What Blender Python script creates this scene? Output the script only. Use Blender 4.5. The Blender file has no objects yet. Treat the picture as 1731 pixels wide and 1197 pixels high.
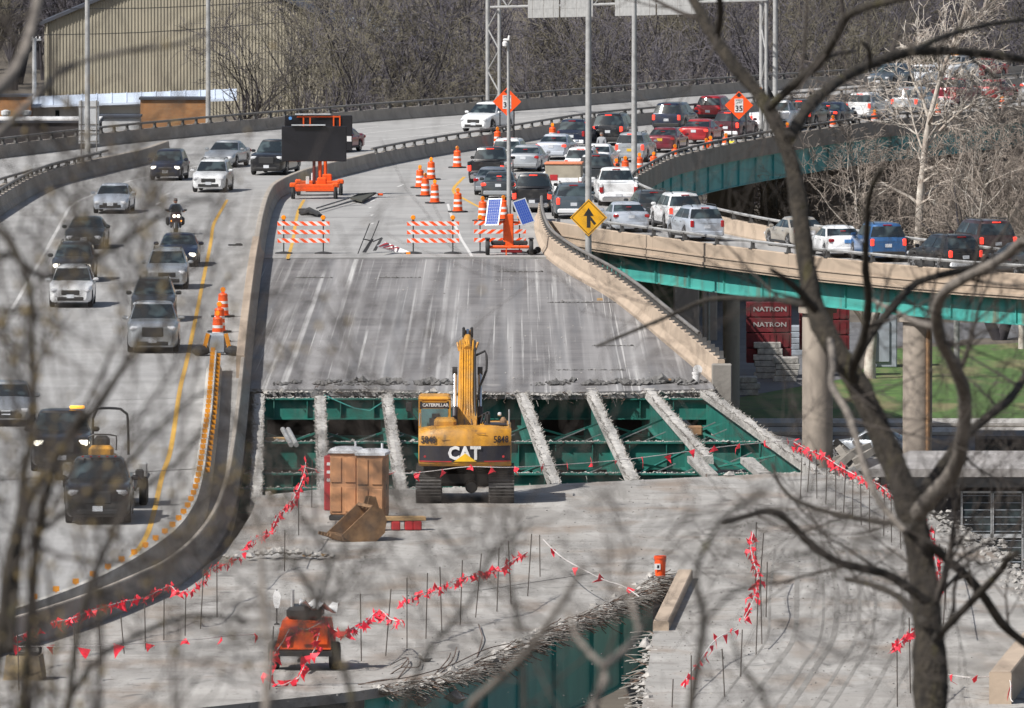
import bpy, math, random
from mathutils import Vector, Matrix
from mathutils.geometry import tessellate_polygon
R = math.radians
random.seed(7)
S = bpy.context.scene
COL = S.collection

# ------------------------------------------------------------------ camera
F_PX, HOR, CH = 18000.0, -415.0, 23.4          # focal length in photo pixels, horizon row, eye height over the deck
PITCH = math.atan((598.5 - HOR) / F_PX)
cam = bpy.data.objects.new('camera', bpy.data.cameras.new('camera'))
COL.objects.link(cam)
cam.location = (0, 0, CH)
cam.rotation_euler = (math.pi / 2 - PITCH, 0, 0)
cam.data.sensor_width = 36
cam.data.lens = 36 * F_PX / 1731
cam.data.clip_start = 2.0
cam.data.clip_end = 3000
cam.data.dof.use_dof = True
cam.data.dof.focus_distance = 380
cam.data.dof.aperture_fstop = 9.0
S.camera = cam

# ------------------------------------------------------------------ sky and sun
SUN_EL, TO_SUN = R(47), Vector((-0.80, -0.60, 0))
w = bpy.data.worlds.new('World'); S.world = w; w.use_nodes = True
nt = w.node_tree
sky = nt.nodes.new('ShaderNodeTexSky'); sky.sky_type = 'NISHITA'; sky.sun_disc = False
sky.sun_elevation = SUN_EL; sky.sun_rotation = math.atan2(TO_SUN.x, TO_SUN.y)
sky.air_density = 1.0; sky.dust_density = 2.0
hs = nt.nodes.new('ShaderNodeHueSaturation'); hs.inputs['Saturation'].default_value = 0.85
nt.links.new(sky.outputs[0], hs.inputs['Color']); nt.links.new(hs.outputs[0], nt.nodes['Background'].inputs[0])
nt.nodes['Background'].inputs[1].default_value = 0.08
sun = bpy.data.objects.new('sun', bpy.data.lights.new('sun', 'SUN'))
COL.objects.link(sun)
sun.data.energy = 4.9; sun.data.angle = R(0.6); sun.data.color = (1.0, 0.965, 0.915)
_d = Vector((-TO_SUN.x * math.cos(SUN_EL), -TO_SUN.y * math.cos(SUN_EL), -math.sin(SUN_EL)))
sun.rotation_euler = _d.to_track_quat('-Z', 'Y').to_euler()
sun.location = (0, 0, 80)
S.view_settings.view_transform = 'Standard'; S.view_settings.look = 'None'
S.view_settings.exposure = 0.32; S.view_settings.gamma = 1.0; S.view_settings.use_curve_mapping = False
S.cycles.use_denoising = True
S.cycles.max_bounces = 6; S.cycles.diffuse_bounces = 3; S.cycles.transparent_max_bounces = 6

# ------------------------------------------------------------------ surveying: photo pixel -> world point
def ray(px, py):
    u, v = (px - 865.5) / F_PX, (598.5 - py) / F_PX
    return Vector((u, math.cos(PITCH) + v * math.sin(PITCH), -math.sin(PITCH) + v * math.cos(PITCH)))
def at(px, py, z=0.0):
    d = ray(px, py); t = (z - CH) / d.z
    return Vector((d.x * t, d.y * t, z))
def rise(px, yb, ys):
    """point standing over the deck point (px, yb) and seen at row ys"""
    b = at(px, yb); d = ray(px, ys)
    return Vector((b.x, b.y, CH + b.y * d.z / d.y))
def deep(px, py, Y):
    d = ray(px, py); t = Y / d.y
    return Vector((d.x * t, Y, CH + d.z * t))
def scale_at(P):
    return F_PX / (P.y * math.cos(PITCH) + (CH - P.z) * math.sin(PITCH))

# ------------------------------------------------------------------ materials
def mat(name, col, rough=0.6, metal=0.0, var=0.0, vs=2.0, bump=0.0, bs=20.0, col2=None, stretch=None, coat=0.0, emit=0.0, detail=5.0, spec=0.5, lo=0.35, hi=0.65):
    m = bpy.data.materials.new(name); m.use_nodes = True
    n, l = m.node_tree.nodes, m.node_tree.links
    b = n['Principled BSDF']
    b.inputs['Base Color'].default_value = (*col, 1); b.inputs['Roughness'].default_value = rough
    b.inputs['Metallic'].default_value = metal; b.inputs['Coat Weight'].default_value = coat
    b.inputs['Specular IOR Level'].default_value = spec
    if emit:
        b.inputs['Emission Color'].default_value = (*col, 1); b.inputs['Emission Strength'].default_value = emit
    if var or col2 or bump:
        g = n.new('ShaderNodeNewGeometry'); mp = n.new('ShaderNodeMapping')
        l.new(g.outputs['Position'], mp.inputs[0])
        if stretch: mp.inputs['Scale'].default_value = stretch
    if var or col2:
        if col2 is None: col2 = tuple(max(0, c * (1 - var)) for c in col)
        t = n.new('ShaderNodeTexNoise'); t.inputs['Scale'].default_value = vs; t.inputs['Detail'].default_value = detail; t.inputs['Roughness'].default_value = 0.65
        l.new(mp.outputs[0], t.inputs[0])
        r = n.new('ShaderNodeValToRGB'); r.color_ramp.elements[0].position = lo; r.color_ramp.elements[1].position = hi
        r.color_ramp.elements[0].color = (*col2, 1); r.color_ramp.elements[1].color = (*col, 1)
        l.new(t.outputs[0], r.inputs[0]); l.new(r.outputs[0], b.inputs['Base Color'])
    if bump:
        t2 = n.new('ShaderNodeTexNoise'); t2.inputs['Scale'].default_value = bs; t2.inputs['Detail'].default_value = 4
        l.new(mp.outputs[0], t2.inputs[0])
        bp = n.new('ShaderNodeBump'); bp.inputs['Strength'].default_value = bump; bp.inputs['Distance'].default_value = 0.05
        l.new(t2.outputs[0], bp.inputs['Height']); l.new(bp.outputs[0], b.inputs['Normal'])
    return m

def add_layer(m, col, scale, stretch, lo, hi, fac=1.0, detail=4.0, rot=0.0, dist=0.0, mask=None):
    """stains or wear: a second noise mixed over a material's colour"""
    n, l = m.node_tree.nodes, m.node_tree.links
    b = n['Principled BSDF']
    g = n.new('ShaderNodeNewGeometry'); mp = n.new('ShaderNodeMapping'); mp.vector_type = 'POINT'
    mp.inputs['Scale'].default_value = stretch; mp.inputs['Rotation'].default_value = (0, 0, rot)
    l.new(g.outputs['Position'], mp.inputs[0])
    t = n.new('ShaderNodeTexNoise'); t.inputs['Scale'].default_value = scale; t.inputs['Detail'].default_value = detail; t.inputs['Distortion'].default_value = dist
    l.new(mp.outputs[0], t.inputs[0])
    r = n.new('ShaderNodeMapRange'); r.inputs['From Min'].default_value = lo; r.inputs['From Max'].default_value = hi; r.inputs['To Max'].default_value = fac
    l.new(t.outputs[0], r.inputs['Value'])
    if mask:
        mp2 = n.new('ShaderNodeMapping'); mp2.inputs['Scale'].default_value = mask[1]; l.new(g.outputs['Position'], mp2.inputs[0])
        t2 = n.new('ShaderNodeTexNoise'); t2.inputs['Scale'].default_value = mask[0]; t2.inputs['Detail'].default_value = 5; l.new(mp2.outputs[0], t2.inputs[0])
        r2 = n.new('ShaderNodeMapRange'); r2.inputs['From Min'].default_value = mask[2]; r2.inputs['From Max'].default_value = mask[3]; l.new(t2.outputs[0], r2.inputs['Value'])
        mu = n.new('ShaderNodeMath'); mu.operation = 'MULTIPLY'; l.new(r.outputs[0], mu.inputs[0]); l.new(r2.outputs[0], mu.inputs[1]); r = mu
    mx = n.new('ShaderNodeMix'); mx.data_type = 'RGBA'
    src = b.inputs['Base Color']
    if src.is_linked: l.new(src.links[0].from_socket, mx.inputs['A'])
    else: mx.inputs['A'].default_value = src.default_value
    mx.inputs['B'].default_value = (*col, 1)
    l.new(r.outputs[0], mx.inputs['Factor']); l.new(mx.outputs['Result'], src)
    return m

MT = {}
MT['road'] = mat('road concrete', (0.335, 0.328, 0.318), 0.85, col2=(0.25, 0.245, 0.238), vs=0.25, bump=0.15, bs=6)
add_layer(MT['road'], (0.17, 0.165, 0.155), 0.9, (1.0, 0.02, 1), 0.52, 0.75, 0.6)
add_layer(MT['road'], (0.42, 0.41, 0.39), 2.2, (1, 0.4, 1), 0.6, 0.8, 0.5)
MT['milled'] = mat('milled deck concrete', (0.175, 0.165, 0.162), 0.9, col2=(0.11, 0.105, 0.105), vs=0.35, bump=0.5, bs=5)
add_layer(MT['milled'], (0.30, 0.29, 0.285), 1.1, (1.0, 0.004, 1), 0.45, 0.65, 0.8, detail=3)
add_layer(MT['milled'], (0.50, 0.49, 0.475), 3.0, (1.0, 0.0015, 1), 0.55, 0.68, 0.62, detail=6, dist=.12, mask=(.5, (1.2, .05, 1), .40, .55))
add_layer(MT['milled'], (0.55, 0.54, 0.52), 9.0, (1.0, 0.002, 1), 0.60, 0.68, 0.7, detail=3, dist=.1, mask=(.6, (1, .06, 1), .38, .55))
add_layer(MT['milled'], (0.27, 0.26, 0.255), 0.35, (1.0, 0.06, 1), 0.52, 0.70, 0.5)
add_layer(MT['milled'], (0.12, 0.12, 0.125), 1.4, (1.0, 0.012, 1), 0.54, 0.70, 0.7)
add_layer(MT['milled'], (0.10, 0.10, 0.105), 1.2, (0.25, 1.0, 1), 0.60, 0.74, 0.45)
add_layer(MT['milled'], (0.36, 0.34, 0.32), 1.0, (0.6, 0.2, 1), 0.66, 0.75, 0.4)
MT['near'] = mat('dusty deck concrete', (0.36, 0.345, 0.322), 0.92, col2=(0.25, 0.24, 0.225), vs=0.3, bump=0.35, bs=5)
add_layer(MT['near'], (0.19, 0.175, 0.16), 1.1, (0.5, 0.8, 1), 0.56, 0.72, 0.8, dist=0.6)
add_layer(MT['near'], (0.16, 0.14, 0.12), 4.0, (0.35, 0.6, 1), 0.64, 0.70, 0.8)
add_layer(MT['near'], (0.12, 0.11, 0.10), 9.0, (1, .25, 1), 0.62, 0.68, 0.7, detail=3)
add_layer(MT['near'], (0.24, 0.225, 0.205), 0.25, (1, .3, 1), 0.48, 0.68, 0.75)
add_layer(MT['near'], (0.21, 0.20, 0.185), 3.0, (1.0, 0.03, 1), 0.58, 0.72, 0.6)
add_layer(MT['near'], (0.47, 0.455, 0.43), 1.8, (0.9, 0.12, 1), 0.56, 0.75, 0.5)
add_layer(MT['near'], (0.20, 0.15, 0.11), 0.6, (0.8, .35, 1), 0.52, 0.70, 0.7)
add_layer(MT['near'], (0.09, 0.085, 0.08), 0.8, (1, .5, 1), 0.64, 0.72, 0.7, dist=.8)
MT['barrier'] = mat('grey parapet concrete', (0.27, 0.25, 0.225), 0.9, col2=(0.20, 0.185, 0.165), vs=0.6, bump=0.25, bs=8)
add_layer(MT['barrier'], (0.15, 0.145, 0.14), 1.4, (1, 1, 0.12), 0.60, 0.75, 0.6)
MT['tan'] = mat('tan parapet concrete', (0.42, 0.33, 0.25), 0.9, col2=(0.34, 0.27, 0.205), vs=0.7, bump=0.2, bs=8)
add_layer(MT['tan'], (0.22, 0.18, 0.14), 1.6, (1, 1, 0.12), 0.62, 0.76, 0.55)
MT['tan_grey'] = mat('tan grey parapet concrete', (0.37, 0.325, 0.275), 0.9, col2=(0.27, 0.24, 0.205), vs=0.7, bump=0.25, bs=8)
add_layer(MT['tan_grey'], (0.17, 0.15, 0.13), 1.5, (1, 1, 0.12), 0.58, 0.75, 0.6)
MT['jersey'] = mat('pale barrier concrete', (0.48, 0.46, 0.42), 0.9, col2=(0.36, 0.345, 0.32), vs=1.2, bump=0.2)
MT['haunch'] = mat('pale haunch concrete', (0.50, 0.48, 0.45), 0.95, col2=(0.30, 0.285, 0.265), vs=3, bump=0.7, bs=16)
MT['rubble'] = mat('broken concrete', (0.43, 0.41, 0.38), 0.95, col2=(0.22, 0.21, 0.20), vs=4, bump=0.6, bs=14)
MT['dirt'] = mat('grey grindings', (0.16, 0.155, 0.15), 0.95, col2=(0.10, 0.098, 0.096), vs=5, bump=0.7, bs=18)
MT['column'] = mat('pier concrete', (0.36, 0.31, 0.26), 0.9, col2=(0.25, 0.215, 0.185), vs=0.8, bump=0.2, stretch=(1, 1, 0.25))
MT['green'] = mat('dark green girder paint', (0.016, 0.16, 0.125), 0.55, col2=(0.010, 0.10, 0.08), vs=0.9)
add_layer(MT['green'], (0.10, 0.20, 0.17), 2.2, (1, 1, .12), .58, .75, .6)
add_layer(MT['green'], (0.12, 0.07, 0.04), 1.7, (1, 1, .3), .64, .74, .6)
MT['teal'] = mat('faded teal girder paint', (0.07, 0.36, 0.315), 0.6, col2=(0.045, 0.275, 0.25), vs=0.8, stretch=(1, 1, 0.3))
MT['teal_shade_lift'] = mat('shade lifted teal girder paint', (0.09, 0.44, 0.43), 0.5, col2=(0.06, 0.34, 0.34), vs=1.2, stretch=(1, 1, .2))  # same teal with its colour raised to offset shade on the unlit girders
add_layer(MT['teal_shade_lift'], (0.20, 0.46, 0.44), 1.5, (1, 1, .1), .58, .75, .5)
add_layer(MT['teal'], (0.17, 0.10, 0.05), 1.1, (1, 1, 0.10), 0.56, 0.70, 0.75)
add_layer(MT['teal'], (0.13, 0.33, 0.27), 2.0, (1, 1, 0.15), 0.60, 0.8, 0.5)
MT['steel'] = mat('galvanised steel', (0.40, 0.40, 0.395), 0.55, 0.15, var=0.25, vs=3)
MT['rail'] = mat('weathered rail metal', (0.22, 0.205, 0.19), 0.65, 0.2, var=0.3, vs=3)
MT['post'] = mat('dark rail post', (0.07, 0.068, 0.066), 0.7, 0.2, var=0.2)
MT['rebar'] = mat('rusty reinforcing bar', (0.16, 0.10, 0.07), 0.85, 0.2, col2=(0.09, 0.07, 0.06), vs=8)
MT['rebar_grey'] = mat('dusty reinforcing bar', (0.34, 0.32, 0.29), 0.85, col2=(0.18, 0.165, 0.15), vs=6)
MT['stake'] = mat('rebar stake', (0.10, 0.085, 0.075), 0.8, 0.3)
MT['white_paint'] = mat('white road paint', (0.62, 0.61, 0.59), 0.8, var=0.25, vs=3)
MT['yellow_paint'] = mat('yellow road paint', (0.62, 0.36, 0.06), 0.8, var=0.25, vs=3)
MT['joint'] = mat('dark joint filler', (0.085, 0.083, 0.08), 0.9)
MT['orange'] = mat('traffic orange plastic', (0.85, 0.10, 0.01), 0.5, var=0.15, vs=6)
MT['orange_sign'] = mat('fluorescent orange sheeting', (0.92, 0.09, 0.008), 0.5)
MT['orange_metal'] = mat('orange trailer paint', (0.78, 0.10, 0.012), 0.45, var=0.2, vs=5)
MT['white'] = mat('white sheeting', (0.72, 0.71, 0.70), 0.5, var=0.1, vs=6)
MT['amber'] = mat('amber warning lens', (0.85, 0.26, 0.01), 0.25)
MT['reflector'] = mat('amber reflector', (0.62, 0.24, 0.012), 0.4)
MT['rubber'] = mat('black rubber', (0.022, 0.022, 0.023), 0.75)
MT['black'] = mat('black metal', (0.02, 0.02, 0.021), 0.5)
MT['board'] = mat('message board face', (0.020, 0.020, 0.024), 0.16, var=0.3, vs=0.7)
MT['cell'] = mat('solar cell', (0.03, 0.07, 0.30), 0.18, coat=0.5)
MT['cell_line'] = mat('solar cell grid line', (0.42, 0.46, 0.55), 0.4, 0.5)
MT['alu'] = mat('aluminium frame', (0.62, 0.63, 0.64), 0.35, 0.4)
MT['cat_yellow'] = mat('plant yellow paint', (0.62, 0.29, 0.022), 0.5, col2=(0.46, 0.21, 0.02), vs=3, coat=0.1)
add_layer(MT['cat_yellow'], (0.16, 0.09, 0.035), 5, (1, 1, 0.5), 0.62, 0.72, 0.7)
add_layer(MT['cat_yellow'], (0.30, 0.20, 0.09), 1.6, (1, 1, 0.25), 0.52, 0.70, 0.6)
add_layer(MT['cat_yellow'], (0.08, 0.06, 0.04), 12, (1, 1, 0.2), 0.66, 0.72, 0.6)
MT['cat_black'] = mat('counterweight black paint', (0.022, 0.021, 0.030), 0.5, var=0.3)
MT['track'] = mat('worn track steel', (0.15, 0.145, 0.14), 0.6, 0.5, col2=(0.08, 0.075, 0.07), vs=6)
MT['rod'] = mat('chromed rod', (0.75, 0.76, 0.78), 0.15, 1.0)
MT['rust'] = mat('rusty bucket steel', (0.29, 0.17, 0.085), 0.8, 0.0, col2=(0.15, 0.085, 0.045), vs=3, bump=0.2)
MT['potty'] = mat('brown toilet plastic', (0.50, 0.25, 0.12), 0.6, var=0.2, vs=2)
MT['potty_roof'] = mat('translucent white roof plastic', (0.66, 0.67, 0.69), 0.5, var=0.15)
MT['red'] = mat('red painted steel', (0.45, 0.025, 0.03), 0.5, var=0.2)
MT['crate_red'] = mat('maroon bin steel', (0.15, 0.010, 0.016), 0.6, col2=(0.09, 0.008, 0.011), vs=2)
MT['worn_white'] = mat('worn white lettering', (0.42, 0.38, 0.37), 0.8, var=.4, vs=6)
MT['flag'] = mat('red pennant film', (0.90, 0.03, 0.06), 0.55, var=0.1, vs=9)
MT['cord'] = mat('white cord', (0.62, 0.58, 0.56), 0.7)
MT['timber'] = mat('raw timber', (0.47, 0.31, 0.15), 0.8, col2=(0.36, 0.23, 0.11), vs=3, stretch=(1, 8, 8))
MT['glass'] = mat('dark tinted glass', (0.014, 0.020, 0.024), 0.06, col2=(0.055, 0.075, 0.08), vs=1.6, detail=1, lo=.36, hi=.5, spec=0.8)
MT['glass_teal'] = mat('cab glass', (0.10, 0.19, 0.20), 0.08, spec=0.7)
MT['chrome'] = mat('chrome trim', (0.6, 0.6, 0.61), 0.2, 0.9)
MT['trim'] = mat('black plastic trim', (0.022, 0.022, 0.023), 0.6)
MT['lamp_off'] = mat('clear headlight lens', (0.55, 0.56, 0.58), 0.15, coat=0.6)
MT['lamp_on'] = mat('lit headlight', (1.0, 0.93, 0.78), 0.3, emit=2.2)
MT['lamp_amber'] = mat('lit amber lamp', (1.0, 0.42, 0.05), 0.3, emit=1.5)
MT['tail_off'] = mat('red tail lens', (0.33, 0.012, 0.014), 0.2, coat=0.4)
MT['tail_on'] = mat('lit brake lamp', (1.0, 0.06, 0.035), 0.3, emit=0.9)
MT['plate'] = mat('licence plate', (0.55, 0.57, 0.60), 0.5)
MT['plate_yellow'] = mat('yellow licence plate', (0.60, 0.38, 0.03), 0.5)
MT['plate_blue'] = mat('blue licence plate', (0.10, 0.28, 0.60), 0.5)
MT['skin'] = mat('skin', (0.42, 0.22, 0.15), 0.6)
MT['denim'] = mat('dark jacket cloth', (0.05, 0.065, 0.10), 0.85)
MT['grey_shirt'] = mat('grey shirt cloth', (0.28, 0.29, 0.31), 0.85)
MT['hair'] = mat('grey hair', (0.16, 0.14, 0.13), 0.8)
MT['bark'] = mat('grey brown bark', (0.15, 0.125, 0.10), 0.95, col2=(0.085, 0.07, 0.058), vs=3)
MT['bark_far'] = mat('dark winter bark', (0.046, 0.042, 0.050), 0.95, col2=(0.028, 0.025, 0.028), vs=1)
MT['twig_far'] = mat('winter twigs', (0.125, 0.114, 0.124), 0.95, col2=(0.058, 0.054, 0.070), vs=0.12)  # bluish grey put into the colour in place of distance haze
MT['twig_olive'] = mat('budding olive twigs', (0.165, 0.148, 0.10), 0.95, col2=(0.095, 0.085, 0.078), vs=0.5)
MT['bark_white'] = mat('white sycamore bark', (0.60, 0.56, 0.50), 0.9, col2=(0.30, 0.24, 0.20), vs=1.5)
MT['twig_tan'] = mat('pale brush twigs', (0.30, 0.255, 0.215), 0.95, col2=(0.17, 0.14, 0.12), vs=0.8)
MT['bark_near'] = mat('mossy near bark', (0.060, 0.049, 0.036), 0.95, col2=(0.018, 0.015, 0.012), vs=22, bump=1.0, bs=60, stretch=(1, 1, .35))
add_layer(MT['bark_near'], (0.13, 0.115, 0.025), 5, (1, 1, 0.4), 0.6, 0.75, 0.5)
MT['bark_pale'] = mat('pale near bark', (0.21, 0.185, 0.16), 0.95, col2=(0.10, 0.088, 0.078), vs=12, bump=0.4, bs=40)
MT['twig_near'] = mat('near twig bark', (0.065, 0.054, 0.046), 0.95, col2=(0.03, 0.025, 0.022), vs=10)
MT['bud'] = mat('tan leaf buds', (0.23, 0.17, 0.075), 0.9, var=0.3, vs=9)
MT['ground'] = mat('leaf littered earth', (0.13, 0.11, 0.085), 0.95, col2=(0.085, 0.072, 0.058), vs=0.3, bump=0.4, bs=2)
MT['litter'] = mat('hillside leaf litter', (0.135, 0.122, 0.125), 0.95, col2=(0.078, 0.072, 0.08), vs=0.12, bump=0.5, bs=1.0)  # blue-grey cast in this colour stands in for haze over the hill
MT['grass'] = mat('mown grass', (0.085, 0.155, 0.032), 0.9, col2=(0.045, 0.09, 0.02), vs=0.9, bump=0.6, bs=6)
add_layer(MT['grass'], (0.19, 0.155, 0.08), 0.5, (1, .25, 1), 0.47, 0.66, 0.8)
add_layer(MT['grass'], (0.10, 0.08, 0.055), 0.9, (1, .3, 1), 0.60, 0.72, 0.7)
MT['asphalt'] = mat('street asphalt', (0.14, 0.14, 0.145), 0.9, col2=(0.10, 0.10, 0.105), vs=0.4, bump=0.2)
MT['kerb'] = mat('kerb concrete', (0.48, 0.46, 0.43), 0.9, var=0.2, vs=1)
MT['roof_grey'] = mat('grey membrane roof', (0.36, 0.34, 0.325), 0.9, col2=(0.27, 0.255, 0.245), vs=0.5)
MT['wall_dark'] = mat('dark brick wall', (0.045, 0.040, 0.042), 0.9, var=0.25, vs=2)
MT['siding'] = mat('tan ribbed siding', (0.36, 0.325, 0.25), 0.6, col2=(0.30, 0.275, 0.215), vs=0.2)
MT['siding_trim'] = mat('dark eave trim', (0.05, 0.055, 0.07), 0.6)
MT['roof_blue'] = mat('pale blue metal roof', (0.60, 0.67, 0.78), 0.5, col2=(0.52, 0.59, 0.70), vs=0.6)
MT['wall_white'] = mat('white painted wall', (0.55, 0.56, 0.57), 0.8, var=0.12, vs=0.8)
MT['wall_grey'] = mat('grey painted wall', (0.30, 0.33, 0.37), 0.8, var=0.15, vs=0.8)
def brick_mat():
    m = mat('orange brick', (0.3, 0.15, 0.06), 0.9)
    n, l = m.node_tree.nodes, m.node_tree.links
    g = n.new('ShaderNodeNewGeometry'); s = n.new('ShaderNodeSeparateXYZ'); c = n.new('ShaderNodeCombineXYZ')
    l.new(g.outputs['Position'], s.inputs[0]); l.new(s.outputs['X'], c.inputs['X']); l.new(s.outputs['Z'], c.inputs['Y'])
    b = n.new('ShaderNodeTexBrick'); b.inputs['Scale'].default_value = 1.0; b.inputs['Brick Width'].default_value = 0.55; b.inputs['Row Height'].default_value = 0.16
    b.inputs['Mortar Size'].default_value = 0.012
    b.inputs['Color1'].default_value = (0.33, 0.155, 0.06, 1); b.inputs['Color2'].default_value = (0.42, 0.25, 0.12, 1); b.inputs['Mortar'].default_value = (0.30, 0.19, 0.11, 1)
    b.inputs['Bias'].default_value = -0.6
    l.new(c.outputs[0], b.inputs['Vector']); l.new(b.outputs['Color'], n['Principled BSDF'].inputs['Base Color'])
    return m
MT['brick'] = brick_mat()

# ------------------------------------------------------------------ mesh builder
class MB:
    def __init__(s): s.v, s.f, s.mi, s.m = [], [], [], 0
    def add(s, vs, fs):
        o = len(s.v); s.v += [tuple(v) for v in vs]; s.f += [tuple(i + o for i in f) for f in fs]; s.mi += [s.m] * len(fs); return s
    def box(s, c, d, rot=None, taper=1.0):
        x, y, z = d[0] / 2, d[1] / 2, d[2] / 2
        vs = [Vector((sx * x * (taper if sz > 0 else 1), sy * y * (taper if sz > 0 else 1), sz * z)) for sz in (-1, 1) for sx, sy in ((-1, -1), (1, -1), (1, 1), (-1, 1))]
        if rot is not None: vs = [rot @ v for v in vs]
        c = Vector(c)
        return s.add([v + c for v in vs], [(3, 2, 1, 0), (4, 5, 6, 7), (0, 1, 5, 4), (1, 2, 6, 5), (2, 3, 7, 6), (3, 0, 4, 7)])
    def rbox(s, c, d, r=0.03, rot=None):
        """box with chamfered vertical and top edges"""
        x, y, z = d[0] / 2, d[1] / 2, d[2] / 2
        r = min(r, x * .9, y * .9, z * .9)
        def ring(zz, i):
            a, b = x - i, y - i
            q = r if i == 0 else r * .6
            return [Vector(p) for p in ((-a + q, -b, zz), (a - q, -b, zz), (a, -b + q, zz), (a, b - q, zz), (a - q, b, zz), (-a + q, b, zz), (-a, b - q, zz), (-a, -b + q, zz))]
        rings = [ring(-z, r), ring(-z + r, 0), ring(z - r, 0), ring(z, r)]
        vs = [v for g in rings for v in g]
        if rot is not None: vs = [rot @ v for v in vs]
        c = Vector(c); fs = []
        for k in range(3):
            for i in range(8): j = (i + 1) % 8; fs.append((k * 8 + i, k * 8 + j, k * 8 + 8 + j, k * 8 + 8 + i))
        fs += [tuple(range(7, -1, -1)), tuple(range(24, 32))]
        return s.add([v + c for v in vs], fs)
    def tube(s, pts, r, n=6, cap=True):
        pts = [Vector(p) for p in pts]
        if not hasattr(r, '__len__'): r = [r] * len(pts)
        up = None; vs = []
        for i, p in enumerate(pts):
            t = (pts[min(i + 1, len(pts) - 1)] - pts[max(i - 1, 0)])
            t = t.normalized() if t.length > 1e-9 else Vector((0, 0, 1))
            if up is None: up = t.orthogonal().normalized()
            else:
                up = up - t * up.dot(t)
                up = up.normalized() if up.length > 1e-6 else t.orthogonal().normalized()
            b = t.cross(up)
            vs += [p + (up * math.cos(a) + b * math.sin(a)) * r[i] for a in (2 * math.pi * k / n for k in range(n))]
        fs = []
        for i in range(len(pts) - 1):
            for k in range(n):
                j = (k + 1) % n; fs.append((i * n + k, i * n + j, (i + 1) * n + j, (i + 1) * n + k))
        if cap: fs += [tuple(range(n - 1, -1, -1)), tuple(range((len(pts) - 1) * n, len(pts) * n))]
        return s.add(vs, fs)
    def lathe(s, prof, n=16, c=(0, 0, 0), axis='z'):
        vs = []
        for r, h in prof:
            for k in range(n):
                a = 2 * math.pi * k / n
                p = (r * math.cos(a), r * math.sin(a), h)
                if axis == 'x': p = (h, r * math.cos(a), r * math.sin(a))
                if axis == 'y': p = (r * math.sin(a), h, r * math.cos(a))
                vs.append(Vector(p) + Vector(c))
        fs = []
        for i in range(len(prof) - 1):
            for k in range(n):
                j = (k + 1) % n; fs.append((i * n + k, i * n + j, (i + 1) * n + j, (i + 1) * n + k))
        fs += [tuple(range(n - 1, -1, -1)), tuple(range((len(prof) - 1) * n, len(prof) * n))]
        return s.add(vs, fs)
    def loft(s, rings, close=True, cap=True):
        n = len(rings[0]); vs = [p for g in rings for p in g]; fs = []
        for i in range(len(rings) - 1):
            for k in range(n if close else n - 1):
                j = (k + 1) % n; fs.append((i * n + k, i * n + j, (i + 1) * n + j, (i + 1) * n + k))
        if cap: fs += [tuple(range(n - 1, -1, -1)), tuple(range((len(rings) - 1) * n, len(rings) * n))]
        return s.add(vs, fs)
    def prism(s, poly, axis, a, b):
        """polygon (2-D) swept along an axis from a to b"""
        def P(u, v, t): return {'x': (t, u, v), 'y': (u, t, v), 'z': (u, v, t)}[axis]
        n = len(poly)
        return s.add([P(u, v, a) for u, v in poly] + [P(u, v, b) for u, v in poly],
                     [tuple(range(n - 1, -1, -1)), tuple(range(n, 2 * n))] + [(i, (i + 1) % n, n + (i + 1) % n, n + i) for i in range(n)])
    def slab(s, poly, top, bot):
        """any polygon given as (x, y), thick from bot to top"""
        p3 = [Vector((p[0], p[1], 0)) for p in poly]; n = len(p3)
        tris = tessellate_polygon([p3])
        vs = [(p[0], p[1], top) for p in poly] + [(p[0], p[1], bot) for p in poly]
        fs = []
        for t in tris:
            a, b, c = (p3[i] for i in t)
            if (b - a).cross(c - a).z < 0: t = t[::-1]
            fs += [tuple(t), tuple(i + n for i in t[::-1])]
        area = sum(p3[i].x * p3[(i + 1) % n].y - p3[(i + 1) % n].x * p3[i].y for i in range(n))
        for i in range(n):
            j = (i + 1) % n
            fs.append((i, j, j + n, i + n)[::-1] if area < 0 else (i + n, j + n, j, i))
        return s.add(vs, fs)
    def mesh(s, name, mats, smooth=None):
        me = bpy.data.meshes.new(name); me.from_pydata(s.v, [], s.f)
        for m in (mats if isinstance(mats, (list, tuple)) else [mats]): me.materials.append(MT[m] if isinstance(m, str) else m)
        if any(s.mi): me.polygons.foreach_set('material_index', s.mi)
        if smooth is not None:
            me.polygons.foreach_set('use_smooth', [True] * len(s.f)); me.update()
            me.set_sharp_from_angle(angle=R(smooth))
        me.update(); return me
    def obj(s, name, mats, parent=None, loc=None, rz=None, smooth=None):
        return link(name, s.mesh(name, mats, smooth), parent, loc, rz)

KID = {}
def adopt(o, parent):
    o.parent = parent; KID.setdefault(parent.as_pointer(), []).append(o)
def link(name, data, parent=None, loc=None, rz=None):
    o = bpy.data.objects.new(name, data); COL.objects.link(o)
    if parent is not None: adopt(o, parent)
    if loc is not None: o.location = loc
    if rz is not None: o.rotation_euler = (0, 0, rz) if not hasattr(rz, '__len__') else rz
    return o
def tag(o, label=None, cat=None, group=None, kind=None):
    if label: o['label'] = label
    if cat: o['category'] = cat
    if group: o['group'] = group
    if kind: o['kind'] = kind
    return o
def thing(name, label, cat, loc=(0, 0, 0), rz=0.0, group=None):
    o = link(name, None, None, loc, rz); o.empty_display_size = 0.3
    return tag(o, label, cat, group)
def kids(o): return list(KID.get(o.as_pointer(), []))
def copy_tree(o, parent=None):
    c = o.copy(); COL.objects.link(c)
    if parent is not None: adopt(c, parent)
    for ch in kids(o): copy_tree(ch, c)
    return c
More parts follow.
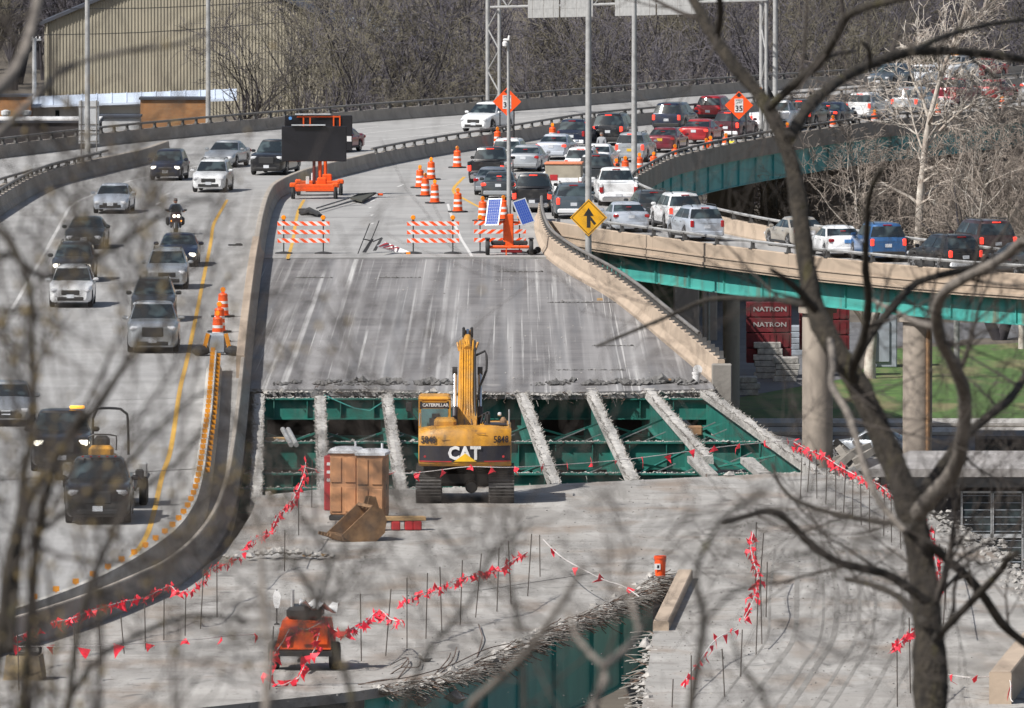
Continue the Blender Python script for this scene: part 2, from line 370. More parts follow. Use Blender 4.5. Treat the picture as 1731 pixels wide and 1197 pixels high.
def catmull(P, step=1.0):
    P = [Vector(p) for p in P]; out = []
    for i in range(len(P) - 1):
        p0, p1, p2, p3 = P[max(i - 1, 0)], P[i], P[i + 1], P[min(i + 2, len(P) - 1)]
        n = max(1, int((p2 - p1).length / step))
        for k in range(n):
            t = k / n
            out.append(0.5 * ((2 * p1) + (p2 - p0) * t + (2 * p0 - 5 * p1 + 4 * p2 - p3) * t * t + (3 * p1 - p0 - 3 * p2 + p3) * t ** 3))
    out.append(P[-1]); return out
def along(P, step):
    """points every step metres along a polyline, with tangents"""
    out = []; acc = 0.0; nxt = step * 0.5
    for a, b in zip(P, P[1:]):
        L = (b - a).length
        while nxt <= acc + L and L > 0:
            out.append((a + (b - a) * ((nxt - acc) / L), (b - a).normalized())); nxt += step
        acc += L
    return out
def text_mesh(body, size, ext=0.01, bold=0.0):
    c = bpy.data.curves.new('lettering', 'FONT'); c.body = body; c.size = size; c.extrude = ext; c.offset = bold; c.align_x = 'CENTER'; c.align_y = 'CENTER'; c.resolution_u = 2
    o = bpy.data.objects.new('lettering', c); COL.objects.link(o)
    me = bpy.data.meshes.new_from_object(o.evaluated_get(bpy.context.evaluated_depsgraph_get()))
    bpy.data.objects.remove(o); bpy.data.curves.remove(c); return me
def text(name, body, size, m, parent, loc, rot=(math.pi / 2, 0, 0), ext=0.01, bold=0.0, sx=1.0):
    me = text_mesh(body, size, ext, bold); me.materials.clear(); me.materials.append(MT[m])
    o = link(name, me, parent, loc, rot); o.scale = (sx, 1, 1); return o
# ================================================================== THE SETTING
RND = random.Random(11)
def chunk(mb, c, r):
    vs = [Vector(d) * r * RND.uniform(.6, 1.25) for d in ((1, 0, 0), (-1, 0, 0), (0, 1, 0), (0, -1, 0), (0, 0, .75), (0, 0, -.6), (.6, .6, .5), (-.6, .5, .4))]
    rot = Matrix.Rotation(RND.uniform(0, 6.28), 3, 'Z'); c = Vector(c)
    mb.add([rot @ v + c for v in vs], [(0, 6, 4), (6, 2, 4), (2, 7, 4), (7, 1, 4), (1, 3, 4), (3, 0, 4), (2, 0, 5), (1, 2, 5), (3, 1, 5), (0, 3, 5), (0, 2, 6), (2, 1, 7)])
def crust(mb, P, n, spread, rmin, rmax, z=0.0):
    L = along(P, max(0.01, sum((b - a).length for a, b in zip(P, P[1:])) / n))
    for p, t in L:
        q = Vector((-t.y, t.x, 0)) * RND.gauss(0, spread)
        r = RND.uniform(rmin, rmax) * (1 if RND.random() > .1 else 1.7)
        chunk(mb, (p.x + q.x, p.y + q.y, (p.z if z is None else z) + r * .3), r)

# ---- terrain: flat low ground under the bridges, a bluff under the camera, a wooded hill behind
def ground_z(x, y):
    if y < 225:
        t = max(0, (225 - y) / 225); z = -9 + 30.2 * min(1, t) ** 1.25
        return min(z, 21.2)
    if y > 1035: return -9 + (y - 1035) * 0.034 + 6 * (1 - math.cos(min(1, (y - 1035) / 900) * math.pi))
    return -9.0
gx = [-420 + 24 * i for i in range(36)]; gy = [-60 + 15 * i for i in range(20)] + [320, 500, 700, 900, 1035] + [1035 + 30 * i for i in range(1, 45)]
vs = [(x, y, ground_z(x, y) + (RND.uniform(-.5, .5) if y > 1040 or y < 200 else 0)) for y in gy for x in gx]
n = len(gx)
g = MB(); g.add(vs, [(j * n + i, j * n + i + 1, (j + 1) * n + i + 1, (j + 1) * n + i) for j in range(len(gy) - 1) for i in range(n - 1)])
tag(g.obj('ground', 'ground', smooth=60), kind='structure')

def sheet(name, poly, z, m, th=0.002):
    b = MB(); b.slab(poly, z, z - th); return tag(b.obj(name, m), kind='structure')
G = -9.0
def gp(px, py, z=G): p = at(px, py, z); return (p.x, p.y)
sheet('grass', [gp(1000, 712), gp(1900, 712), gp(1900, 572), gp(1500, 590), gp(1440, 640), gp(1260, 655), gp(1240, 480), gp(1000, 470)], G + .008, 'grass')
sheet('grass', [gp(1640, 545), gp(1900, 545), gp(1900, 520), gp(1660, 528)], G + .008, 'grass')
sheet('street', [gp(950, 800), gp(2000, 800), gp(2000, 738), gp(950, 738)], G + .012, 'asphalt')
sheet('street', [gp(1420, 588), gp(1500, 588), gp(1660, 572), gp(1900, 570), gp(1900, 547), gp(1420, 545)], G + .012, 'asphalt')
for a, c in ((712, 720), (727, 735)):
    b = MB(); b.slab([gp(950, c), gp(2000, c), gp(2000, a), gp(950, a)], G + .14, G - .1); tag(b.obj('kerb', 'kerb'), kind='structure')
sheet('yard', [gp(1040, 700), gp(1250, 672), gp(1430, 640), gp(1470, 560), gp(1250, 500), gp(1040, 560)], G + .016, 'asphalt')

# ---- plan of the decks, surveyed from the photograph
def xy(L, z=0.0): return [at(a, b, z) for a, b in L]
def flat(L): return [Vector((p.x, p.y, 0)) for p in L]
MED = flat(catmull(xy([(447, 430), (453, 392), (464, 353), (480, 333), (528, 312), (600, 293), (667, 277), (755, 261), (838, 248), (920, 234), (1000, 221), (1078, 213), (1148, 207), (1208, 202), (1323, 187), (1400, 181), (1550, 167), (1731, 150), (1850, 140)]), 1.0))
MEDLOW = flat(catmull(xy([(447, 430), (441, 470), (434, 530), (428, 590), (423, 650), (417, 720), (409, 790), (399, 850), (380, 905), (345, 955), (300, 993), (250, 1018), (180, 1048), (110, 1073), (0, 1107), (-140, 1142)]), 1.0))
RPAR = flat(catmull(xy([(903, 371), (903, 385), (907, 405), (920, 431), (958, 460), (1022, 497), (1066, 529), (1116, 572), (1166, 614), (1204, 646)]), 1.0))
RMAIN = flat(catmull(xy([(1062, 302), (1066, 293), (1078, 285), (1129, 259), (1180, 245), (1231, 234), (1300, 222), (1390, 208), (1480, 196), (1580, 186), (1694, 174), (1850, 160)], 1.05), 1.0))
RIN = flat(catmull(xy([(1062, 302), (1066, 310), (1088, 320), (1109, 330), (1199, 353), (1260, 366), (1330, 378), (1441, 391), (1527, 403), (1640, 417), (1731, 428), (1900, 448)], 1.05), 1.0))
ROUT = flat(catmull(xy([(916, 359), (940, 362), (1031, 376), (1100, 385), (1190, 397), (1229, 402), (1280, 408), (1372, 419), (1441, 426), (1527, 434), (1640, 443), (1731, 449), (1900, 462)], 1.05), 1.0))
FAR = flat(catmull(xy([(-200, 258), (0, 236), (130, 221), (234, 210), (300, 204), (400, 195), (667, 174), (850, 161), (1000, 150), (1078, 144), (1138, 138), (1200, 134), (1323, 126), (1400, 121), (1550, 112), (1731, 103), (1850, 97)], 1.1), 1.5))
GORE = flat(catmull(xy([(-120, 450), (0, 366), (80, 320), (160, 298), (251, 277), (292, 263)]), 1.0))
NEARTOP = xy([(436, 838), (540, 827), (700, 826), (880, 821), (1070, 812), (1205, 805), (1392, 797)])
NEARRIGHT = catmull(xy([(1392, 797), (1440, 812), (1500, 836), (1560, 866), (1614, 897), (1673, 930), (1719, 978), (1790, 1040), (1850, 1130), (1850, 1300)]), 2.0)
WEDGE_R = xy([(1060, 1300), (1085, 1197), (1097, 1120), (1104, 1066), (1138, 995), (1146, 978)])
WEDGE_L = catmull(xy([(1122, 968), (1090, 984), (1060, 1007), (1000, 1033), (930, 1060), (860, 1092), (800, 1121), (745, 1143), (690, 1153), (600, 1169), (400, 1190), (200, 1212), (-160, 1258)]), 1.0)
GAPTOP = xy([(418, 655), (500, 656), (620, 655), (780, 659), (950, 661), (1080, 658), (1208, 655)])

# through road (left lanes and far lanes)
P = FAR[::-1] + xy([(-500, 280), (-900, 700), (-700, 1400)]) + [Vector((p.x, p.y, 0)) for p in MEDLOW[::-1]] + MED
b = MB(); b.slab([(p.x, p.y) for p in P], 0, -.3); tag(b.obj('highway_road', 'road'), kind='structure')
# closed road, queue and ramp
low = [p for p in RPAR if p.y >= at(0, 436).y]
P = MED + RMAIN[::-1] + RIN + ROUT[::-1] + low + [at(445, 436)]
b = MB(); b.slab([(p.x, p.y) for p in P], 0.003, -.3); tag(b.obj('queue_road', 'road'), kind='structure')
# milled deck, a step lower
P = [at(445, 436)] + [p for p in RPAR if p.y < at(0, 436).y] + GAPTOP[::-1] + [p for p in MEDLOW[::-1] if at(0, 655).y < p.y < at(0, 438).y]
b = MB(); b.slab([(p.x, p.y) for p in P], -.05, -.32); tag(b.obj('milled_deck', 'milled'), kind='structure')
# near deck, forked by an open wedge
P = NEARTOP + NEARRIGHT + WEDGE_R + WEDGE_L + [p for p in MEDLOW[::-1] if p.y < at(0, 962).y] + xy([(372, 940), (400, 908), (424, 870)])
b = MB(); b.slab([(p.x, p.y) for p in P], 0, -.25); tag(b.obj('near_deck', 'near'), kind='structure')

# ---- painted lines and joints
def stripe(name, P, wd, m, z=0.007):
    b = MB(); vs = []; P = flat(P)
    for i, p in enumerate(P):
        t = (P[min(i + 1, len(P) - 1)] - P[max(i - 1, 0)]).normalized(); q = Vector((-t.y, t.x, 0)) * wd / 2
        vs += [p + q + Vector((0, 0, z)), p - q + Vector((0, 0, z))]
    b.add(vs, [(2 * i, 2 * i + 2, 2 * i + 3, 2 * i + 1)[::-1] for i in range(len(P) - 1)])
    return tag(b.obj(name, m), kind='structure')
stripe('yellow_line', catmull(xy([(384, 338), (376, 352), (361, 380), (356, 412), (345, 466), (334, 522), (316, 609), (304, 660), (289, 757), (274, 805), (262, 859), (252, 895), (240, 920), (222, 943)])), .16, 'yellow_paint')
stripe('white_line', catmull(xy([(-20, 585), (11, 538), (72, 434), (107, 370), (123, 346), (155, 330), (200, 312), (249, 299), (321, 284), (400, 265), (480, 247), (600, 228), (700, 217), (850, 202), (1000, 188)])), .16, 'white_paint')
stripe('white_line', catmull(xy([(600, 242), (680, 233), (740, 226), (850, 211)])), .14, 'white_paint')
for a, c in (((262, 347), (272, 341)), ((277, 331), (288, 326)), ((330, 302), (344, 297)), ((600, 219), (640, 214)), ((690, 219), (760, 212))):
    stripe('lane_dash', xy([a, c]), .13, 'white_paint')
stripe('yellow_line', catmull(xy([(486, 450 - 12), (495, 407), (500, 375), (505, 355), (514, 338)])), .16, 'yellow_paint')
stripe('yellow_line', xy([(785, 299), (769, 315), (766, 322), (769, 328), (800, 345), (850, 371)]), .18, 'yellow_paint')
stripe('white_line', xy([(757, 345), (765, 372), (780, 405), (798, 434)]), .14, 'white_paint')
for a, c in (((672, 316), (682, 312)), ((640, 330), (650, 326)), ((627, 341), (633, 338)), ((624, 352), (628, 350)), ((627, 365), (630, 363)), ((628, 379), (631, 377))):
    stripe('lane_dash', xy([a, c]), .12, 'white_paint')
MT['tyre_mark'] = mat('faint tyre marks', (0.17, 0.16, 0.145), 0.9, col2=(0.25, 0.238, 0.22), vs=.8)
for k, (dx, wd) in enumerate(((0, .10), (-38, .16), (-60, .08), (-105, .14), (26, .09), (75, .12), (-150, .07), (110, .08))):
    stripe('tyre_mark', catmull(xy([(1430 + dx * .8, 930), (1452 + dx, 1000), (1447 + dx, 1076), (1419 + dx * 1.05, 1128), (1375 + dx * 1.1, 1196), (1330 + dx * 1.1, 1250)])), wd, 'tyre_mark', .005)
def joint(a, c, wd=.10, z=.010, m='joint'): stripe('deck_joint', xy([a, c]), wd, m, z)
joint((0, 403), (440, 399)); joint((0, 486), (412, 472)); joint((180, 677), (350, 672)); joint((0, 812), (345, 792), .2); joint((560, 330), (780, 330)); joint((470, 368), (668, 367))
joint((470, 397), (690, 398)); joint((640, 337), (760, 337)); joint((720, 322), (800, 322)); joint((545, 352), (620, 346))
stripe('deck_joint', xy([(444, 438), (640, 437), (790, 437)]), .12, 'joint', .009)
stripe('deck_joint', xy([(1290, 970), (1480, 966), (1700, 950)]), .08, 'joint', .008)
stripe('deck_joint', xy([(600, 1006), (800, 1000), (1010, 968)]), .06, 'joint', .008)
stripe('deck_joint', xy([(1170, 968), (1290, 970)]), .05, 'joint', .008)
stripe('chalk_line', xy([(1410, 856), (1520, 858)]), .10, 'white_paint', .008)
for x0, y0 in ((840, 460), (925, 512), (1000, 585), (985, 512), (640, 470), (940, 626), (500, 470)):
    p = at(x0, y0, -.05); b = MB()
    crust(b, [p, p + Vector((RND.uniform(1.5, 3), RND.uniform(-.1, .1), 0))], 40, .07, .02, .06, -.05)
    tag(b.obj('loose_debris', 'dirt'), kind='stuff')

# ---- parapets with their rails
def parapet(name, label, cat, P, side, h, m, top=.3, fascia=-.05, rail=None, post_step=2.4, post_from=0, post_to=None, jersey=True, blocks=True, rail_to=None, rail_m='rail'):
    """rail = height of the rail above the concrete; side = +1 when the body lies to the left of the path"""
    root = thing(name, label, cat, (P[0].x, P[0].y, 0)); o = P[0]
    pr = [(0, fascia), (0, .08), (.16, .33), (.22, h - .03), (.25, h), (.23 + top, h), (.25 + top, h - .03), (.25 + top, fascia)] if jersey else [(0, fascia), (0, h - .03), (.03, h), (top - .03, h), (top, h - .03), (top, fascia)]
    nrm = []
    for i, p in enumerate(P):
        t = (P[min(i + 1, len(P) - 1)] - P[max(i - 1, 0)]).normalized(); nrm.append(Vector((-t.y, t.x, 0)) * side)
    # wall panels about six metres long, with an open joint between
    segs = []; acc = 0; start = 0
    for i in range(1, len(P)):
        acc += (P[i] - P[i - 1]).length
        if (acc > 9 and len(P) - i > 3) or i == len(P) - 1: segs.append((start, i)); start = i; acc = 0
    for a, c in segs:
        b = MB(); rings = []
        for i in range(a, c + 1):
            p = P[i] - o
            if i == c and c != len(P) - 1: p = p - (P[i] - P[i - 1]).normalized() * .025
            rings.append([p + nrm[i] * u + Vector((0, 0, z)) for u, z in (pr if side > 0 else pr[::-1])])
        b.loft(rings); b.obj('wall_panel', m, root, smooth=25)
    if rail:
        mid = .25 + top * .55 if jersey else top * .55
        Q = [p - o + nrm[i] * mid for i, p in enumerate(P)]
        b = MB(); e = len(Q) if rail_to is None else rail_to
        b.tube([q + Vector((0, 0, h + rail)) for q in Q[post_from:e:2] + [Q[e - 1]]], .075, 6); b.obj('rail', rail_m, root, smooth=50)
        for q, t in along(Q[post_from:post_to], post_step):
            if POST.get('me') is None:
                k = MB(); k.prism([(-.16, 0), (.16, 0), (.10, .12), (.07, .27), (-.07, .27), (-.07, .12)], 'y', -.07, .07); k.box((0, 0, .01), (.4, .28, .03)); POST['me'] = k.mesh('post', 'post')
            pz = link('post', POST['me'], root, q + Vector((0, 0, h)), math.atan2(t.y, t.x)); pz.scale = (1, 1, rail / .27)
    return root
POST = {}
k0 = min(range(len(MED)), key=lambda i: (MED[i] - at(640, 283)).length)
k1 = min(range(len(MED)), key=lambda i: (MED[i] - at(1000, 221)).length)
parapet('median_parapet', 'plain grey concrete parapet curving between the lower lanes and the barricades', 'parapet', MED[:k0 + 1], 1, .85, 'tan_grey', top=.22)
parapet('median_parapet', 'railed grey parapet between the far lanes and the queue of cars', 'parapet', MED[k0:], 1, .75, 'tan_grey', top=.25, rail=.3, post_step=2.9)
kk = min(range(len(MEDLOW)), key=lambda i: (MEDLOW[i] - at(424, 640)).length)
parapet('median_parapet', 'tan topped straight parapet beside the milled deck', 'parapet', MEDLOW[:kk + 1], -1, .85, 'tan', top=.3, fascia=-.4)
parapet('median_parapet', 'old chipped parapet bending beside the orange reflector barrier', 'parapet', MEDLOW[kk:], -1, .8, 'tan_grey', top=.12, fascia=-.5)
parapet('side_parapet', 'tan concrete parapet with bent rail along the milled deck', 'parapet', RPAR, 1, .85, 'tan', top=.22, fascia=-.4, rail=.3, post_step=2.3, rail_to=len(RPAR) - 12)
parapet('curve_parapet', 'grey railed parapet around the curve beside the brake lights', 'parapet', RMAIN, -1, .75, 'tan_grey', top=.22, fascia=-.3, rail=.3, post_step=2.6, jersey=False)
parapet('ramp_parapet', 'tan inner parapet of the ramp in front of the pale brush', 'parapet', RIN, 1, .72, 'tan', top=.25, fascia=-.3, rail=.33, post_step=4.0, rail_m='steel')
ROUT_ROOT = parapet('ramp_parapet', 'tan outer parapet of the ramp above the teal girder', 'parapet', ROUT, -1, .7, 'tan', top=.25, fascia=-.42, rail=.35, post_step=4.6, rail_m='steel', post_from=min(range(len(ROUT)), key=lambda i: (ROUT[i] - Vector((at(1031, 376, 1.05).x, at(1031, 376, 1.05).y, 0))).length), jersey=False)
parapet('far_parapet', 'long grey railed parapet at the foot of the woods', 'parapet', FAR, 1, .75, 'tan_grey', top=.3, fascia=-.4, rail=.35, post_step=2.4)
parapet('gore_parapet', 'dark curved parapet under the square sign back', 'parapet', GORE, 1, .85, 'tan_grey', top=.3, rail=.28, rail_to=len(GORE) - 26, post_to=len(GORE) - 27, post_step=2.6)
G2 = flat(catmull(xy([(-60, 322), (0, 300), (88, 276), (144, 261), (178, 253)], 1.1), 1.0))
parapet('gore_parapet', 'low railed parapet along the exit lane behind the gore', 'parapet', G2, -1, .75, 'tan_grey', top=.25, rail=.3, post_step=4.0, jersey=False)
# end block of the tan parapet and the wall that closes the gore
b = MB(); p = RPAR[-1]; b.rbox((p.x + .35, p.y - .25, -.1), (.75, .6, 1.6), .04)
o = b.obj('parapet_end_block', 'barrier'); tag(o, 'square concrete end block of the tan parapet at the gap', 'concrete block')
# short parapets of the forked near deck
W = flat([WEDGE_R[5], WEDGE_R[4], WEDGE_R[3] ])
parapet('fork_parapet', 'short broken tan parapet below the orange bucket', 'parapet', catmull(W, .7), 1, .26, 'tan', top=.42, fascia=-.9, jersey=False)
W = flat(xy([(1672, 1190), (1725, 1125), (1790, 1062)]))
parapet('fork_parapet', 'tan parapet stub at the edge near the hanging flag', 'parapet', catmull(W, .7), -1, .8, 'tan', top=.55, fascia=-.4, jersey=False)

for zc, pr, hh in ((.06, .045, .05), (-.30, .06, .12)):
    b = MB(); o = ROUT[0]; rings = []
    for i, p in enumerate(ROUT):
        t = (ROUT[min(i + 1, len(ROUT) - 1)] - ROUT[max(i - 1, 0)]).normalized(); q = Vector((t.y, -t.x, 0))
        rings.append([p - o + q * u + Vector((0, 0, z)) for u, z in ((.255 + pr, zc), (.255 + pr, zc + hh), (.24, zc + hh), (.24, zc))])
    b.loft(rings); b.obj('ledge', 'tan', ROUT_ROOT)
# ---- temporary precast barrier with reflectors
TB = catmull(xy([(362, 592), (359, 630), (354, 690), (347, 745), (340, 795), (331, 834), (319, 860), (301, 885), (273, 910), (216, 947), (138, 986), (38, 1023), (-90, 1062)], .8), .6)
TB = flat(TB)
root = thing('temporary_barrier', 'precast concrete barrier edged with orange reflectors beside the lower lanes', 'barrier', TB[0])
prof = [(-.30, 0), (-.30, .08), (-.17, .33), (-.09, .8), (.09, .8), (.17, .33), (.30, .08), (.30, 0)]
i = 0
while i < len(TB) - 1:
    j = min(i + 7, len(TB) - 1); rings = []
    for k in range(i, j + 1):
        t = (TB[min(k + 1, len(TB) - 1)] - TB[max(k - 1, 0)]).normalized(); q = Vector((t.y, -t.x, 0))
        p = TB[k] - TB[0] - (t * .03 if k == j else Vector())
        rings.append([p + q * u + Vector((0, 0, z)) for u, z in prof])
    b = MB(); b.loft(rings); b.obj('barrier_segment', 'jersey', root, smooth=25); i = j
k = MB(); k.box((0, 0, .07), (.17, .05, .14)); k.box((0, 0, .0), (.06, .04, .05)); RM = k.mesh('reflector', 'reflector')
for q, t in along(TB, 2.7):
    sd = Vector((t.y, -t.x, 0))
    link('reflector', RM, root, q - TB[0] + Vector((0, 0, .84)) + sd * .04, 0)
for q, t in along(TB[:110], 2.7):
    sd = Vector((t.y, -t.x, 0))
    link('reflector', RM, root, q - TB[0] + Vector((0, 0, .62)) - sd * .17, 0)

# ---- girders, floor beams and bracing in the open gap
root = thing('bridge_framing', 'dark green girders and beams bared by the missing deck', 'bridge girders', at(800, 740, -1))
O = Vector(root.location)
def ibeam(mb, a, c, top, depth, fl=.34, web=.04, ft=.04):
    a, c = Vector(a) - O, Vector(c) - O; a.z = c.z = 0; t = (c - a).normalized(); q = Vector((-t.y, t.x, 0)); top -= O.z
    for z0, z1, wd in ((top - ft, top, fl), (top - depth + ft, top - ft, web), (top - depth, top - depth + ft, fl)):
        vs = [p + q * s * wd / 2 + Vector((0, 0, z)) for z in (z0, z1) for p, s in ((a, -1), (c, -1), (c, 1), (a, 1))]
        mb.add(vs, [(3, 2, 1, 0), (4, 5, 6, 7), (0, 1, 5, 4), (1, 2, 6, 5), (2, 3, 7, 6), (3, 0, 4, 7)])
STR = [((438, 668), (433, 845), 1), ((541, 670), (547, 842), 1), ((654, 668), (680, 840), 1), ((770, 670), (812, 838), 1), ((882, 664), (940, 822), 1), ((998, 660), (1072, 814), 1), ((1096, 660), (1205, 784), .93), ((1190, 660), (1384, 800), 1)]
ends = []
for (a, c, f) in STR:
    A, C = at(*a, -.12), at(*c, -.12); ends.append((A, C))
    b = MB(); ibeam(b, A, C, -.32, 1.05); b.obj('stringer', 'green', root)
    b = MB(); A2, C2 = A - O, A + (C - A) * f - O; t = (C2 - A2).normalized(); q = Vector((-t.y, t.x, 0))
    n = 60; rings = []
    for i in range(n + 1):
        p = A2 + (C2 - A2) * i / n; p.z = -O.z
        wl, wr, hh = (RND.uniform(.15, .22) for _ in range(3)); hh = RND.uniform(-.14, -.04)
        rings.append([p + q * u + Vector((0, 0, z)) for u, z in ((-.20, -.318), (-wl, hh), (0, hh + RND.uniform(0, .05)), (wr, hh), (.20, -.318))])
    b.loft(rings)
    crust(b, [A2 + Vector((0, 0, 0)), C2], 110, .08, .02, .05, -.10 - O.z)
    b.obj('concrete_haunch', 'haunch', root)
    k = MB()
    for i in range(130):
        p = A2 + (C2 - A2) * (i + RND.random()) / 130; p.z = -.1 - O.z
        for s in (-1, 1): 
            e = p + q * s * RND.uniform(.08, .17); k.tube([e, e + Vector((RND.uniform(-.05, .05) + q.x * s * .08, RND.uniform(-.05, .05), RND.uniform(.03, .11)))], .014, 3)
    tag(k.obj('shear_stud', 'rebar_grey', root), kind='stuff')
# broken stubs of the missing stringer
for (a, c) in (((1172, 776), (1203, 806)), ((1262, 778), (1292, 804))):
    A, C = at(*a, -.15), at(*c, -.15); b = MB(); ibeam(b, A, C, -.3, .8); b.obj('stringer', 'green', root)
    b = MB(); t = (C - A).normalized(); b.box((A + C) / 2 - O, (.42, (C - A).length, .2), Matrix.Rotation(math.atan2(-t.x, t.y), 3, 'Z')); crust(b, [A - O, C - O], 22, .1, .03, .07, -.08 - O.z); b.obj('concrete_haunch', 'rubble', root)
xl, xr = at(400, 745).x, at(1335, 745).x
for Y, top, dep, x1 in ((at(800, 676, -.4).y, -.34, .78, at(1225, 665).x), (at(800, 747, -.45).y, -.45, .95, at(1290, 745).x), (at(800, 800, -.45).y, -.45, .6, at(1392, 797).x), (at(800, 832, -.4).y, -.27, .8, at(1400, 797).x)):
    b = MB(); ibeam(b, (xl, Y, 0), (x1, Y, 0), top, dep, .42, .05, .05)
    for i in range(14):
        x = xl + (x1 - xl) * (i + .5) / 14; b.box((x - O.x, Y - .1 - O.y, top - dep / 2 - O.z), (.03, .16, dep - .1))
    b.obj('floor_beam', 'green', root)
    b = MB(); crust(b, [Vector((xl - O.x, Y - O.y, 0)), Vector((x1 - O.x, Y - O.y, 0))], 240, .13, .03, .07, top - O.z - .01); tag(b.obj('rubble_crust', 'rubble', root), kind='stuff')
# upright diaphragm plates and dark recesses behind the first beam
Y0 = at(800, 676, -.4).y
for i in range(8):
    x = ends[i][0].x; b = MB(); b.box((x - O.x, Y0 + .3 - O.y, -1.7 - O.z), (.5, .12, 2.6)); b.box((x - O.x, Y0 + .2 - O.y, -1.7 - O.z), (.06, .3, 2.6)); b.obj('bearing_stiffener', 'green', root)
b = MB(); ibeam(b, (xl, Y0 + .5, 0), (ends[7][0].x, Y0 + .5, 0), -1.75, .5, .5); b.obj('floor_beam', 'green', root)
for i in range(7):
    (a0, c0), (a1, c1) = ends[i], ends[i + 1]
    for f in (.25, .66):
        p, q = a0 + (c0 - a0) * f - O, a1 + (c1 - a1) * f - O
        for (u, zu), (v, zv) in (((p, -.55), (q, -1.35)), ((p, -1.35), (q, -.55)), ((p, -1.35), (q, -1.35))):
            b = MB(); A = Vector((u.x, u.y, zu - O.z)); C = Vector((v.x, v.y, zv - O.z)); b.tube([A, C], .05, 4); b.obj('brace', 'green', root)
        for s in (0, 1):
            A = Vector(((p.x + q.x) / 2 - .8 + s, p.y - .8, -1.25 - O.z)); b = MB(); b.tube([A, A + Vector((1.5, 1.3, .55))], .025, 4); b.obj('lateral_rod', 'steel', root)
b = MB(); b.rbox(at(1165, 728, -.3) - O, (.95, .4, .35), .05); b.obj('rusty_bracket', 'rust', root)
b = MB(); b.rbox(at(470, 745, -.6) - O, (.9, .25, .25), .03); b.obj('timber_block', 'timber', root)
b = MB(); 
for k in range(2): b.tube([at(478 + 9 * k, 726, -.2) - O, at(492 + 9 * k, 752, -.5) - O], .09, 8)
b.obj('conduit', 'steel', root)
b = MB(); xw1 = ends[7][0].x - 1.2; b.box(((xl + xw1) / 2 - O.x, Y0 + 14 - O.y, -4.9 - O.z), (xw1 - xl, 1.2, 8.4)); b.obj('added_dark_backing', 'wall_dark', root)  # added dark backing, hides sunlit ground so the gap reads black
# loose green cable hanging from the far edge
b = MB(); b.tube(catmull([rise(548, 664, 668) - O, rise(600, 664, 690) - O, rise(625, 664, 694) - O, rise(655, 664, 672) - O], .3), .025, 4); b.obj('cable', 'teal', root)

# ragged slab edges: broken concrete and bent bars
def fringe(name, label, P, out, n, bars, z=-.15, sp=.12, rmax=.11, long=(.3, .8), m='rebar_grey', zr=-.14):
    root = thing(name, label, 'broken edge', P[0]); o = Vector(P[0])
    b = MB(); crust(b, [p - o for p in P], n, sp, .03, rmax, zr - o.z * 0); tag(b.obj('rubble', 'rubble', root), kind='stuff')
    k = MB(); k2 = MB()
    for p, t in along(P, sum((b_ - a_).length for a_, b_ in zip(P, P[1:])) / bars):
        q = Vector((-t.y, t.x, 0)) * out; L = RND.uniform(*long); s = p - o - q * .1 + Vector((0, 0, z + RND.uniform(-.08, .08)))
        e = s + q * L + t * RND.gauss(0, .14) + Vector((0, 0, RND.gauss(-.05, .12)))
        if RND.random() < .3:
            e = e + t * RND.gauss(0, .25) + Vector((0, 0, RND.uniform(-.25, .2))); k2.tube([s, s.lerp(e, .4) + Vector((0, 0, RND.uniform(-.05, .12))), s.lerp(e, .75) + t * RND.gauss(0, .1), e], .014, 3)
        else: k.tube([s, (s + e) / 2 + Vector((0, 0, RND.uniform(0, .06))), e], .012, 3)
    lump = MB()
    for p, t in along(P, 1.6):
        if RND.random() < .6:
            q = Vector((-t.y, t.x, 0)); c = p - o + q * RND.gauss(-.1, .25); chunk(lump, (c.x, c.y, zr + RND.uniform(-.05, .12)), RND.uniform(.10, .24))
    tag(lump.obj('concrete_lump', 'rubble', root), kind='stuff'); tag(k2.obj('rusty_rebar', 'rebar', root), kind='stuff')
    tag(k.obj('bent_rebar', m, root), kind='stuff'); return root
fringe('slab_edge', 'ragged edge of the milled deck with bars hanging over the gap', flat(GAPTOP), -1, 420, 190, z=-.2, long=(.15, .5), zr=-.18)
fringe('slab_edge', 'thin broken edge of the near deck under the excavator', flat(NEARTOP), 1, 260, 60, z=-.1, rmax=.07, zr=-.08, long=(.1, .3))
WL = [p for p in WEDGE_L if p.x > at(600, 1169).x]
fringe('slab_edge', 'shaggy edge of torn rebar above the teal girder below the flags', flat(WL), 1, 1900, 1500, z=-.1, sp=.16, rmax=.13, long=(.3, .85), zr=-.12)
fringe('slab_edge', 'crumbled deck edge before the dark windowed building', flat(NEARRIGHT[:-4]), 1, 1100, 260, z=-.1, sp=.3, rmax=.13, zr=-.03)
fringe('slab_edge', 'broken fork edge below the short tan parapet', flat(WEDGE_R[0:4]), 1, 160, 90, z=-.1, sp=.16, zr=-.1)
# long rusty bars curling up from the torn edge
root = thing('curled_rebar', 'long rusty bars curling up from the torn deck edge', 'rebar', at(700, 1150)); o = Vector(root.location)
for pts in ([(606, 1158), (640, 1150), (690, 1145), (760, 1125), (820, 1098), (860, 1088)], [(672, 1148), (690, 1122), (686, 1112), (660, 1124)], [(660, 1140), (680, 1128), (706, 1128), (711, 1118)], [(745, 1138), (765, 1115), (772, 1094)], [(735, 1140), (756, 1116), (762, 1104)], [(806, 1112), (815, 1080), (812, 1065), (809, 1055)], [(605, 1157), (640, 1152), (662, 1148)], [(676, 1130), (688, 1116), (690, 1112)]):
    b = MB(); P = [rise(x, y + 6 if i else y, y) - o for i, (x, y) in enumerate(pts)]
    b.tube(catmull(P, .25), .016, 4); b.obj('bar', 'rebar', root)

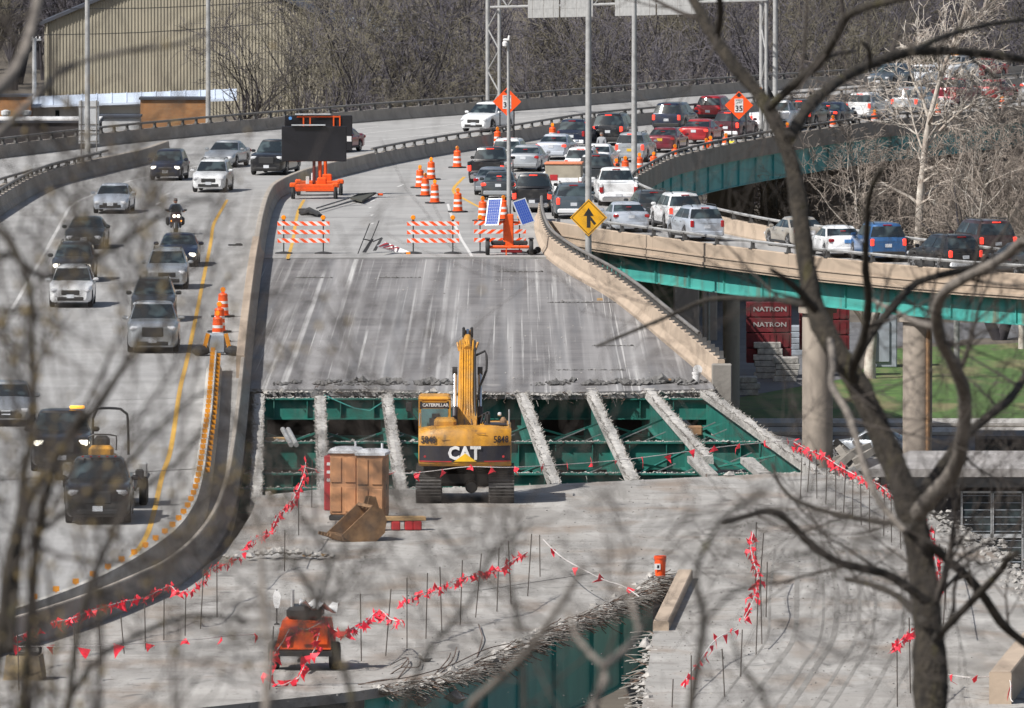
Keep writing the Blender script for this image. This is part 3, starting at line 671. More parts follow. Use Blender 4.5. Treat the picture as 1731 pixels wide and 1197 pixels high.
# grindings heaped along the gap edge
root = thing('grindings_heap', 'grey windrow of grindings along the gap edge', 'debris heap', at(800, 650))
o = Vector(root.location); b = MB()
for x0, x1, h in ((470, 505, .14), (540, 560, .22), (575, 610, .18), (612, 640, .14), (648, 668, .28), (700, 730, .2), (715, 735, .25), (740, 760, .18), (930, 965, .2), (990, 1060, .24), (1062, 1150, .3), (1155, 1180, .2), (900, 940, .12)):
    A, C = at(x0, 652, -.05), at(x1, 646, -.05)
    crust(b, [A - o, C - o], int(12 + 10 * (x1 - x0) / 20), .2, h * .3, h * .75, -.05)
tag(b.obj('heap', 'dirt', root), kind='stuff')

# ---- fascia girders
def fascia(name, label, P, side, z0, z1, m, inset=.25, stiff=2.2, w=.03, flange=.3):
    P = P[::1]; root = thing(name, label, 'girder', (P[0].x, P[0].y, z0)); o = Vector(root.location)
    rings = []
    for i, p in enumerate(P):
        t = (P[min(i + 1, len(P) - 1)] - P[max(i - 1, 0)]).normalized(); q = Vector((-t.y, t.x, 0)) * side; c = p + q * inset - o; c.z = 0
        rings.append([c + q * u + Vector((0, 0, z - z0)) for u, z in ((-flange / 2, z1), (flange / 2, z1), (flange / 2, z1 + .05), (w, z1 + .05), (w, z0 - .05), (flange / 2, z0 - .05), (flange / 2, z0), (-flange / 2, z0), (-flange / 2, z0 - .05), (-w, z0 - .05), (-w, z1 + .05), (-flange / 2, z1 + .05))][::(1 if side < 0 else -1)])
    b = MB(); b.loft(rings); b.obj('web', m, root, smooth=30)
    me = None
    for p, t in along(P, stiff):
        q = Vector((-t.y, t.x, 0)) * side; k = p + q * (inset - flange * .26) - o; k.z = 0
        if me is None:
            s_ = MB(); s_.box((0, 0, 0), (.03, flange * .4, (z0 - z1) - .12)); me = s_.mesh('stiffener', m)
        link('stiffener', me, root, (k.x, k.y, (z1 - z0) / 2), math.atan2(t.y, t.x))
    return root
fascia('fascia_girder', 'teal rust streaked girder under the outer side of the ramp', ROUT, 1, -.42, -1.6, 'teal', inset=.40, stiff=5)
fascia('fascia_girder', 'teal girder under the inner side of the ramp', RIN, -1, -.31, -1.6, 'teal', inset=.3, stiff=6)
fascia('fascia_girder', 'weathered teal girder under the curve of queued cars', RMAIN, 1, -.31, -1.85, 'teal_shade_lift', inset=.05, stiff=5)
fascia('fascia_girder', 'teal curved girder below the torn rebar edge', flat(WL), -1, -.26, -2.6, 'teal_shade_lift', inset=.35, stiff=5)
fascia('fascia_girder', 'dark green girder under the edge of the milled deck', RPAR, -1, -.42, -1.9, 'green', inset=.3)

# ---- piers
def pier(px, py, r, top, label, m='column', cap=None, under=None):
    p = at(px, py, G)
    if under:
        q = min(under, key=lambda v: abs(865.5 + F_PX * v.x / v.y - px)); p = Vector((deep(px, 600, q.y + 2.2).x, q.y + 2.2, G))
    root = thing('bridge_pier', label, 'pier', p)
    b = MB(); b.lathe([(r, -.3), (r, top - G)], 28); b.obj('column', m, root, smooth=40)
    b = MB(); b.lathe([(r * 1.25, top - G), (r * 1.25, top - G + .25)], 20); b.obj('cap', m, root, smooth=40)
    return root
pier(1382, 752, .70, -1.95, 'round tan pier behind the mossy tree trunk under the ramp', under=ROUT)
pr = pier(1551, 782, .66, -1.9, 'round shaded pier with a rusty drain pipe', under=ROUT)
b = MB(); b.tube([(.45, -.62, 0), (.45, -.62, 7.0)], .10, 8); b.obj('drain_pipe', 'rust', pr)
pier(1236, 690, .42, -1.9, 'slim round pier beside the parapet end block')
pier(1300, 470, .55, -2.1, 'round tan pier under the curve above the ramp cars')
for px, py, wd in ((1160, 600, 1.4), (1200, 575, .8), (1225, 470, 2.2), (1262, 470, .9)):
    p = at(px, py, G); b = MB(); b.rbox((0, 0, 3.5), (wd, 1.2, 7.2), .08); root = b.obj('bridge_pier', 'column', None, p); tag(root, {1160: 'wide wall pier in the shade beside the maroon bins', 1200: 'narrow wall pier beside the wide one under the ramp', 1225: 'broad wall pier under the curve of queued cars', 1262: 'narrow wall pier under the curve of queued cars'}[px], 'pier')
# piers that carry the other decks
for px, py, lab in ((260, 900, 'pier carrying the lower lanes'), (700, 1000, 'pier carrying the near deck behind its girder')):
    p = at(px, py); b = MB(); b.rbox((0, 0, 4.2), (1.4, 1.4, 8.4), .1); tag(b.obj('bridge_pier', 'column', None, (p.x, p.y + 12, G)), 'square ' + lab, 'pier')
# ================================================================== POLES, SIGNS, GANTRY
def pole(label, base, top, r0, r1, cat='light pole', name='light_pole'):
    root = thing(name, label, cat, base); h = (top - Vector(base)).length
    b = MB(); b.tube([(0, 0, .04), (0, 0, h)], [r0, r1], 12); b.obj('shaft', 'steel', root, smooth=60)
    b = MB(); b.box((0, 0, .03), (r0 * 3.4, r0 * 3.4, .06)); b.obj('base_plate', 'steel', root); return root
p = at(995, 446, 0); pm = pole('grey light pole carrying the yellow merge sign', (p.x, p.y + 1.4, G), Vector((p.x, p.y + 1.4, 22)), .17, .12)
MERGE_Y = p.y + 1.4
p = at(1072, 306); pole('grey light pole at the nose between ramp and curve', (p.x, p.y, 0), Vector((p.x, p.y, 14)), .17, .12)
p = at(1310, 468, G); pole('grey light pole rising behind the ramp beside the pier', (p.x, p.y, G), Vector((p.x, p.y, 18)), .19, .13)
p = at(148, 266); pl = pole('grey light pole standing before the square sign back', (p.x, p.y, .0), Vector((p.x, p.y, 13)), .17, .12)
p = at(351, 226); pole('grey light pole beside the orange brick building', (p.x, p.y + 1.2, -1), Vector((p.x, p.y + 1.2, 12)), .17, .11)
p = deep(58, 150, 840); r = thing('utility_pole', 'old utility pole with crossarm before the bluish trees', 'utility pole', (p.x, p.y, G))
b = MB(); zt = deep(58, 64, 840).z - G; b.tube([(0, 0, 0), (0, 0, zt)], [.2, .16], 8); b.obj('shaft', 'steel', r)
b = MB(); b.box((0, 0, zt - .15), (1.1, .12, .14)); b.obj('crossarm', 'steel', r)
for x in (-.45, -.15, .15, .45):
    b = MB(); b.lathe([(.05, zt - .08), (.07, zt), (.03, zt + .12)], 6, (x, 0, 0)); b.obj('insulator', 'white', r)

# square sign seen from behind
p = at(150, 262); r = thing('blank_sign', 'two grey blank sign backs stacked on posts at the gore', 'sign', (p.x, p.y + .35, 0))
s = scale_at(p)
for zc, h_, nm in (((262 - 196) / s, 1.72, 'upper_panel'), ((262 - 233) / s, .72, 'lower_panel')):
    b = MB(); b.rbox((0, .12, zc), (1.2, .04, h_), .02); b.obj('sign_panel', 'alu', r)
    for dz in (-h_ * .3, h_ * .3):
        b = MB(); b.box((0, .07, zc + dz), (1.16, .04, .06)); b.obj('stiffener', 'rail', r)
for x in (-.45, .45):
    b = MB(); b.tube([(x, .03, -.1), (x, .03, 3.2)], .035, 6); b.obj('post', 'rail', r)

# overhead sign gantry
GL, GR = at(834, 192), at(1291, 232)
r = thing('sign_gantry', 'grey truss gantry with sign backs spanning the lanes above the woods', 'sign gantry', GL); o = Vector(GL)
ztl, ztr = rise(834, 192, 12).z, rise(1291, 232, 0).z
d_ = Vector((1, 0, 0)); q_ = Vector((0, -1, 0))
for base, zt, nm, w2 in ((GL, ztl, 0, .38), (GR, ztr, 1, .14)):
    for sgn in (-1, 1):
        c = base - o + d_ * (w2 * sgn) + q_ * (.5 * sgn)
        b = MB(); b.tube([c + Vector((0, 0, -.5)), c + Vector((0, 0, zt + 1.6))], .13 if sgn < 0 else .11, 10); b.obj('tower_leg', 'steel', r, smooth=60)
    k = 5
    for i in range(k):
        s1 = 1 if i % 2 else -1; z0, z1 = zt * i / k, zt * (i + 1) / k
        b = MB(); b.tube([base - o + d_ * (w2 * s1) + q_ * (.5 * s1) + Vector((0, 0, z0)), base - o + d_ * (-w2 * s1) + q_ * (-.5 * s1) + Vector((0, 0, z1))], .045, 5); b.obj('lattice_bar', 'steel', r)
def gpt(f, dz, dq=0): return (GL - o) + (GR - GL) * f + Vector((0, 0, ztl + (ztr - ztl) * f + dz)) + q_ * dq
for dq in (-.55, .55):
    for dz in (0, 1.4):
        b = MB(); b.tube([gpt(-.01, dz, dq), gpt(1.01, dz, dq)], .07, 6); b.obj('chord', 'steel', r)
    for i in range(18):
        a, c = (0, 1.4) if i % 2 else (1.4, 0)
        b = MB(); b.tube([gpt(i / 18, a, dq), gpt((i + 1) / 18, c, dq)], .04, 4); b.obj('lattice_bar', 'steel', r)
for f0, f1 in ((.135, .26), (.26, .388), (.465, .62), (.62, .772)):
    A, C = gpt(f0, -.75, .75), gpt(f1 - .006, -.75, .75)
    b = MB()
    for k in range(4):
        z0 = k * .56; h_ = .55
        vs = [A + Vector((0, 0, z0)), C + Vector((0, 0, z0)), C + Vector((0, 0, z0 + h_)), A + Vector((0, 0, z0 + h_))]
        b.add(vs + [v + q_ * .05 for v in vs], [(0, 1, 2, 3), (7, 6, 5, 4), (0, 4, 5, 1), (3, 2, 6, 7), (0, 3, 7, 4), (1, 5, 6, 2)])
    b.obj('sign_panel', 'steel', r)
    for f in (f0 + .02, (f0 + f1) / 2, f1 - .025):
        b = MB(); c = gpt(f, 0, .68); b.box(c + Vector((0, 0, .3)), (.1, .1, 2.4)); b.obj('hanger', 'rail', r)

# yellow merge sign
def diamond(name, label, cat, P, half, m, legs=None):
    """P is the centre; the plate faces the camera"""
    r = thing(name, label, cat, P)
    b = MB(); b.prism([(0, -half), (half, 0), (0, half), (-half, 0)], 'y', -.015, .015); b.obj('plate', m, r); return r
P = deep(995, 368, MERGE_Y - .25); r = diamond('merge_sign', 'yellow diamond sign with black merge arrow on the light pole', 'road sign', P, .86, mat('warning yellow sheeting', (.80, .40, .012), .5))
b = MB(); e = [(0, -.80), (.80, 0), (0, .80), (-.80, 0)]; i_ = [(0, -.755), (.755, 0), (0, .755), (-.755, 0)]
b.add([(x, -.019, z) for x, z in e + i_] + [(x, -.0155, z) for x, z in e + i_], [(k, (k + 1) % 4, 4 + (k + 1) % 4, 4 + k) for k in range(4)]); b.obj('border', 'black', r)
b = MB(); b.prism([(-.085, -.46), (.085, -.46), (.085, .08), (.24, .08), (0, .46), (-.24, .08), (-.085, .08)], 'y', -.021, -.0155); b.obj('arrow', 'black', r)
b = MB(); b.prism([(.09, -.12), (.25, -.34), (.35, -.27), (.09, .06)], 'y', -.0205, -.0156); b.obj('branch_mark', 'black', r)
# orange speed signs ahead
def speed_sign(px, pyc, pyb, label):
    base = at(px, pyb); C = rise(px, pyb, pyc); s = scale_at(base)
    r = diamond('speed_sign', label, 'road sign', (C.x, C.y - .1, C.z), 24 / s, 'orange_sign'); hh = 24 / s; z0 = -C.z
    b = MB(); b.rbox((0, -.025, -.02 * hh), (.40 * hh * 1.5, .02, .62 * hh * 1.55), .03); b.obj('speed_plate', 'white', r)
    text('lettering', 'SPEED', .17, 'black', r, (0, -.04, .30), ext=.003); text('lettering', 'LIMIT', .17, 'black', r, (0, -.04, .15), ext=.003)
    text('number', '35', .46, 'black', r, (0, -.04, -.20), ext=.004, bold=.012)
    b = MB(); b.prism([(-.09, .50), (.09, .50), (.09, .58), (.2, .58), (0, .78), (-.2, .58), (-.09, .58)], 'y', -.021, -.0155); b.obj('arrow', 'black', r)
    for x in (-.42, .42):
        b = MB(); b.tube([(x, .06, z0), (x, .06, -.3)], .04, 5); b.obj('leg', 'black', r)
        b = MB(); b.box((x, 0, z0 + .04), (.1, 1.6, .08)); b.obj('foot', 'black', r)
        for y in (-.55, .55):
            b = MB(); b.rbox((x, y, z0 + .17), (.5, .4, .18), .08); b.obj('sandbag', mat('sandbag cloth', (.62, .52, .04), .9) if 'sandbag cloth' not in bpy.data.materials else bpy.data.materials['sandbag cloth'], r)
speed_sign(857, 172, 244, 'orange diamond 35 speed sign behind the thin mast among the front cars')
speed_sign(1249, 178, 246, 'orange diamond 35 speed sign beside the mossy tree trunk')

# ================================================================== DRUMS AND BARRICADES
def make_drum():
    r = thing('traffic_drum', 'x', 'traffic drum')
    z = [(.10, .235, .29), (.29, .22, .40 - .0), (.40, .22, .535), (.535, .205, .645), (.645, .205, .78)]
    b = MB(); b.lathe([(.29, .0), (.285, .10), (.235, .11), (.235, .27), (.222, .275), (.222, .40), (.215, .545), (.205, .55), (.205, .665), (.20, .78), (.19, .86), (.20, .92), (.16, .98), (.05, .99)], 20); b.obj('barrel', 'orange', r, smooth=30)
    for z0, z1, r0, r1 in ((.28, .40, .2255, .2245), (.555, .665, .2105, .209)):
        b = MB(); b.lathe([(r0, z0), (r1, z1)], 20); b.obj('reflective_band', 'white', r, smooth=60)
    b = MB(); b.prism([(.52 * math.cos(k * math.pi / 4 + .39), .52 * math.sin(k * math.pi / 4 + .39)) for k in range(8)], 'z', 0.006, .07); b.obj('rubber_base', 'rubber', r)
    l = MB(); l.lathe([(.095, -.03), (.11, 0), (.095, .03)], 14, (0, 0, 1.14), 'y'); lo = l.obj('warning_lamp', 'amber', r, smooth=40)
    l = MB(); l.box((0, 0, 1.01), (.14, .09, .07)); l.obj('battery_case', 'orange', lo)
    return r
drum0 = make_drum(); first = [True]
def drum(px, py, label, sc=1.0, rz=0.0):
    o = drum0 if first[0] else copy_tree(drum0); first[0] = False
    P = at(px, py); o.location = (P.x, P.y, 0.004); o.rotation_euler = (0, 0, rz); o['label'] = label; o['group'] = 'orange traffic drums'; return o
DR = [(773, 284, 'drum standing alone on the closed lane beside the lifted black pickup'), (729, 304, 'hindmost drum of the loose cluster on the closed road'), (710, 318, 'drum behind two others, outermost of the cluster on the closed road'),
      (719, 332, 'drum between two others in the cluster on the closed road'), (735, 344, 'front drum of the cluster, clear of the others'), (774, 359, 'drum at the tip of the bent yellow line'),
      (816, 374, 'drum just behind the pale solar panel'), (851, 372, 'drum half hidden between the solar panels and the mast'), (841, 250, 'drum at the feet of the first orange speed sign'),
      (934, 243, 'drum peeking over the grey sedan by the median'), (1057, 302, 'drum beside the light pole at the nose of the ramp'), (1042, 306, 'drum mostly hidden behind the dark pickup with only its lamp high'),
      (1081, 296, 'drum tucked behind the light pole beside the curve rail'), (1105, 294, 'drum behind the rail after the nose, before the dark red sedan'), (1141, 281, 'drum behind the curve rail beside the dark red sedan'),
      (1194, 270, 'drum of a pair behind the curve rail near the bright red sedan'), (1201, 266, 'drum close behind its twin near the bright red sedan'), (1227, 261, 'drum before the maroon crossover, ahead of the second speed sign'),
      (1331, 242, 'drum behind the rail beyond the mossy trunk'), (1408, 229, 'drum beside the dark blue sedan behind the thin twigs'), (1478, 219, 'drum beside the white crossover on the far curve'),
      (1585, 209, 'drum behind the white sycamore limbs'), (1694, 195, 'last drum along the far curve'), (377, 536, 'hindmost of the stacked drums before the reflector barrier'),
      (371, 562, 'middle drum of the row before the reflector barrier'), (368, 578, 'front drum pushed against the reflector barrier nose')]
for px, py, lab in DR: drum(px, py, 'orange and white ' + lab if len(lab.split()) < 12 else lab, rz=RND.uniform(-.6, .6))
# nose piece of the temporary barrier
P = at(367, 600); r = thing('crash_cushion', 'grey end panel with orange chevrons at the barrier nose', 'crash cushion', P)
b = MB(); b.rbox((0, 0, .45), (.7, .5, .8), .08); b.obj('panel', 'wall_grey', r)
for sx in (-1, 1):
    b = MB(); b.box((sx * .42, -.27, .55), (.16, .04, .62), Matrix.Rotation(sx * -.25, 3, 'Y')); b.obj('chevron', 'reflector', r)
for sx in (-1, 1):
    for k in range(3):
        b = MB(); b.rbox((sx * (.5 + .1 * k), -.1 - .35 * k, .2), (.5, .4, .35), .12); b.obj('sandbag', 'rubber', r)

def make_barricade(flip):
    r = thing('road_barricade', 'x', 'barricade')
    W = 2.45
    for z in (.62, 1.02, 1.42):
        b = MB(); b.box((0, 0, z), (W, .05, .2)); ra = b.obj('rail', 'white', r)
        b = MB(); b.m = 0; x = -W / 2 - .12
        while x < W / 2:
            s0 = .13 * flip
            q = [(x - s0, z - .1), (x + .2 - s0, z - .1), (x + .2 + s0, z + .1), (x + s0, z + .1)]
            q = [(max(-W / 2, min(W / 2, u)), v) for u, v in q]
            if q[1][0] - q[0][0] > .04 or q[2][0] - q[3][0] > .04: b.prism(q, 'y', -.029, -.0255)
            x += .42
        b.obj('stripe', 'orange_sign', ra)
    for x in (-.93, .93):
        b = MB(); b.tube([(x, .06, .05), (x, .06, 1.58)], .03, 6); b.obj('post', 'black', r)
        b = MB(); b.lathe([(.42, 0), (.40, .05), (.1, .10)], 14, (x, .03, .004)); b.obj('base', 'rubber', r, smooth=40)
        b = MB(); b.lathe([(.09, -.04), (.115, 0), (.09, .04)], 14, (x, .0, 1.70), 'y'); l = b.obj('warning_lamp', 'amber', r, smooth=40)
        b = MB(); b.box((x, 0.06, 1.56), (.12, .1, .14)); b.obj('battery_case', 'black', l)
    return r
for (px, py, lab, fl, rz) in ((513, 429, 'striped barricade across the yellow edge line beside the median', -1, R(-2)), (732, 429, 'striped barricade standing across the middle of the closed road', -1, R(0)), (845, 428, 'striped barricade half hidden behind the solar trailer', 1, R(4))):
    r = make_barricade(fl); r.location = at(px, py); r.rotation_euler = (0, 0, rz); r['label'] = lab; r['group'] = 'striped road barricades'

# fallen barricade / sign frame
def pnt(x, y, z=0): return at(x, y, z)
r = thing('fallen_sign', 'toppled sign frame lying on the road before the barricade', 'fallen sign', at(650, 425)); o = Vector(r.location)
for pts, rad in (([(605, 429, 429), (625, 427, 378)], .025), ([(628, 427, 405), (641, 426, 373)], .025), ([(614, 427, 404), (632, 426, 408), (646, 426, 402)], .03)):
    b = MB(); b.tube([rise(x, yb, ys) - o for x, yb, ys in pts], rad, 5); b.obj('leg', 'black', r)
for pts in ([(612, 429, 427), (619, 429, 427), (632, 427, 404), (627, 427, 404)], [(630, 428, 424), (636, 428, 424), (648, 427, 402), (642, 427, 404)]):
    b = MB(); P4 = [rise(*p) - o for p in pts]; b.add(P4 + [p + Vector((0, .06, 0)) for p in P4], [(0, 1, 2, 3), (7, 6, 5, 4), (0, 4, 5, 1), (1, 5, 6, 2), (2, 6, 7, 3), (3, 7, 4, 0)]); b.obj('foot_board', 'black', r)
P4 = [at(637, 417, .42) - o, at(650, 410, .5) - o, at(692, 427, .06) - o, at(668, 427, .06) - o]
b = MB(); b.add(P4 + [p + Vector((0, 0, .04)) for p in P4], [(3, 2, 1, 0), (4, 5, 6, 7), (0, 1, 5, 4), (1, 2, 6, 5), (2, 3, 7, 6), (3, 0, 4, 7)]); pan = b.obj('panel', 'white', r)
b = MB()
for k in (.08, .3, .52):
    A, B_ = P4[0].lerp(P4[3], k), P4[1].lerp(P4[2], k); C, D = P4[1].lerp(P4[2], k + .1), P4[0].lerp(P4[3], k + .1); up = Vector((0, 0, .044))
    b.add([A + up, B_ + up, C + up, D + up], [(0, 1, 2, 3)])
b.obj('stripe', 'red', pan)
b = MB(); b.box(at(690, 428, .1) - o, (.2, .1, .1)); b.obj('lamp', 'amber', r)

# folded dark roll-up sign lying on the lane with its poles
r = thing('rolled_sign', 'black bundle with two long poles lying on the closed lane', 'folded sign', at(525, 357)); o = Vector(r.location)
b = MB(); rg = random.Random(4)
for k in range(14):
    a = at(505 + rg.uniform(0, 12), 354 + rg.uniform(0, 9), .1) - o; c = at(532 + rg.uniform(0, 12), 357 + rg.uniform(0, 8), .1) - o
    b.tube([a, (a + c) / 2 + Vector((0, 0, rg.uniform(.0, .22))), c], .07, 5)
b.obj('bundle', 'rubber', r, smooth=60)
for a, c in (((535, 357, 352), (600, 336, 332)), ((540, 360, 356), (610, 340, 336))):
    b = MB(); b.tube([rise(*a) - o, rise(*c) - o], .035, 6); b.obj('pole', 'black', r)
P4 = [at(592, 337, .12) - o, at(606, 330, .25) - o, at(636, 328, .14) - o, at(612, 342, .1) - o]
b = MB(); b.add(P4 + [p + Vector((0, 0, .1)) for p in P4], [(3, 2, 1, 0), (4, 5, 6, 7), (0, 1, 5, 4), (1, 2, 6, 5), (2, 3, 7, 6), (3, 0, 4, 7)]); b.obj('cloth', mat('dark sign cloth', (.05, .05, .04), .8), r)
b = MB(); b.rbox(at(643, 329, .12) - o, (.3, .14, .12), .03); b.obj('tip', 'orange', r)
b = MB(); P = at(398, 415, .02); b.rbox((0, 0, .03), (.7, .25, .06), .02); b.rbox((.15, .1, .06), (.3, .2, .08), .03); tag(b.obj('tyre_scrap', 'rubber', None, P), 'black tyre scrap lying by the yellow edge line', 'road debris')

# ================================================================== TRAILERS
def wheel_mesh(r=.33, w=.2, name='tyre'):
    b = MB(); b.lathe([(r * .62, -w / 2), (r * .92, -w / 2), (r, -w / 2 + .04), (r, w / 2 - .04), (r * .92, w / 2), (r * .62, w / 2)], 18, (0, 0, 0), 'x'); return b.mesh(name, 'rubber', 40)
def board_trailer(px, py, label, bw, bh, zc, rz, off=0.0, back=False):
    r = thing('message_board', label, 'message board', at(px, py), rz)
    b = MB(); b.rbox((off, 0, zc), (bw, .22, bh), .03); bd = b.obj('board', 'board', r)
    b = MB(); b.box((off - .3, -.02, zc + bh / 2 + .06), (bw * .52, .5, .05)); b.obj('solar_lid', 'alu', bd)
    b = MB(); b.tube([(0, .1, .6), (0, .1, zc)], .085, 6); b.obj('mast', mat('dark red mast', (.12, .02, .015), .5), r)
    b = MB(); b.tube([(.32, .25, .9), (.32, .2, zc)], .1, 6); b.rbox((.42, .3, .85), (.5, .5, .55), .06); b.obj('lift_arm', 'orange_metal', r)
    b = MB(); b.rbox((0, 0, .62), (2.2, .9, .30), .04); b.box((0, -.5, .48), (2.3, .12, .12)); b.obj('chassis', 'orange_metal', r)
    b = MB(); b.tube([(-.75, -.55, .22), (.75, -.55, .22)], .04, 5); b.obj('axle_bar', 'black', r)
    wm = wheel_mesh(.32, .2)
    for x in (-1.12, 1.12):
        link('tyre', wm, r, (x, -.35, .32))
        b = MB(); b.rbox((x, -.1, .72), (.34, .7, .26), .06); b.obj('fender', 'orange_metal', r)
        b = MB(); b.tube([(x * .98, -.75, .08), (x * .98, -.75, .66)], .045, 6); b.obj('jack_leg', 'black', r)
    b = MB(); b.rbox((-.35, -.1, .98), (.18, .2, .4), .02); b.obj('battery_box', 'white', r)
    return r
board_trailer(531, 336, 'large blank message board on an orange trailer, in front', 3.42, 1.86, 2.90, R(3), -.0)
r = board_trailer(540, 330, 'second blank message board on a trailer partly hidden behind the first', 3.6, 1.9, 3.30, R(3), -.05)
b = MB()
for x in (-1.55, -1.2, .05, .38):
    b.box((x + .7, -.16, 3.93), (.07, .05, .6))
b.box((-.05, -.165, 4.18), (2.3, .05, .07)); b.obj('lift_frame', 'orange_metal', r)
b = MB(); b.lathe([(.09, -.01), (.09, .01)], 12, (-1.55, -.125, 4.1), 'y'); b.obj('round_sticker', 'plate_blue', r)
b = MB(); b.box((1.58, -.125, 3.0), (.24, .02, .28)); b.obj('notice', 'white', r)

# solar camera trailer
P = at(861, 431); r = thing('camera_trailer', 'orange solar trailer with two blue panels and a tall camera mast', 'camera trailer', P, R(1)); 
b = MB(); b.rbox((0, 0, 1.15), (.40, .34, 1.55), .04); b.obj('mast_box', 'orange_metal', r)
b = MB(); b.rbox((-.22, .02, 1.0), (.14, .3, 1.1), .03); b.obj('winch_post', 'orange_metal', r)
b = MB(); b.tube([(-.98, -.2, .38), (.98, -.2, .38)], .075, 8); b.box((0, .6, .36), (.16, 1.8, .1)); b.obj('axle', 'orange_metal', r)
wm = wheel_mesh(.36, .2)
for x in (-1.02, 1.02):
    link('tyre', wm, r, (x, -.15, .36))
    b = MB(); b.rbox((x, .05, .76), (.26, .8, .07), .03); b.obj('fender', 'black', r)
for x in (-.5, .5):
    b = MB(); b.rbox((x, .2, .56), (.72, .7, .2), .05); b.obj('battery_case', 'rubber', r)
b = MB(); b.rbox((.1, .0, .18), (1.0, .3, .12), .02); b.obj('tail_bar', 'red', r)
b = MB(); b.box((-.15, -.2, .25), (.06, .06, .5)); b.obj('jack_leg', 'orange_metal', r)
b = MB(); b.tube([(-.45, .1, 1.55), (.75, .1, 1.5)], .06, 6); b.tube([(-.5, .12, 1.5), (0, .1, 1.65)], .05, 6); b.obj('panel_arm', 'orange_metal', r)
zt = rise(861, 431, 68).z
b = MB(); b.tube([(-.02, 0, 1.7), (-.02, 0, 4.6), (-.06, 0, zt)], [.11, .10, .05], 8); b.obj('mast', 'steel', r, smooth=60)
cm = MB(); cm.rbox((-.14, -.1, zt + .02), (.30, .16, .12), .04); cm.lathe([(.05, -.30), (.12, -.26), (.13, -.1), (.06, -.04)], 10, (-.2, -.1, zt)); cm.tube([(-.05, 0, zt), (0, 0, zt + .22)], .05, 6); cm.obj('camera_head', 'white', r, smooth=40)
def solar(cx, cz, rot, w_, h_, lab):
    k = MB(); k.box((0, 0, 0), (w_, .05, h_)); fr = k.obj('solar_panel', 'alu', r, (cx, -.28, cz), rot)
    nx, nz = 6, 9; cw, ch = (w_ - .09) / nx, (h_ - .09) / nz; cm_ = MB(); cm_.box((0, 0, 0), (cw - .008, .006, ch - .008)); me = cm_.mesh('cell', 'cell')
    k = MB(); k.box((0, -.0265, 0), (w_ - .07, .003, h_ - .07)); k.obj('backing', 'cell_line', fr)
    for i in range(nx):
        for j in range(nz): link('cell', me, fr, (-w_ / 2 + .045 + cw * (i + .5), -.0305, -h_ / 2 + .045 + ch * (j + .5)))
solar(-.74, 2.03, (R(-20), R(-2), R(-28)), .72, 1.32, '')
solar(.66, 2.03, (R(-24), R(-17), R(14)), .66, 1.26, '')
b = MB(); P = at(900, 430); b.rbox((0, 0, .12), (.55, .5, .24), .1); b.rbox((.25, .1, .2), (.3, .3, .3), .08); b.rbox((.1, -.24, .2), (.22, .03, .1), .01); tag(b.obj('black_sack', 'rubber', None, P), 'black rubber sack lying beside the trailer wheel', 'sack')

# ================================================================== EXCAVATOR
P = at(786, 851); r = thing('excavator', 'yellow tracked excavator seen from behind at the edge of the gap', 'excavator', (P.x, P.y + 2.0, 0)); 
def track_unit(x):
    w_ = .80; path = []
    for k in range(9): a = math.pi / 2 + k * math.pi / 8; path.append((-1.75 + .46 * math.cos(a), .50 + .46 * math.sin(a)))
    for k in range(9): a = -math.pi / 2 + k * math.pi / 8; path.append((1.75 + .46 * math.cos(a), .50 + .46 * math.sin(a)))
    path.append(path[0]); pts = [Vector((x, y, z)) for y, z in path]
    b = MB(); b.prism([(y * .97, .5 + (z - .5) * .86) for y, z in path[:-1]], 'x', x - .22, x + .22); root = b.obj('track_frame', 'black', r)
    me = None; sh = MB()
    sh.box((0, 0, 0), (w_, .165, .035)); sh.box((0, .05, .035), (w_, .025, .05)); sh.box((0, -.05, .03), (w_, .02, .04)); me = sh.mesh('track_shoe', 'track')
    L = sum((c - a).length for a, c in zip(pts, pts[1:])); n_ = int(L / .185)
    for p, t in along(pts, L / n_):
        ang = math.atan2(t.z, t.y); link('track_shoe', me, root, p, (ang + math.pi, 0, 0))
    for y in (-1.75, 1.75):
        b = MB(); b.lathe([(.30, -.26), (.34, -.24), (.34, .24), (.30, .26)], 16, (x, y, .5), 'x'); b.obj('sprocket', 'track', root)
track_unit(-1.14); track_unit(1.14)
b = MB(); b.rbox((0, 0, .72), (1.7, 2.4, .5), .1); b.lathe([(.75, .9), (.75, 1.2)], 20); b.obj('carbody', 'black', r)
b = MB(); b.lathe([(.16, -.5), (.2, -.45), (.2, -.1), (.1, -.06)], 12, (.2, -1.3, .5), 'y'); b.obj('swivel', 'black', r)
# counterweight: lofted across x so that the rear is rounded
def cwring(x):
    f = abs(x) / 1.45; bulge = .32 * (1 - f ** 3.2)
    yr = -2.3 - bulge
    drop = .10 * f ** 4
    return [(x, yr + .10, 1.20), (x, yr, 1.28), (x, yr - .02, 1.42), (x, yr, 2.05), (x, yr + .05, 2.25 - drop), (x, yr + .16, 2.37 - drop), (x, yr + .45, 2.43 - drop), (x, -1.5, 2.43 - drop), (x, -1.5, 1.20)]
xs = [-1.45, -1.42, -1.3, -1.05, -.75, -.4, 0, .4, .75, 1.05, 1.3, 1.42, 1.45]
b = MB(); b.loft([cwring(x) for x in xs]); cw_ = b.obj('counterweight', 'cat_yellow', r, smooth=35)
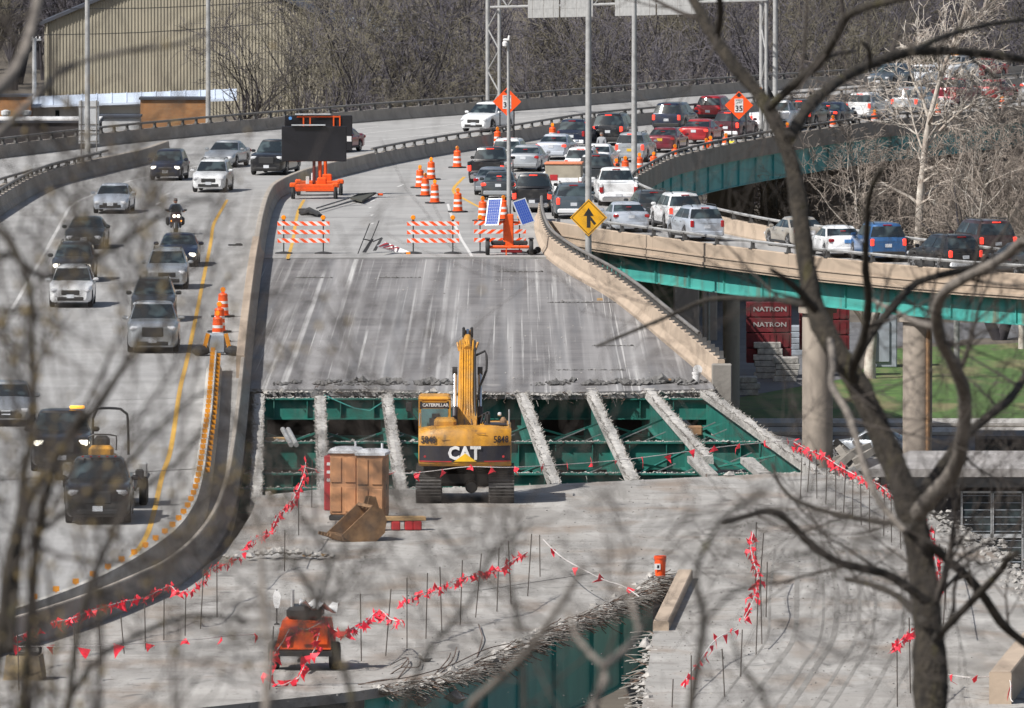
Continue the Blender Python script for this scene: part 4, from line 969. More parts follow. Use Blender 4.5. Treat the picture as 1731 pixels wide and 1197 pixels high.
# black band, proud of the rear by a few millimetres
b = MB(); xs2 = [x * .985 for x in xs]
def yrear(x, z=1.6): f = abs(x) / 1.45; return -2.3 - .32 * (1 - f ** 3.2)
rows = []
for x in xs2: rows.append([(x, yrear(x) - .026, 1.345), (x, yrear(x) - .024, 1.44), (x, yrear(x) - .014, 1.84), (x, yrear(x) + .05, 1.84), (x, yrear(x) + .05, 1.345)])
b.loft(rows); band = b.obj('band', 'cat_black', cw_, smooth=30)
def on_rear(name, body, size, m, x, z, bold=.0, sx=1.0, off=.03, ext=.006):
    f = abs(x) / 1.45; sl = .32 * 3.2 * f ** 2.2 / 1.45 * (1 if x > 0 else -1)
    text(name, body, size, m, cw_, (x, yrear(x) - off, z), (math.pi / 2, 0, math.atan(sl)), ext, bold, sx)
on_rear('number', '5848', .30, 'cat_black', -1.14, 2.02, .006, .85); on_rear('number', '5848', .30, 'cat_black', 1.13, 2.03, .006, .85)
MT['decal_yellow'] = mat('decal yellow', (.80, .47, .02), .5)
on_rear('lettering', 'CAT', .56, 'white', -.02, 1.60, .022, .92, .045, .008)
b = MB(); b.prism([(-.34, 1.355), (.36, 1.355), (.01, 1.61)], 'y', yrear(0) - .062, yrear(0) - .056); b.obj('triangle', 'decal_yellow', cw_)
for x0, x1, z0 in ((-1.42, -.42, 1.335), (.6, 1.42, 1.34)):
    b = MB(); n_ = 6; vs = []
    for i in range(n_ + 1):
        x = x0 + (x1 - x0) * i / n_; vs += [(x, yrear(x) - .034, z0), (x, yrear(x) - .034, z0 + .035)]
    b.add(vs, [(2 * i, 2 * i + 2, 2 * i + 3, 2 * i + 1) for i in range(n_)]); b.obj('red_stripe', 'red', cw_)
for x in (-1.25, 1.2):
    b = MB(); b.lathe([(.04, -.01), (.04, .01)], 8, (x, yrear(x) - .03, 1.5), 'y'); b.obj('red_reflector', 'red', cw_)
for x, z, l_ in ((-.55, 2.02, .34), (.5, 2.24, .3)):
    b = MB(); b.box((x, yrear(x) - .0, z), (l_, .012, .016)); b.obj('slot', 'rust', cw_)
# house, engine hood, handrail, exhaust
b = MB(); b.rbox((.95, .0, 1.75), (.98, 3.0, 1.25), .06); b.obj('side_house', 'cat_yellow', r)
b = MB(); b.rbox((-.95, -.7, 1.7), (.98, 1.6, 1.15), .06); b.obj('side_house', 'cat_yellow', r)
b = MB(); b.rbox((0, -.1, 1.6), (.92, 2.9, .8), .06); b.obj('house_floor', 'cat_black', r)
b = MB(); b.rbox((-.62, -1.35, 2.49), (.70, 1.0, .30), .09); b.obj('engine_hood', 'cat_yellow', r)
b = MB(); b.tube([(.72, -1.2, 2.3), (.72, -1.2, 2.75)], .07, 8); b.obj('exhaust', 'black', r)
b = MB(); b.lathe([(.11, 2.4), (.11, 2.52), (.05, 2.62)], 10, (1.2, -.6, 0)); b.obj('air_cleaner', 'rust', r)
b = MB(); b.tube([(1.38, .9, 2.38), (1.38, .9, 2.75), (1.38, -.2, 2.75), (1.38, -.2, 2.38)], .025, 5); b.obj('handrail', 'steel', r)
b = MB(); b.tube([(-1.42, -1.5, 2.4), (-1.42, -1.5, 2.72), (-1.42, -.4, 2.72), (-1.42, -.4, 2.4)], .022, 5); b.obj('handrail', 'steel', r)
for k in range(3):
    b = MB(); b.tube(catmull([(.5 + .08 * k, -.2, 2.4), (.55 + .1 * k, .3, 2.62 + .05 * k), (.4, .8, 2.5), (.3, 1.1, 2.4)], .15), .032, 6); b.obj('hose', 'rubber', r, smooth=60)
b = MB(); b.rbox((.95, -.9, 2.42), (.7, .9, .06), .02); b.obj('access_cover', 'cat_black', r)
for sx in (-1.2, 1.2):
    b = MB(); b.rbox((sx * .9, 1.2, 2.6), (.12, .1, .12), .03); b.obj('work_lamp', 'lamp_off', r)
b = MB(); b.tube([(-1.5, 1.3, 2.4), (-1.75, 1.35, 2.7)], .02, 5); b.rbox((-1.78, 1.35, 2.82), (.2, .06, .3), .03); b.obj('mirror', 'black', r)
# cab
b = MB(); x0, x1 = -1.47, -.46
for (cx, cy) in ((x0 + .06, -.15), (x1 - .06, -.15), (x0 + .06, 1.45), (x1 - .06, 1.45)): b.box((cx, cy, 2.2), (.12, .12, 1.85))
b.rbox(((x0 + x1) / 2,   .65, 3.16), (1.02, 1.75, .16), .07)
b.box(((x0 + x1) / 2, -.16, 2.97), (.92, .10, .24)); b.box(((x0 + x1) / 2, -.16, 1.85), (.92, .10, .56)); b.box((x0 + .04, .65, 1.7), (.08, 1.6, .9)); b.box((x1 - .04, .65, 1.7), (.08, 1.6, .9))
cab = b.obj('cab', 'cat_yellow', r, smooth=30)
b = MB(); b.box(((x0 + x1) / 2, -.2, 2.5), (.84, .03, .72)); b.obj('rear_window', 'glass_teal', cab)
for x in (x0 + .05, x1 - .05):
    b = MB(); b.box((x, .65, 2.5), (.02, 1.4, .8)); b.obj('side_window', 'glass_teal', cab)
b = MB(); b.box(((x0 + x1) / 2, 1.46, 2.3), (.8, .02, 1.3)); b.obj('front_window', 'glass_teal', cab)
b = MB(); b.rbox((-.93, -.235, 2.36), (.40, .03, .42), .012); b.rbox((-.93, -.235, 2.64), (.24, .03, .14), .012); b.obj('operator_seat', 'rubber', cab)
b = MB(); b.box(((x0 + x1) / 2, -.216, 2.97), (.90, .012, .17)); nm = b.obj('name_plate', 'cat_black', cab)
text('lettering', 'CATERPILLAR', .135, 'white', nm, ((x0 + x1) / 2 + .03, -.226, 2.97), ext=.003, bold=.004)
# boom, stick and rams
def boomring(c, t, w_, h_):
    q = Vector((0, -t.z, t.y)); return [c + Vector((sx * w_ / 2, 0, 0)) + q * (sz * h_ / 2) for sx, sz in ((-1, -1), (1, -1), (1, 1), (-1, 1))]
C = [(.06, .55, 1.95, .62, .55), (.06, 1.3, 2.65, .60, .85), (.06, 2.3, 3.6, .54, .95), (.06, 3.2, 4.2, .50, .8), (.06, 4.3, 4.5, .42, .6), (.06, 5.4, 4.4, .38, .5)]
rings = []
for i, (x, y, z, w_, h_) in enumerate(C):
    a, c = Vector(C[max(i - 1, 0)][:3]), Vector(C[min(i + 1, len(C) - 1)][:3]); rings.append(boomring(Vector((x, y, z)), (c - a).normalized(), w_, h_))
b = MB(); b.loft(rings); boom = b.obj('boom', 'cat_yellow', r, smooth=20)
for sx in (-.34, .46):
    b = MB(); b.tube([(sx, 1.35, 1.45), (sx, 2.15, 2.75)], .10, 10); b.obj('boom_cylinder', 'cat_black', boom, smooth=60)
    b = MB(); b.tube([(sx, 2.0, 2.4), (sx, 2.9, 3.85)], .06, 8); b.obj('piston_rod', 'rod', boom, smooth=60)
    b = MB(); b.tube([(sx - .08, 2.9, 3.87), (sx + .08, 2.9, 3.87)], .13, 10); b.obj('pin_boss', 'black', boom)
for k in range(7):
    x = -.17 + k * .077 + (RND.uniform(-.012, .012)); path = []
    for i, (bx, y, z, w_, h_) in enumerate(C[1:4]):
        path.append(Vector((x, y - h_ * .40, z + h_ * .38)))
    base = Vector((x * 1.2 + RND.uniform(-.05, .05), .50, 2.05)); 
    b = MB(); b.tube(catmull([base] + path + [path[-1] + Vector((RND.uniform(-.05, .05), .35, .30))], .25), .033, 6); b.obj('hydraulic_line', 'cat_yellow' if k not in (6,) else 'black', boom, smooth=60)
for k in range(6):
    x = -.2 + k * .09; b = MB(); b.tube(catmull([Vector((x, .45, 2.0)), Vector((x + RND.uniform(-.1, .1), .5, 2.35)), Vector((x + RND.uniform(-.06, .06), .95, 2.65))], .15), .03, 6); b.obj('hose', 'cat_yellow' if k % 2 else 'rust', boom, smooth=60)
b = MB(); b.tube(catmull([(.30, 2.9, 4.35), (.62, 3.0, 4.5), (.66, 2.7, 3.9), (.45, 2.5, 3.4), (.42, 2.2, 3.0)], .2), .04, 6); b.obj('hose', 'rubber', boom, smooth=60)
b = MB(); b.tube([(.06, 2.9, 4.55), (.06, 4.0, 4.87)], .12, 10); b.obj('stick_cylinder', 'cat_yellow', boom, smooth=60)
b = MB(); b.tube([(.06, 3.9, 4.85), (.06, 4.7, 5.05)], .065, 8); b.obj('piston_rod', 'rod', boom, smooth=60)
for sx in (-.2, .3):
    b = MB(); b.tube(catmull([(sx, 3.0, 4.5), (sx * 1.3, 3.1, 4.75), (sx * 1.1, 3.5, 4.6)], .1), .04, 6); b.obj('hose', 'cat_yellow', boom)
stk = [(.06, 4.6, 4.95, .26, .3), (.06, 5.3, 4.5, .36, .6), (.06, 6.0, 3.2, .32, .5), (.06, 6.2, 1.7, .26, .3)]
rings = []
for i, (x, y, z, w_, h_) in enumerate(stk):
    a, c = Vector(stk[max(i - 1, 0)][:3]), Vector(stk[min(i + 1, 3)][:3]); rings.append(boomring(Vector((x, y, z)), (c - a).normalized(), w_, h_))
b = MB(); b.loft(rings); st = b.obj('stick', 'cat_yellow', r, smooth=20)
for sx in (-.07, .19):
    b = MB(); b.rbox((sx, 4.62, 5.0), (.09, .22, .34), .03); b.obj('pin_ear', 'black', st)
b = MB(); b.rbox((.06, 6.2, 1.25), (.4, .4, .9), .06); b.lathe([(.08, -.1), (.1, .0), (.1, .9)], 8, (.06, 6.2, -.05)); b.obj('breaker', 'black', r)

# ================================================================== SITE THINGS
def potty(px, py, label, m, rz, roof='potty_roof'):
    r = thing('portable_toilet', label, 'portable toilet', at(px, py), rz, 'portable toilets behind the excavator')
    b = MB(); b.rbox((0, 0, .08), (1.12, 1.2, .16), .03); b.obj('skid', 'rubber', r)
    b = MB(); b.rbox((0, 0, 1.12), (1.06, 1.12, 1.95), .05); b.obj('shell', m, r)
    for x in (-.28, .28):
        for z in (.65, 1.55):
            b = MB(); b.rbox((x, -.575, z), (.42, .05, .78), .03); b.obj('wall_panel', m, r)
    b = MB(); b.rbox((.54, 0, 1.1), (.05, .78, 1.75), .02); d = b.obj('door', m, r); b = MB(); b.box((.575, -.3, 1.1), (.03, .05, .16)); b.obj('handle', 'black', d)
    b = MB(); b.loft([[(sx * .58 * f, sy * .61 * f, z) for sx, sy in ((-1, -1), (-.0, -1.04), (1, -1), (1, 1), (0, 1.04), (-1, 1))] for f, z in ((1, 2.06), (1.0, 2.14), (.86, 2.20), (.4, 2.24))]); b.obj('roof', roof, r, smooth=50)
    b = MB(); b.tube([(.3, .4, 2.1), (.3, .4, 2.38)], .05, 6); b.obj('vent_pipe', roof, r); r.scale = (.80, .9, 1); return r
potty(630, 882, 'brown portable toilet nearer the excavator, white domed roof', 'potty', R(-8))
potty(585, 878, 'brown portable toilet behind the steel bucket, white domed roof', 'potty', R(-8))
r = thing('red_cabinet', 'red site cabinet with white lettering beside the brown toilets', 'cabinet', at(562, 862), R(-8))
b = MB(); b.rbox((0, 0, .85), (.42, .7, 1.7), .03); b.obj('case', 'red', r)
for z in (1.45, 1.2, .95): b = MB(); b.box((-.02, -.356, z), (.2, .012, .09)); b.obj('white_mark', 'white', r)
# rusty digging bucket on the deck
r = thing('digging_bucket', 'rusty excavator bucket lying in front of the brown toilets', 'excavator bucket', at(605, 913), R(20))
prof_ = [(-.75, .25), (-.72, .02), (-.45, 0), (.35, 0), (.62, .25), (.70, .62), (.55, .95), (.25, 1.08), (.2, 1.0), (.45, .85), (.58, .6), (.5, .32), (.3, .1), (-.4, .08), (-.62, .12)]
b = MB(); b.prism([(x * .95, z) for x, z in prof_], 'y', -.62, .62); b.obj('shell', 'rust', r)
for y in (-.65, .65):
    b = MB(); b.prism([(-.75, .2), (-.45, 0), (.35, 0), (.62, .25), (.68, .62), (.55, .95), (.25, 1.08)], 'y', y - .025, y + .025); b.obj('side_plate', 'rust', r)
for k in range(5):
    b = MB(); b.box((-.88, -.52 + .26 * k, .16), (.36, .11, .1), Matrix.Rotation(R(18), 3, 'Y')); b.obj('tooth', 'rust', r)
b = MB(); b.prism([(.2, .95), (.62, .9), (.5, 1.3), (.3, 1.3)], 'y', -.2, -.14); b.prism([(.2, .95), (.62, .9), (.5, 1.3), (.3, 1.3)], 'y', .14, .2); b.obj('lug', 'rust', r)
# timbers on red cribbing
TC = at(672, 897); r = thing('timber_stack', 'raw timber beams on red blocks beside the steel bucket', 'timber', TC, R(5))
for k in range(3):
    b = MB(); b.rbox((-.02 * k, .16 * k, .36), (1.72, .15, .12), .01); b.obj('beam', 'timber', r)
for x in (-.55, -.05, .35, .6):
    b = MB(); b.rbox((x, .12, .15), (.26, .4, .28), .03); b.obj('block', 'red', r)
# orange generator cart
r = thing('generator_cart', 'orange two wheeled engine cart ringed by red pennants', 'engine cart', at(513, 1133), R(-4))
b = MB(); b.prism([(-.72, .55), (.72, .55), (.60, 1.25), (-.52, 1.3)], 'y', -.2, 1.5); b.obj('housing', 'orange_metal', r)
b = MB(); b.rbox((0, .6, 1.45), (.9, 1.1, .35), .1); b.obj('engine_cover', 'black', r)
b = MB(); b.box((0, .5, .45), (1.5, 1.7, .14)); b.obj('chassis', 'black', r)
wm = wheel_mesh(.36, .26)
for x in (-.78, .78): link('tyre', wm, r, (x, .3, .36))
for x in (-.45, .15, .5):
    b = MB(); b.box((x, -.26, .9), (.28, .04, .42), Matrix.Rotation(R(6), 3, 'X')); b.obj('vent_panel', 'orange_metal', r)
b = MB(); b.tube([(0, -.3, .4), (0, -1.3, .35)], .05, 6); b.obj('drawbar', 'black', r)
b = MB(); b.tube([(-.3, .2, 1.6), (-.3, .2, 2.05)], .05, 8); b.obj('exhaust', 'steel', r)
b = MB(); sheetv = []; 
for i in range(7):
    for j in range(5): sheetv.append((-.1 + .16 * i, -.1 + .2 * j, 1.72 + .12 * math.sin(i * 1.9 + j) - .02 * i))
b.add(sheetv + [(x, y, z - .03) for x, y, z in sheetv], [(i * 5 + j, (i + 1) * 5 + j, (i + 1) * 5 + j + 1, i * 5 + j + 1) for i in range(6) for j in range(4)] + [(35 + i * 5 + j + 1, 35 + (i + 1) * 5 + j + 1, 35 + (i + 1) * 5 + j, 35 + i * 5 + j) for i in range(6) for j in range(4)]); b.obj('plastic_cover', 'white', r, smooth=60)
# white marker flag beside it
r = thing('white_marker', 'white rag tied on a thin stake beside the orange cart', 'marker', at(468, 1056))
b = MB(); b.tube([(0, 0, 0), (0, 0, .95)], .02, 5); b.obj('stake', 'black', r)
b = MB(); b.loft([[(x, y, z) for x, y in ((-w_, -.06), (w_, -.05), (w_ * .8, .05), (-w_ * .8, .06))] for w_, z in ((.05, .45), (.09, .58), (.11, .78), (.05, .92))]); b.obj('rag', 'white', r, smooth=60)
b = MB(); b.lathe([(.08, 0), (.08, .02), (.02, .05)], 8); b.obj('foot', 'black', r)
# buckets
def bucket(name, label, px, py, h_, rr, m, lid=False, lab=None):
    r = thing(name, label, 'bucket', at(px, py, -.05 if py < 800 else 0))
    b = MB(); b.lathe([(rr * .82, .0), (rr * .84, .02), (rr * .97, h_ * .86), (rr * 1.06, h_ * .87), (rr * 1.06, h_ * .93), (rr, h_ * .94), (rr * 1.03, h_), (rr * .92, h_), (rr * .9, h_ * .55), (rr * .3, h_ * .5)], 22); b.obj('pail', m, r, smooth=30)
    b = MB(); b.tube([(rr * 1.08 * math.cos(a), -.02 + .3 * rr * math.sin(a) - rr * .55, h_ * .86 - .1 * math.sin(a)) for a in [math.pi * k / 10 for k in range(11)]], .012, 4); b.obj('handle', 'steel', r)
    if lid: b = MB(); b.lathe([(rr * 1.1, -.015), (rr * 1.1, .015)], 22, (.05, -.02, h_ + rr * .6), 'y'); b.obj('lid', 'white', r, smooth=40)
    if lab: b = MB(); b.box((-.08, -rr * .99, h_ * .5), (.17, .02, .17)); b.obj('paper_label', 'white', r); b = MB(); b.box((-.06, -rr * .99 - .012, h_ * .5), (.06, .004, .09)); b.obj('label_print', 'cat_black', r)
    return r
bucket('orange_bucket', 'orange pail with white label at the fork of the deck', 1116, 975, .60, .17, 'orange_sign', lab=True)
bucket('white_bucket', 'white pail with its lid propped on top at the parapet end', 1177, 648, .42, .16, 'white', lid=True)
b = MB(); b.tube([(-.3, 0, .09), (.32, .05, .09)], .085, 10); tag(b.obj('pipe_offcut', 'rust', None, at(1120, 648, -.05)), 'short brown pipe offcut lying by the white pail', 'pipe')
b = MB(); b.box((0, 0, .05), (.25, .15, .1)); tag(b.obj('wood_block', 'timber', None, at(1014, 508, -.05)), 'small wood block lying by the parapet foot', 'wood block')
# steel tray with yellowed block near the corner
r = thing('concrete_bin', 'stained yellowish site bin with a coiled hose near the flags', 'site bin', at(42, 1148), R(-6))
b = MB(); b.prism([(-.5, 0), (.5, 0), (.42, .62), (-.42, .62)], 'y', -.4, .4); b.obj('bin', mat('stained yellow steel', (.36, .27, .15), .8, col2=(.2, .17, .13), vs=4), r)
b = MB(); b.box((0, 0, .645), (.7, .66, .04)); b.obj('lid', 'rubber', r)
b = MB(); b.tube([(.1 + .3 * math.cos(a), .05 * a * .2, .75 + .2 * math.sin(a)) for a in [k * .5 for k in range(16)]], .045, 6); b.obj('hose', 'rubber', r, smooth=60)
# rubble lumps hanging from the torn edge and on the deck
for px, py, rr, lab in ((722, 1112, .24, 'round rubble lump resting near the torn rebar edge'), (763, 1155, .35, 'dark concrete lump hanging under the torn edge'), (772, 1180, .3, 'lower concrete lump dangling on a bar over the teal girder'), (716, 1186, .3, 'concrete lump hanging beside the teal girder web'), (655, 1186, .26, 'small concrete lump beside the hanging lumps, near the slab face')):
    b = MB(); chunk(b, (0, 0, 0), rr); z = 0.1 if py < 1120 else -.6
    tag(b.obj('concrete_lump', 'rubble', None, at(px, py, z) + Vector((0, 0, 0 if z > 0 else 0))), lab, 'rubble')
r = thing('rubble_pile', 'grey rubble heap with scraps beside the pennants and the toilets', 'rubble pile', at(480, 945)); b = MB()
for k in range(60): a = RND.gauss(0, .8); chunk(b, (a, RND.gauss(0, .35), max(0, .25 - abs(a) * .12)), RND.uniform(.06, .2))
tag(b.obj('heap', 'rubble', r), kind='stuff')
b = MB(); b.box((.9, -.1, .12), (.7, .2, .06), Matrix.Rotation(.2, 3, 'Z')); b.obj('plank', 'timber', r)
# scattered crumbs
b = MB()
for k in range(900):
    x, y = RND.uniform(420, 1650), RND.uniform(830, 1190)
    if 580 < x < 1150 and y > 960: continue
    chunk(b, at(x, y, .01), RND.uniform(.012, .04))
for k in range(200): chunk(b, at(RND.uniform(450, 1150), RND.uniform(440, 645), -.04), RND.uniform(.015, .05))
tag(b.obj('crumbs', 'rubble'), kind='stuff')

b = MB()
for k in range(700): chunk(b, at(RND.uniform(430, 1650), RND.uniform(830, 1190), .01) if k % 2 else at(RND.gauss(1250, 190), RND.gauss(930, 60), .01), RND.uniform(.008, .032))
tag(b.obj('dark_crumbs', 'dirt'), kind='stuff')
p = at(1297, 232); r = thing('tilted_panel', 'dark blue tilted panel on a post beside the second orange sign', 'panel', p)
zz = rise(1297, 232, 160).z
b = MB(); b.tube([(0, 0, 0), (0, 0, zz)], .09, 8); b.obj('post', 'steel', r)
b = MB(); b.box((-.05, -.15, zz), (.72, .06, .85), Matrix.Rotation(R(-28), 3, 'Y')); b.obj('panel', 'board', r)
b = MB(); b.rbox((-.42, -.15, zz + .35), (.16, .14, .18), .04); b.obj('lamp', 'amber', r)
# ================================================================== STAKES AND PENNANTS
sm = MB(); sm.tube([(0, 0, -.02), (.0, 0, 1.75)], .016, 5); STAKE = sm.mesh('stake', 'stake')
def stakes(L, label, group, h=1.0):
    for px, py, hh in L:
        o = link('rebar_stake', STAKE, None, at(px, py), (RND.gauss(0, .03), RND.gauss(0, .035), 0)); o.scale = (1, 1, hh / 1.75)
        tag(o, label, 'stake', group)
stakes([(611, 1118, 1.75), (652, 1109, 1.75), (688, 1096, 1.85), (720, 1080, 1.75), (747, 1069, 1.75), (778, 1056, 1.75), (804, 1044, 1.75), (840, 1034, 1.75), (864, 1022, 1.75), (892, 1008, 1.75), (913, 975, 1.2)], 'thin rebar stake in the slanting row above the torn deck edge', 'stakes above the torn deck edge')
stakes([(32, 1167, 1.4), (127, 1131, 1.1), (171, 1125, 1.1), (210, 1105, 1.0), (246, 1098, 1.2), (277, 1082, 1.1), (313, 1075, 1.1), (339, 1063, 1.6), (367, 1044, 1.5), (481, 966, 1.2), (456, 1166, 1.6), (505, 905, 1.4), (527, 858, 1.5)], 'thin rebar stake in the row beside the chipped parapet', 'stakes beside the chipped parapet')
stakes([(1252, 1144, 1.2), (1278, 1107, 1.5), (1288, 1088, 1.7), (1295, 1043, 1.5), (1277, 990, 1.8), (1283, 1010, 1.8), (1136, 1196, .7), (1168, 1190, 1.2), (1225, 1178, 1.2)], 'thin rebar stake carrying the curved pennants on the forked deck', 'stakes on the forked deck')
stakes([(1353, 843, 1.3), (1365, 832, 1.3), (1381, 843, 1.3), (1396, 853, 1.3), (1413, 862, 1.3), (1426, 868, 1.3), (1441, 877, 1.3), (1456, 888, 1.3), (1470, 898, 1.3), (1494, 906, 1.4), (1507, 917, 1.4), (1523, 928, 1.4), (1560, 960, 1.5), (1575, 985, 1.5), (1590, 1010, 1.5), (1595, 1055, 1.7), (1599, 1031, 1.7), (1517, 1195, 1.7), (1539, 1172, 1.9)], 'thin rebar stake under the pennants along the far deck edge', 'stakes along the far deck edge')
FM = []
for k in range(4):
    b = MB(); a = RND.uniform(.1, .15); tw = RND.uniform(-.08, .08); dr = RND.uniform(.24, .34)
    vs = [(-a, 0, 0), (a, 0, 0), (tw + .05, tw, -dr * .5), (tw, -tw * 1.5, -dr), (-a * .6 + tw, tw * .6, -dr * .45)]
    b.add(vs + [(x, y + .006, z) for x, y, z in vs], [(0, 4, 2, 1), (4, 3, 2), (6, 7, 9, 5), (7, 8, 9), (0, 1, 6, 5), (1, 2, 7, 6), (2, 3, 8, 7), (3, 4, 9, 8), (4, 0, 5, 9)]); FM.append(b.mesh('flag', 'flag'))
def pennants(label, L, step, drop=85, sc=1.0, jit=.06, yb=None):
    pts = [rise(x, (yb(x, y) if yb else y + drop), y) for x, y in L]
    r = thing('pennant_line', label, 'pennant line', pts[0]); o = pts[0]
    P = catmull(pts, .25); b = MB(); b.tube([p - o for p in P], .014, 4); b.obj('cord', 'cord', r)
    dense = step < .1
    if dense: step *= .5
    acc = 0.0; nxt = step / 2; marks = []
    for a_, c_ in zip(P, P[1:]):
        d3 = c_ - a_; L_ = math.hypot(d3.x, d3.z + d3.y * .07)        # spacing as it looks along the line
        while L_ > 0 and nxt <= acc + L_: marks.append((a_ + d3 * ((nxt - acc) / L_), d3.normalized())); nxt += step
        acc += L_
    for p, t in marks:
        f = link('flag', RND.choice(FM), r, p - o + Vector((RND.gauss(0, jit), RND.gauss(0, jit), RND.gauss(-.0, jit * .8))), (RND.gauss(0, .5), RND.gauss(0, .5), math.atan2(t.y, t.x) + RND.gauss(0, .6)))
        s_ = (.72 if dense else .95) * sc * RND.uniform(.7, 1.15); f.scale = (s_, s_, s_)
pennants('bunched red pennants along the chipped parapet', [(88, 1052), (120, 1046), (150, 1034), (205, 1018), (245, 1010), (285, 991), (300, 1000), (325, 996), (345, 978), (355, 962), (385, 950), (410, 934), (430, 912), (460, 900)], .085, 62)
pennants('bunched red pennants climbing beside the toilets', [(462, 890), (470, 872), (490, 852), (505, 825), (514, 800), (517, 778)], .075, 75)
pennants('short red pennant tuft above the stained site bin', [(28, 1076), (45, 1070), (60, 1066)], .07, 60)
pennants('white line with spaced red pennants across the gap behind the excavator', [(516, 790), (560, 797), (640, 798), (690, 800), (740, 795), (790, 789), (860, 790), (940, 786), (1045, 778), (1150, 765), (1240, 753), (1345, 744)], .78, yb=lambda x, y: 862 - max(0, x - 860) * .045, sc=1.05, jit=.03)
pennants('bunched red pennants sagging along the far deck edge', [(1342, 747), (1360, 757), (1390, 770), (1420, 789), (1445, 802)], .06, 80, 1.2)
pennants('red pennants continuing past the dark branch to the windows', [(1450, 806), (1478, 815), (1492, 824), (1512, 842)], .08, 80)
pennants('red pennants hanging beside the dark tree trunk', [(1556, 868), (1566, 890), (1572, 908), (1582, 950), (1588, 985), (1591, 1002)], .07, 85)
pennants('red pennants on the curved row of stakes', [(1273, 897), (1269, 925), (1274, 950), (1281, 972), (1278, 1000), (1270, 1022), (1258, 1045)], .075, yb=lambda x, y: 990 + (y - 897) * .75)
pennants('faint red pennants trailing down the forked deck', [(1245, 1062), (1208, 1083), (1182, 1118), (1165, 1140), (1154, 1162)], .15, yb=lambda x, y: 1105 + (y - 1062) * .8)
pennants('short red pennant line tied to two stakes by the trunk', [(1506, 1098), (1522, 1086), (1540, 1070), (1553, 1058)], .065, 108)
pennants('slanting red pennants over the middle of the deck', [(890, 934), (862, 950), (840, 964), (800, 972), (760, 985), (722, 1000), (690, 1012), (678, 1016)], .07, 76)
pennants('sparse red pennants falling toward the torn edge', [(918, 912), (950, 942), (1000, 970), (1026, 982), (1052, 990), (1080, 1008)], .75, 60, 1.05)
pennants('red pennants between the cart and the torn edge stakes', [(680, 1050), (660, 1046), (641, 1032), (612, 1056), (575, 1068), (548, 1052), (530, 1060)], .09, 68, 1.15)
pennants('red pennants looped around the orange engine cart', [(548, 1050), (520, 1064), (490, 1062), (478, 1085), (462, 1108), (455, 1125), (456, 1160), (480, 1158), (505, 1146), (518, 1120), (532, 1098), (540, 1070)], .12, yb=lambda x, y: 1160)
pennants('nearly level line of sparse red pennants toward the orange cart', [(0, 1093), (120, 1092), (200, 1090), (270, 1085), (345, 1080), (375, 1076), (432, 1072)], .85, 60, 1.1, .03)
pennants('single red pennants on a cord to the parapet stub', [(1592, 1138), (1640, 1145), (1702, 1145), (1708, 1180), (1712, 1186)], .5, 40, 1.1, .02)
# ================================================================== VEHICLES
PAINT = {}
def paint(name, col, metal=.25, rough=.32):
    if name not in PAINT: PAINT[name] = mat(name + ' car paint', col, rough, metal, coat=.6); add_layer(PAINT[name], (.20, .185, .165), 2.5, (1, 1, 1.5), .52, .80, .28)
    return PAINT[name]
for n_, c_, m_ in (('black', (.012, .012, .014), .1), ('navy', (.014, .022, .05), .3), ('white', (.74, .75, .76), 0), ('silver', (.40, .42, .44), .5), ('pale', (.52, .56, .62), .4), ('grey', (.16, .18, .21), .4), ('charcoal', (.05, .055, .06), .4),
                   ('red', (.32, .015, .02), .2), ('maroon', (.075, .018, .028), .3), ('wine', (.16, .014, .026), .3), ('blue', (.045, .13, .30), .3), ('gold', (.47, .43, .37), .4), ('slate', (.10, .13, .155), .4), ('green', (.035, .045, .045), .4), ('brown', (.06, .03, .03), .3)):
    paint(n_, c_, m_)
MT['car_body'] = PAINT['white']
TYPES = {  # L, W, H, tyre r, front axle, rear axle, nose z, hood z at cowl, belt z, tail deck z, greenhouse base rear/front, roof rear/front
    'sedan': dict(L=4.85, W=1.86, H=1.46, r=.33, xf=1.42, xr=-1.40, nose=.70, cowl=.95, belt=.95, deck=1.03, b=(-1.90, 1.05), t=(-1.05, .22), side=3),
    'suv': dict(L=4.62, W=1.86, H=1.70, r=.37, xf=1.38, xr=-1.28, nose=.88, cowl=1.08, belt=1.08, deck=1.08, b=(-2.24, 1.12), t=(-1.86, .32), side=3, rails=1),
    'boxsuv': dict(L=4.70, W=1.88, H=1.80, r=.39, xf=1.42, xr=-1.32, nose=.98, cowl=1.14, belt=1.14, deck=1.14, b=(-2.30, 1.02), t=(-2.08, .36), side=3, rails=1),
    'bigsuv': dict(L=5.30, W=2.04, H=1.93, r=.41, xf=1.55, xr=-1.45, nose=1.05, cowl=1.22, belt=1.22, deck=1.22, b=(-2.60, 1.0), t=(-2.38, .36), side=3, rails=1),
    'minivan': dict(L=5.10, W=2.0, H=1.75, r=.36, xf=1.55, xr=-1.45, nose=.85, cowl=1.06, belt=1.06, deck=1.06, b=(-2.50, 1.55), t=(-2.2, .62), side=3),
    'mpv': dict(L=4.25, W=1.79, H=1.67, r=.34, xf=1.35, xr=-1.25, nose=.86, cowl=1.06, belt=1.06, deck=1.06, b=(-2.05, 1.16), t=(-1.78, .42), side=3),
    'pickup': dict(L=5.85, W=2.03, H=1.92, r=.41, xf=1.85, xr=-1.80, nose=1.12, cowl=1.26, belt=1.24, deck=.80, b=(-.85, 1.16), t=(-.62, .52), side=2, bed=1),
    'hatch': dict(L=4.46, W=1.76, H=1.50, r=.32, xf=1.35, xr=-1.30, nose=.70, cowl=.98, belt=.98, deck=1.05, b=(-2.05, 1.20), t=(-1.55, .22), side=3),
}
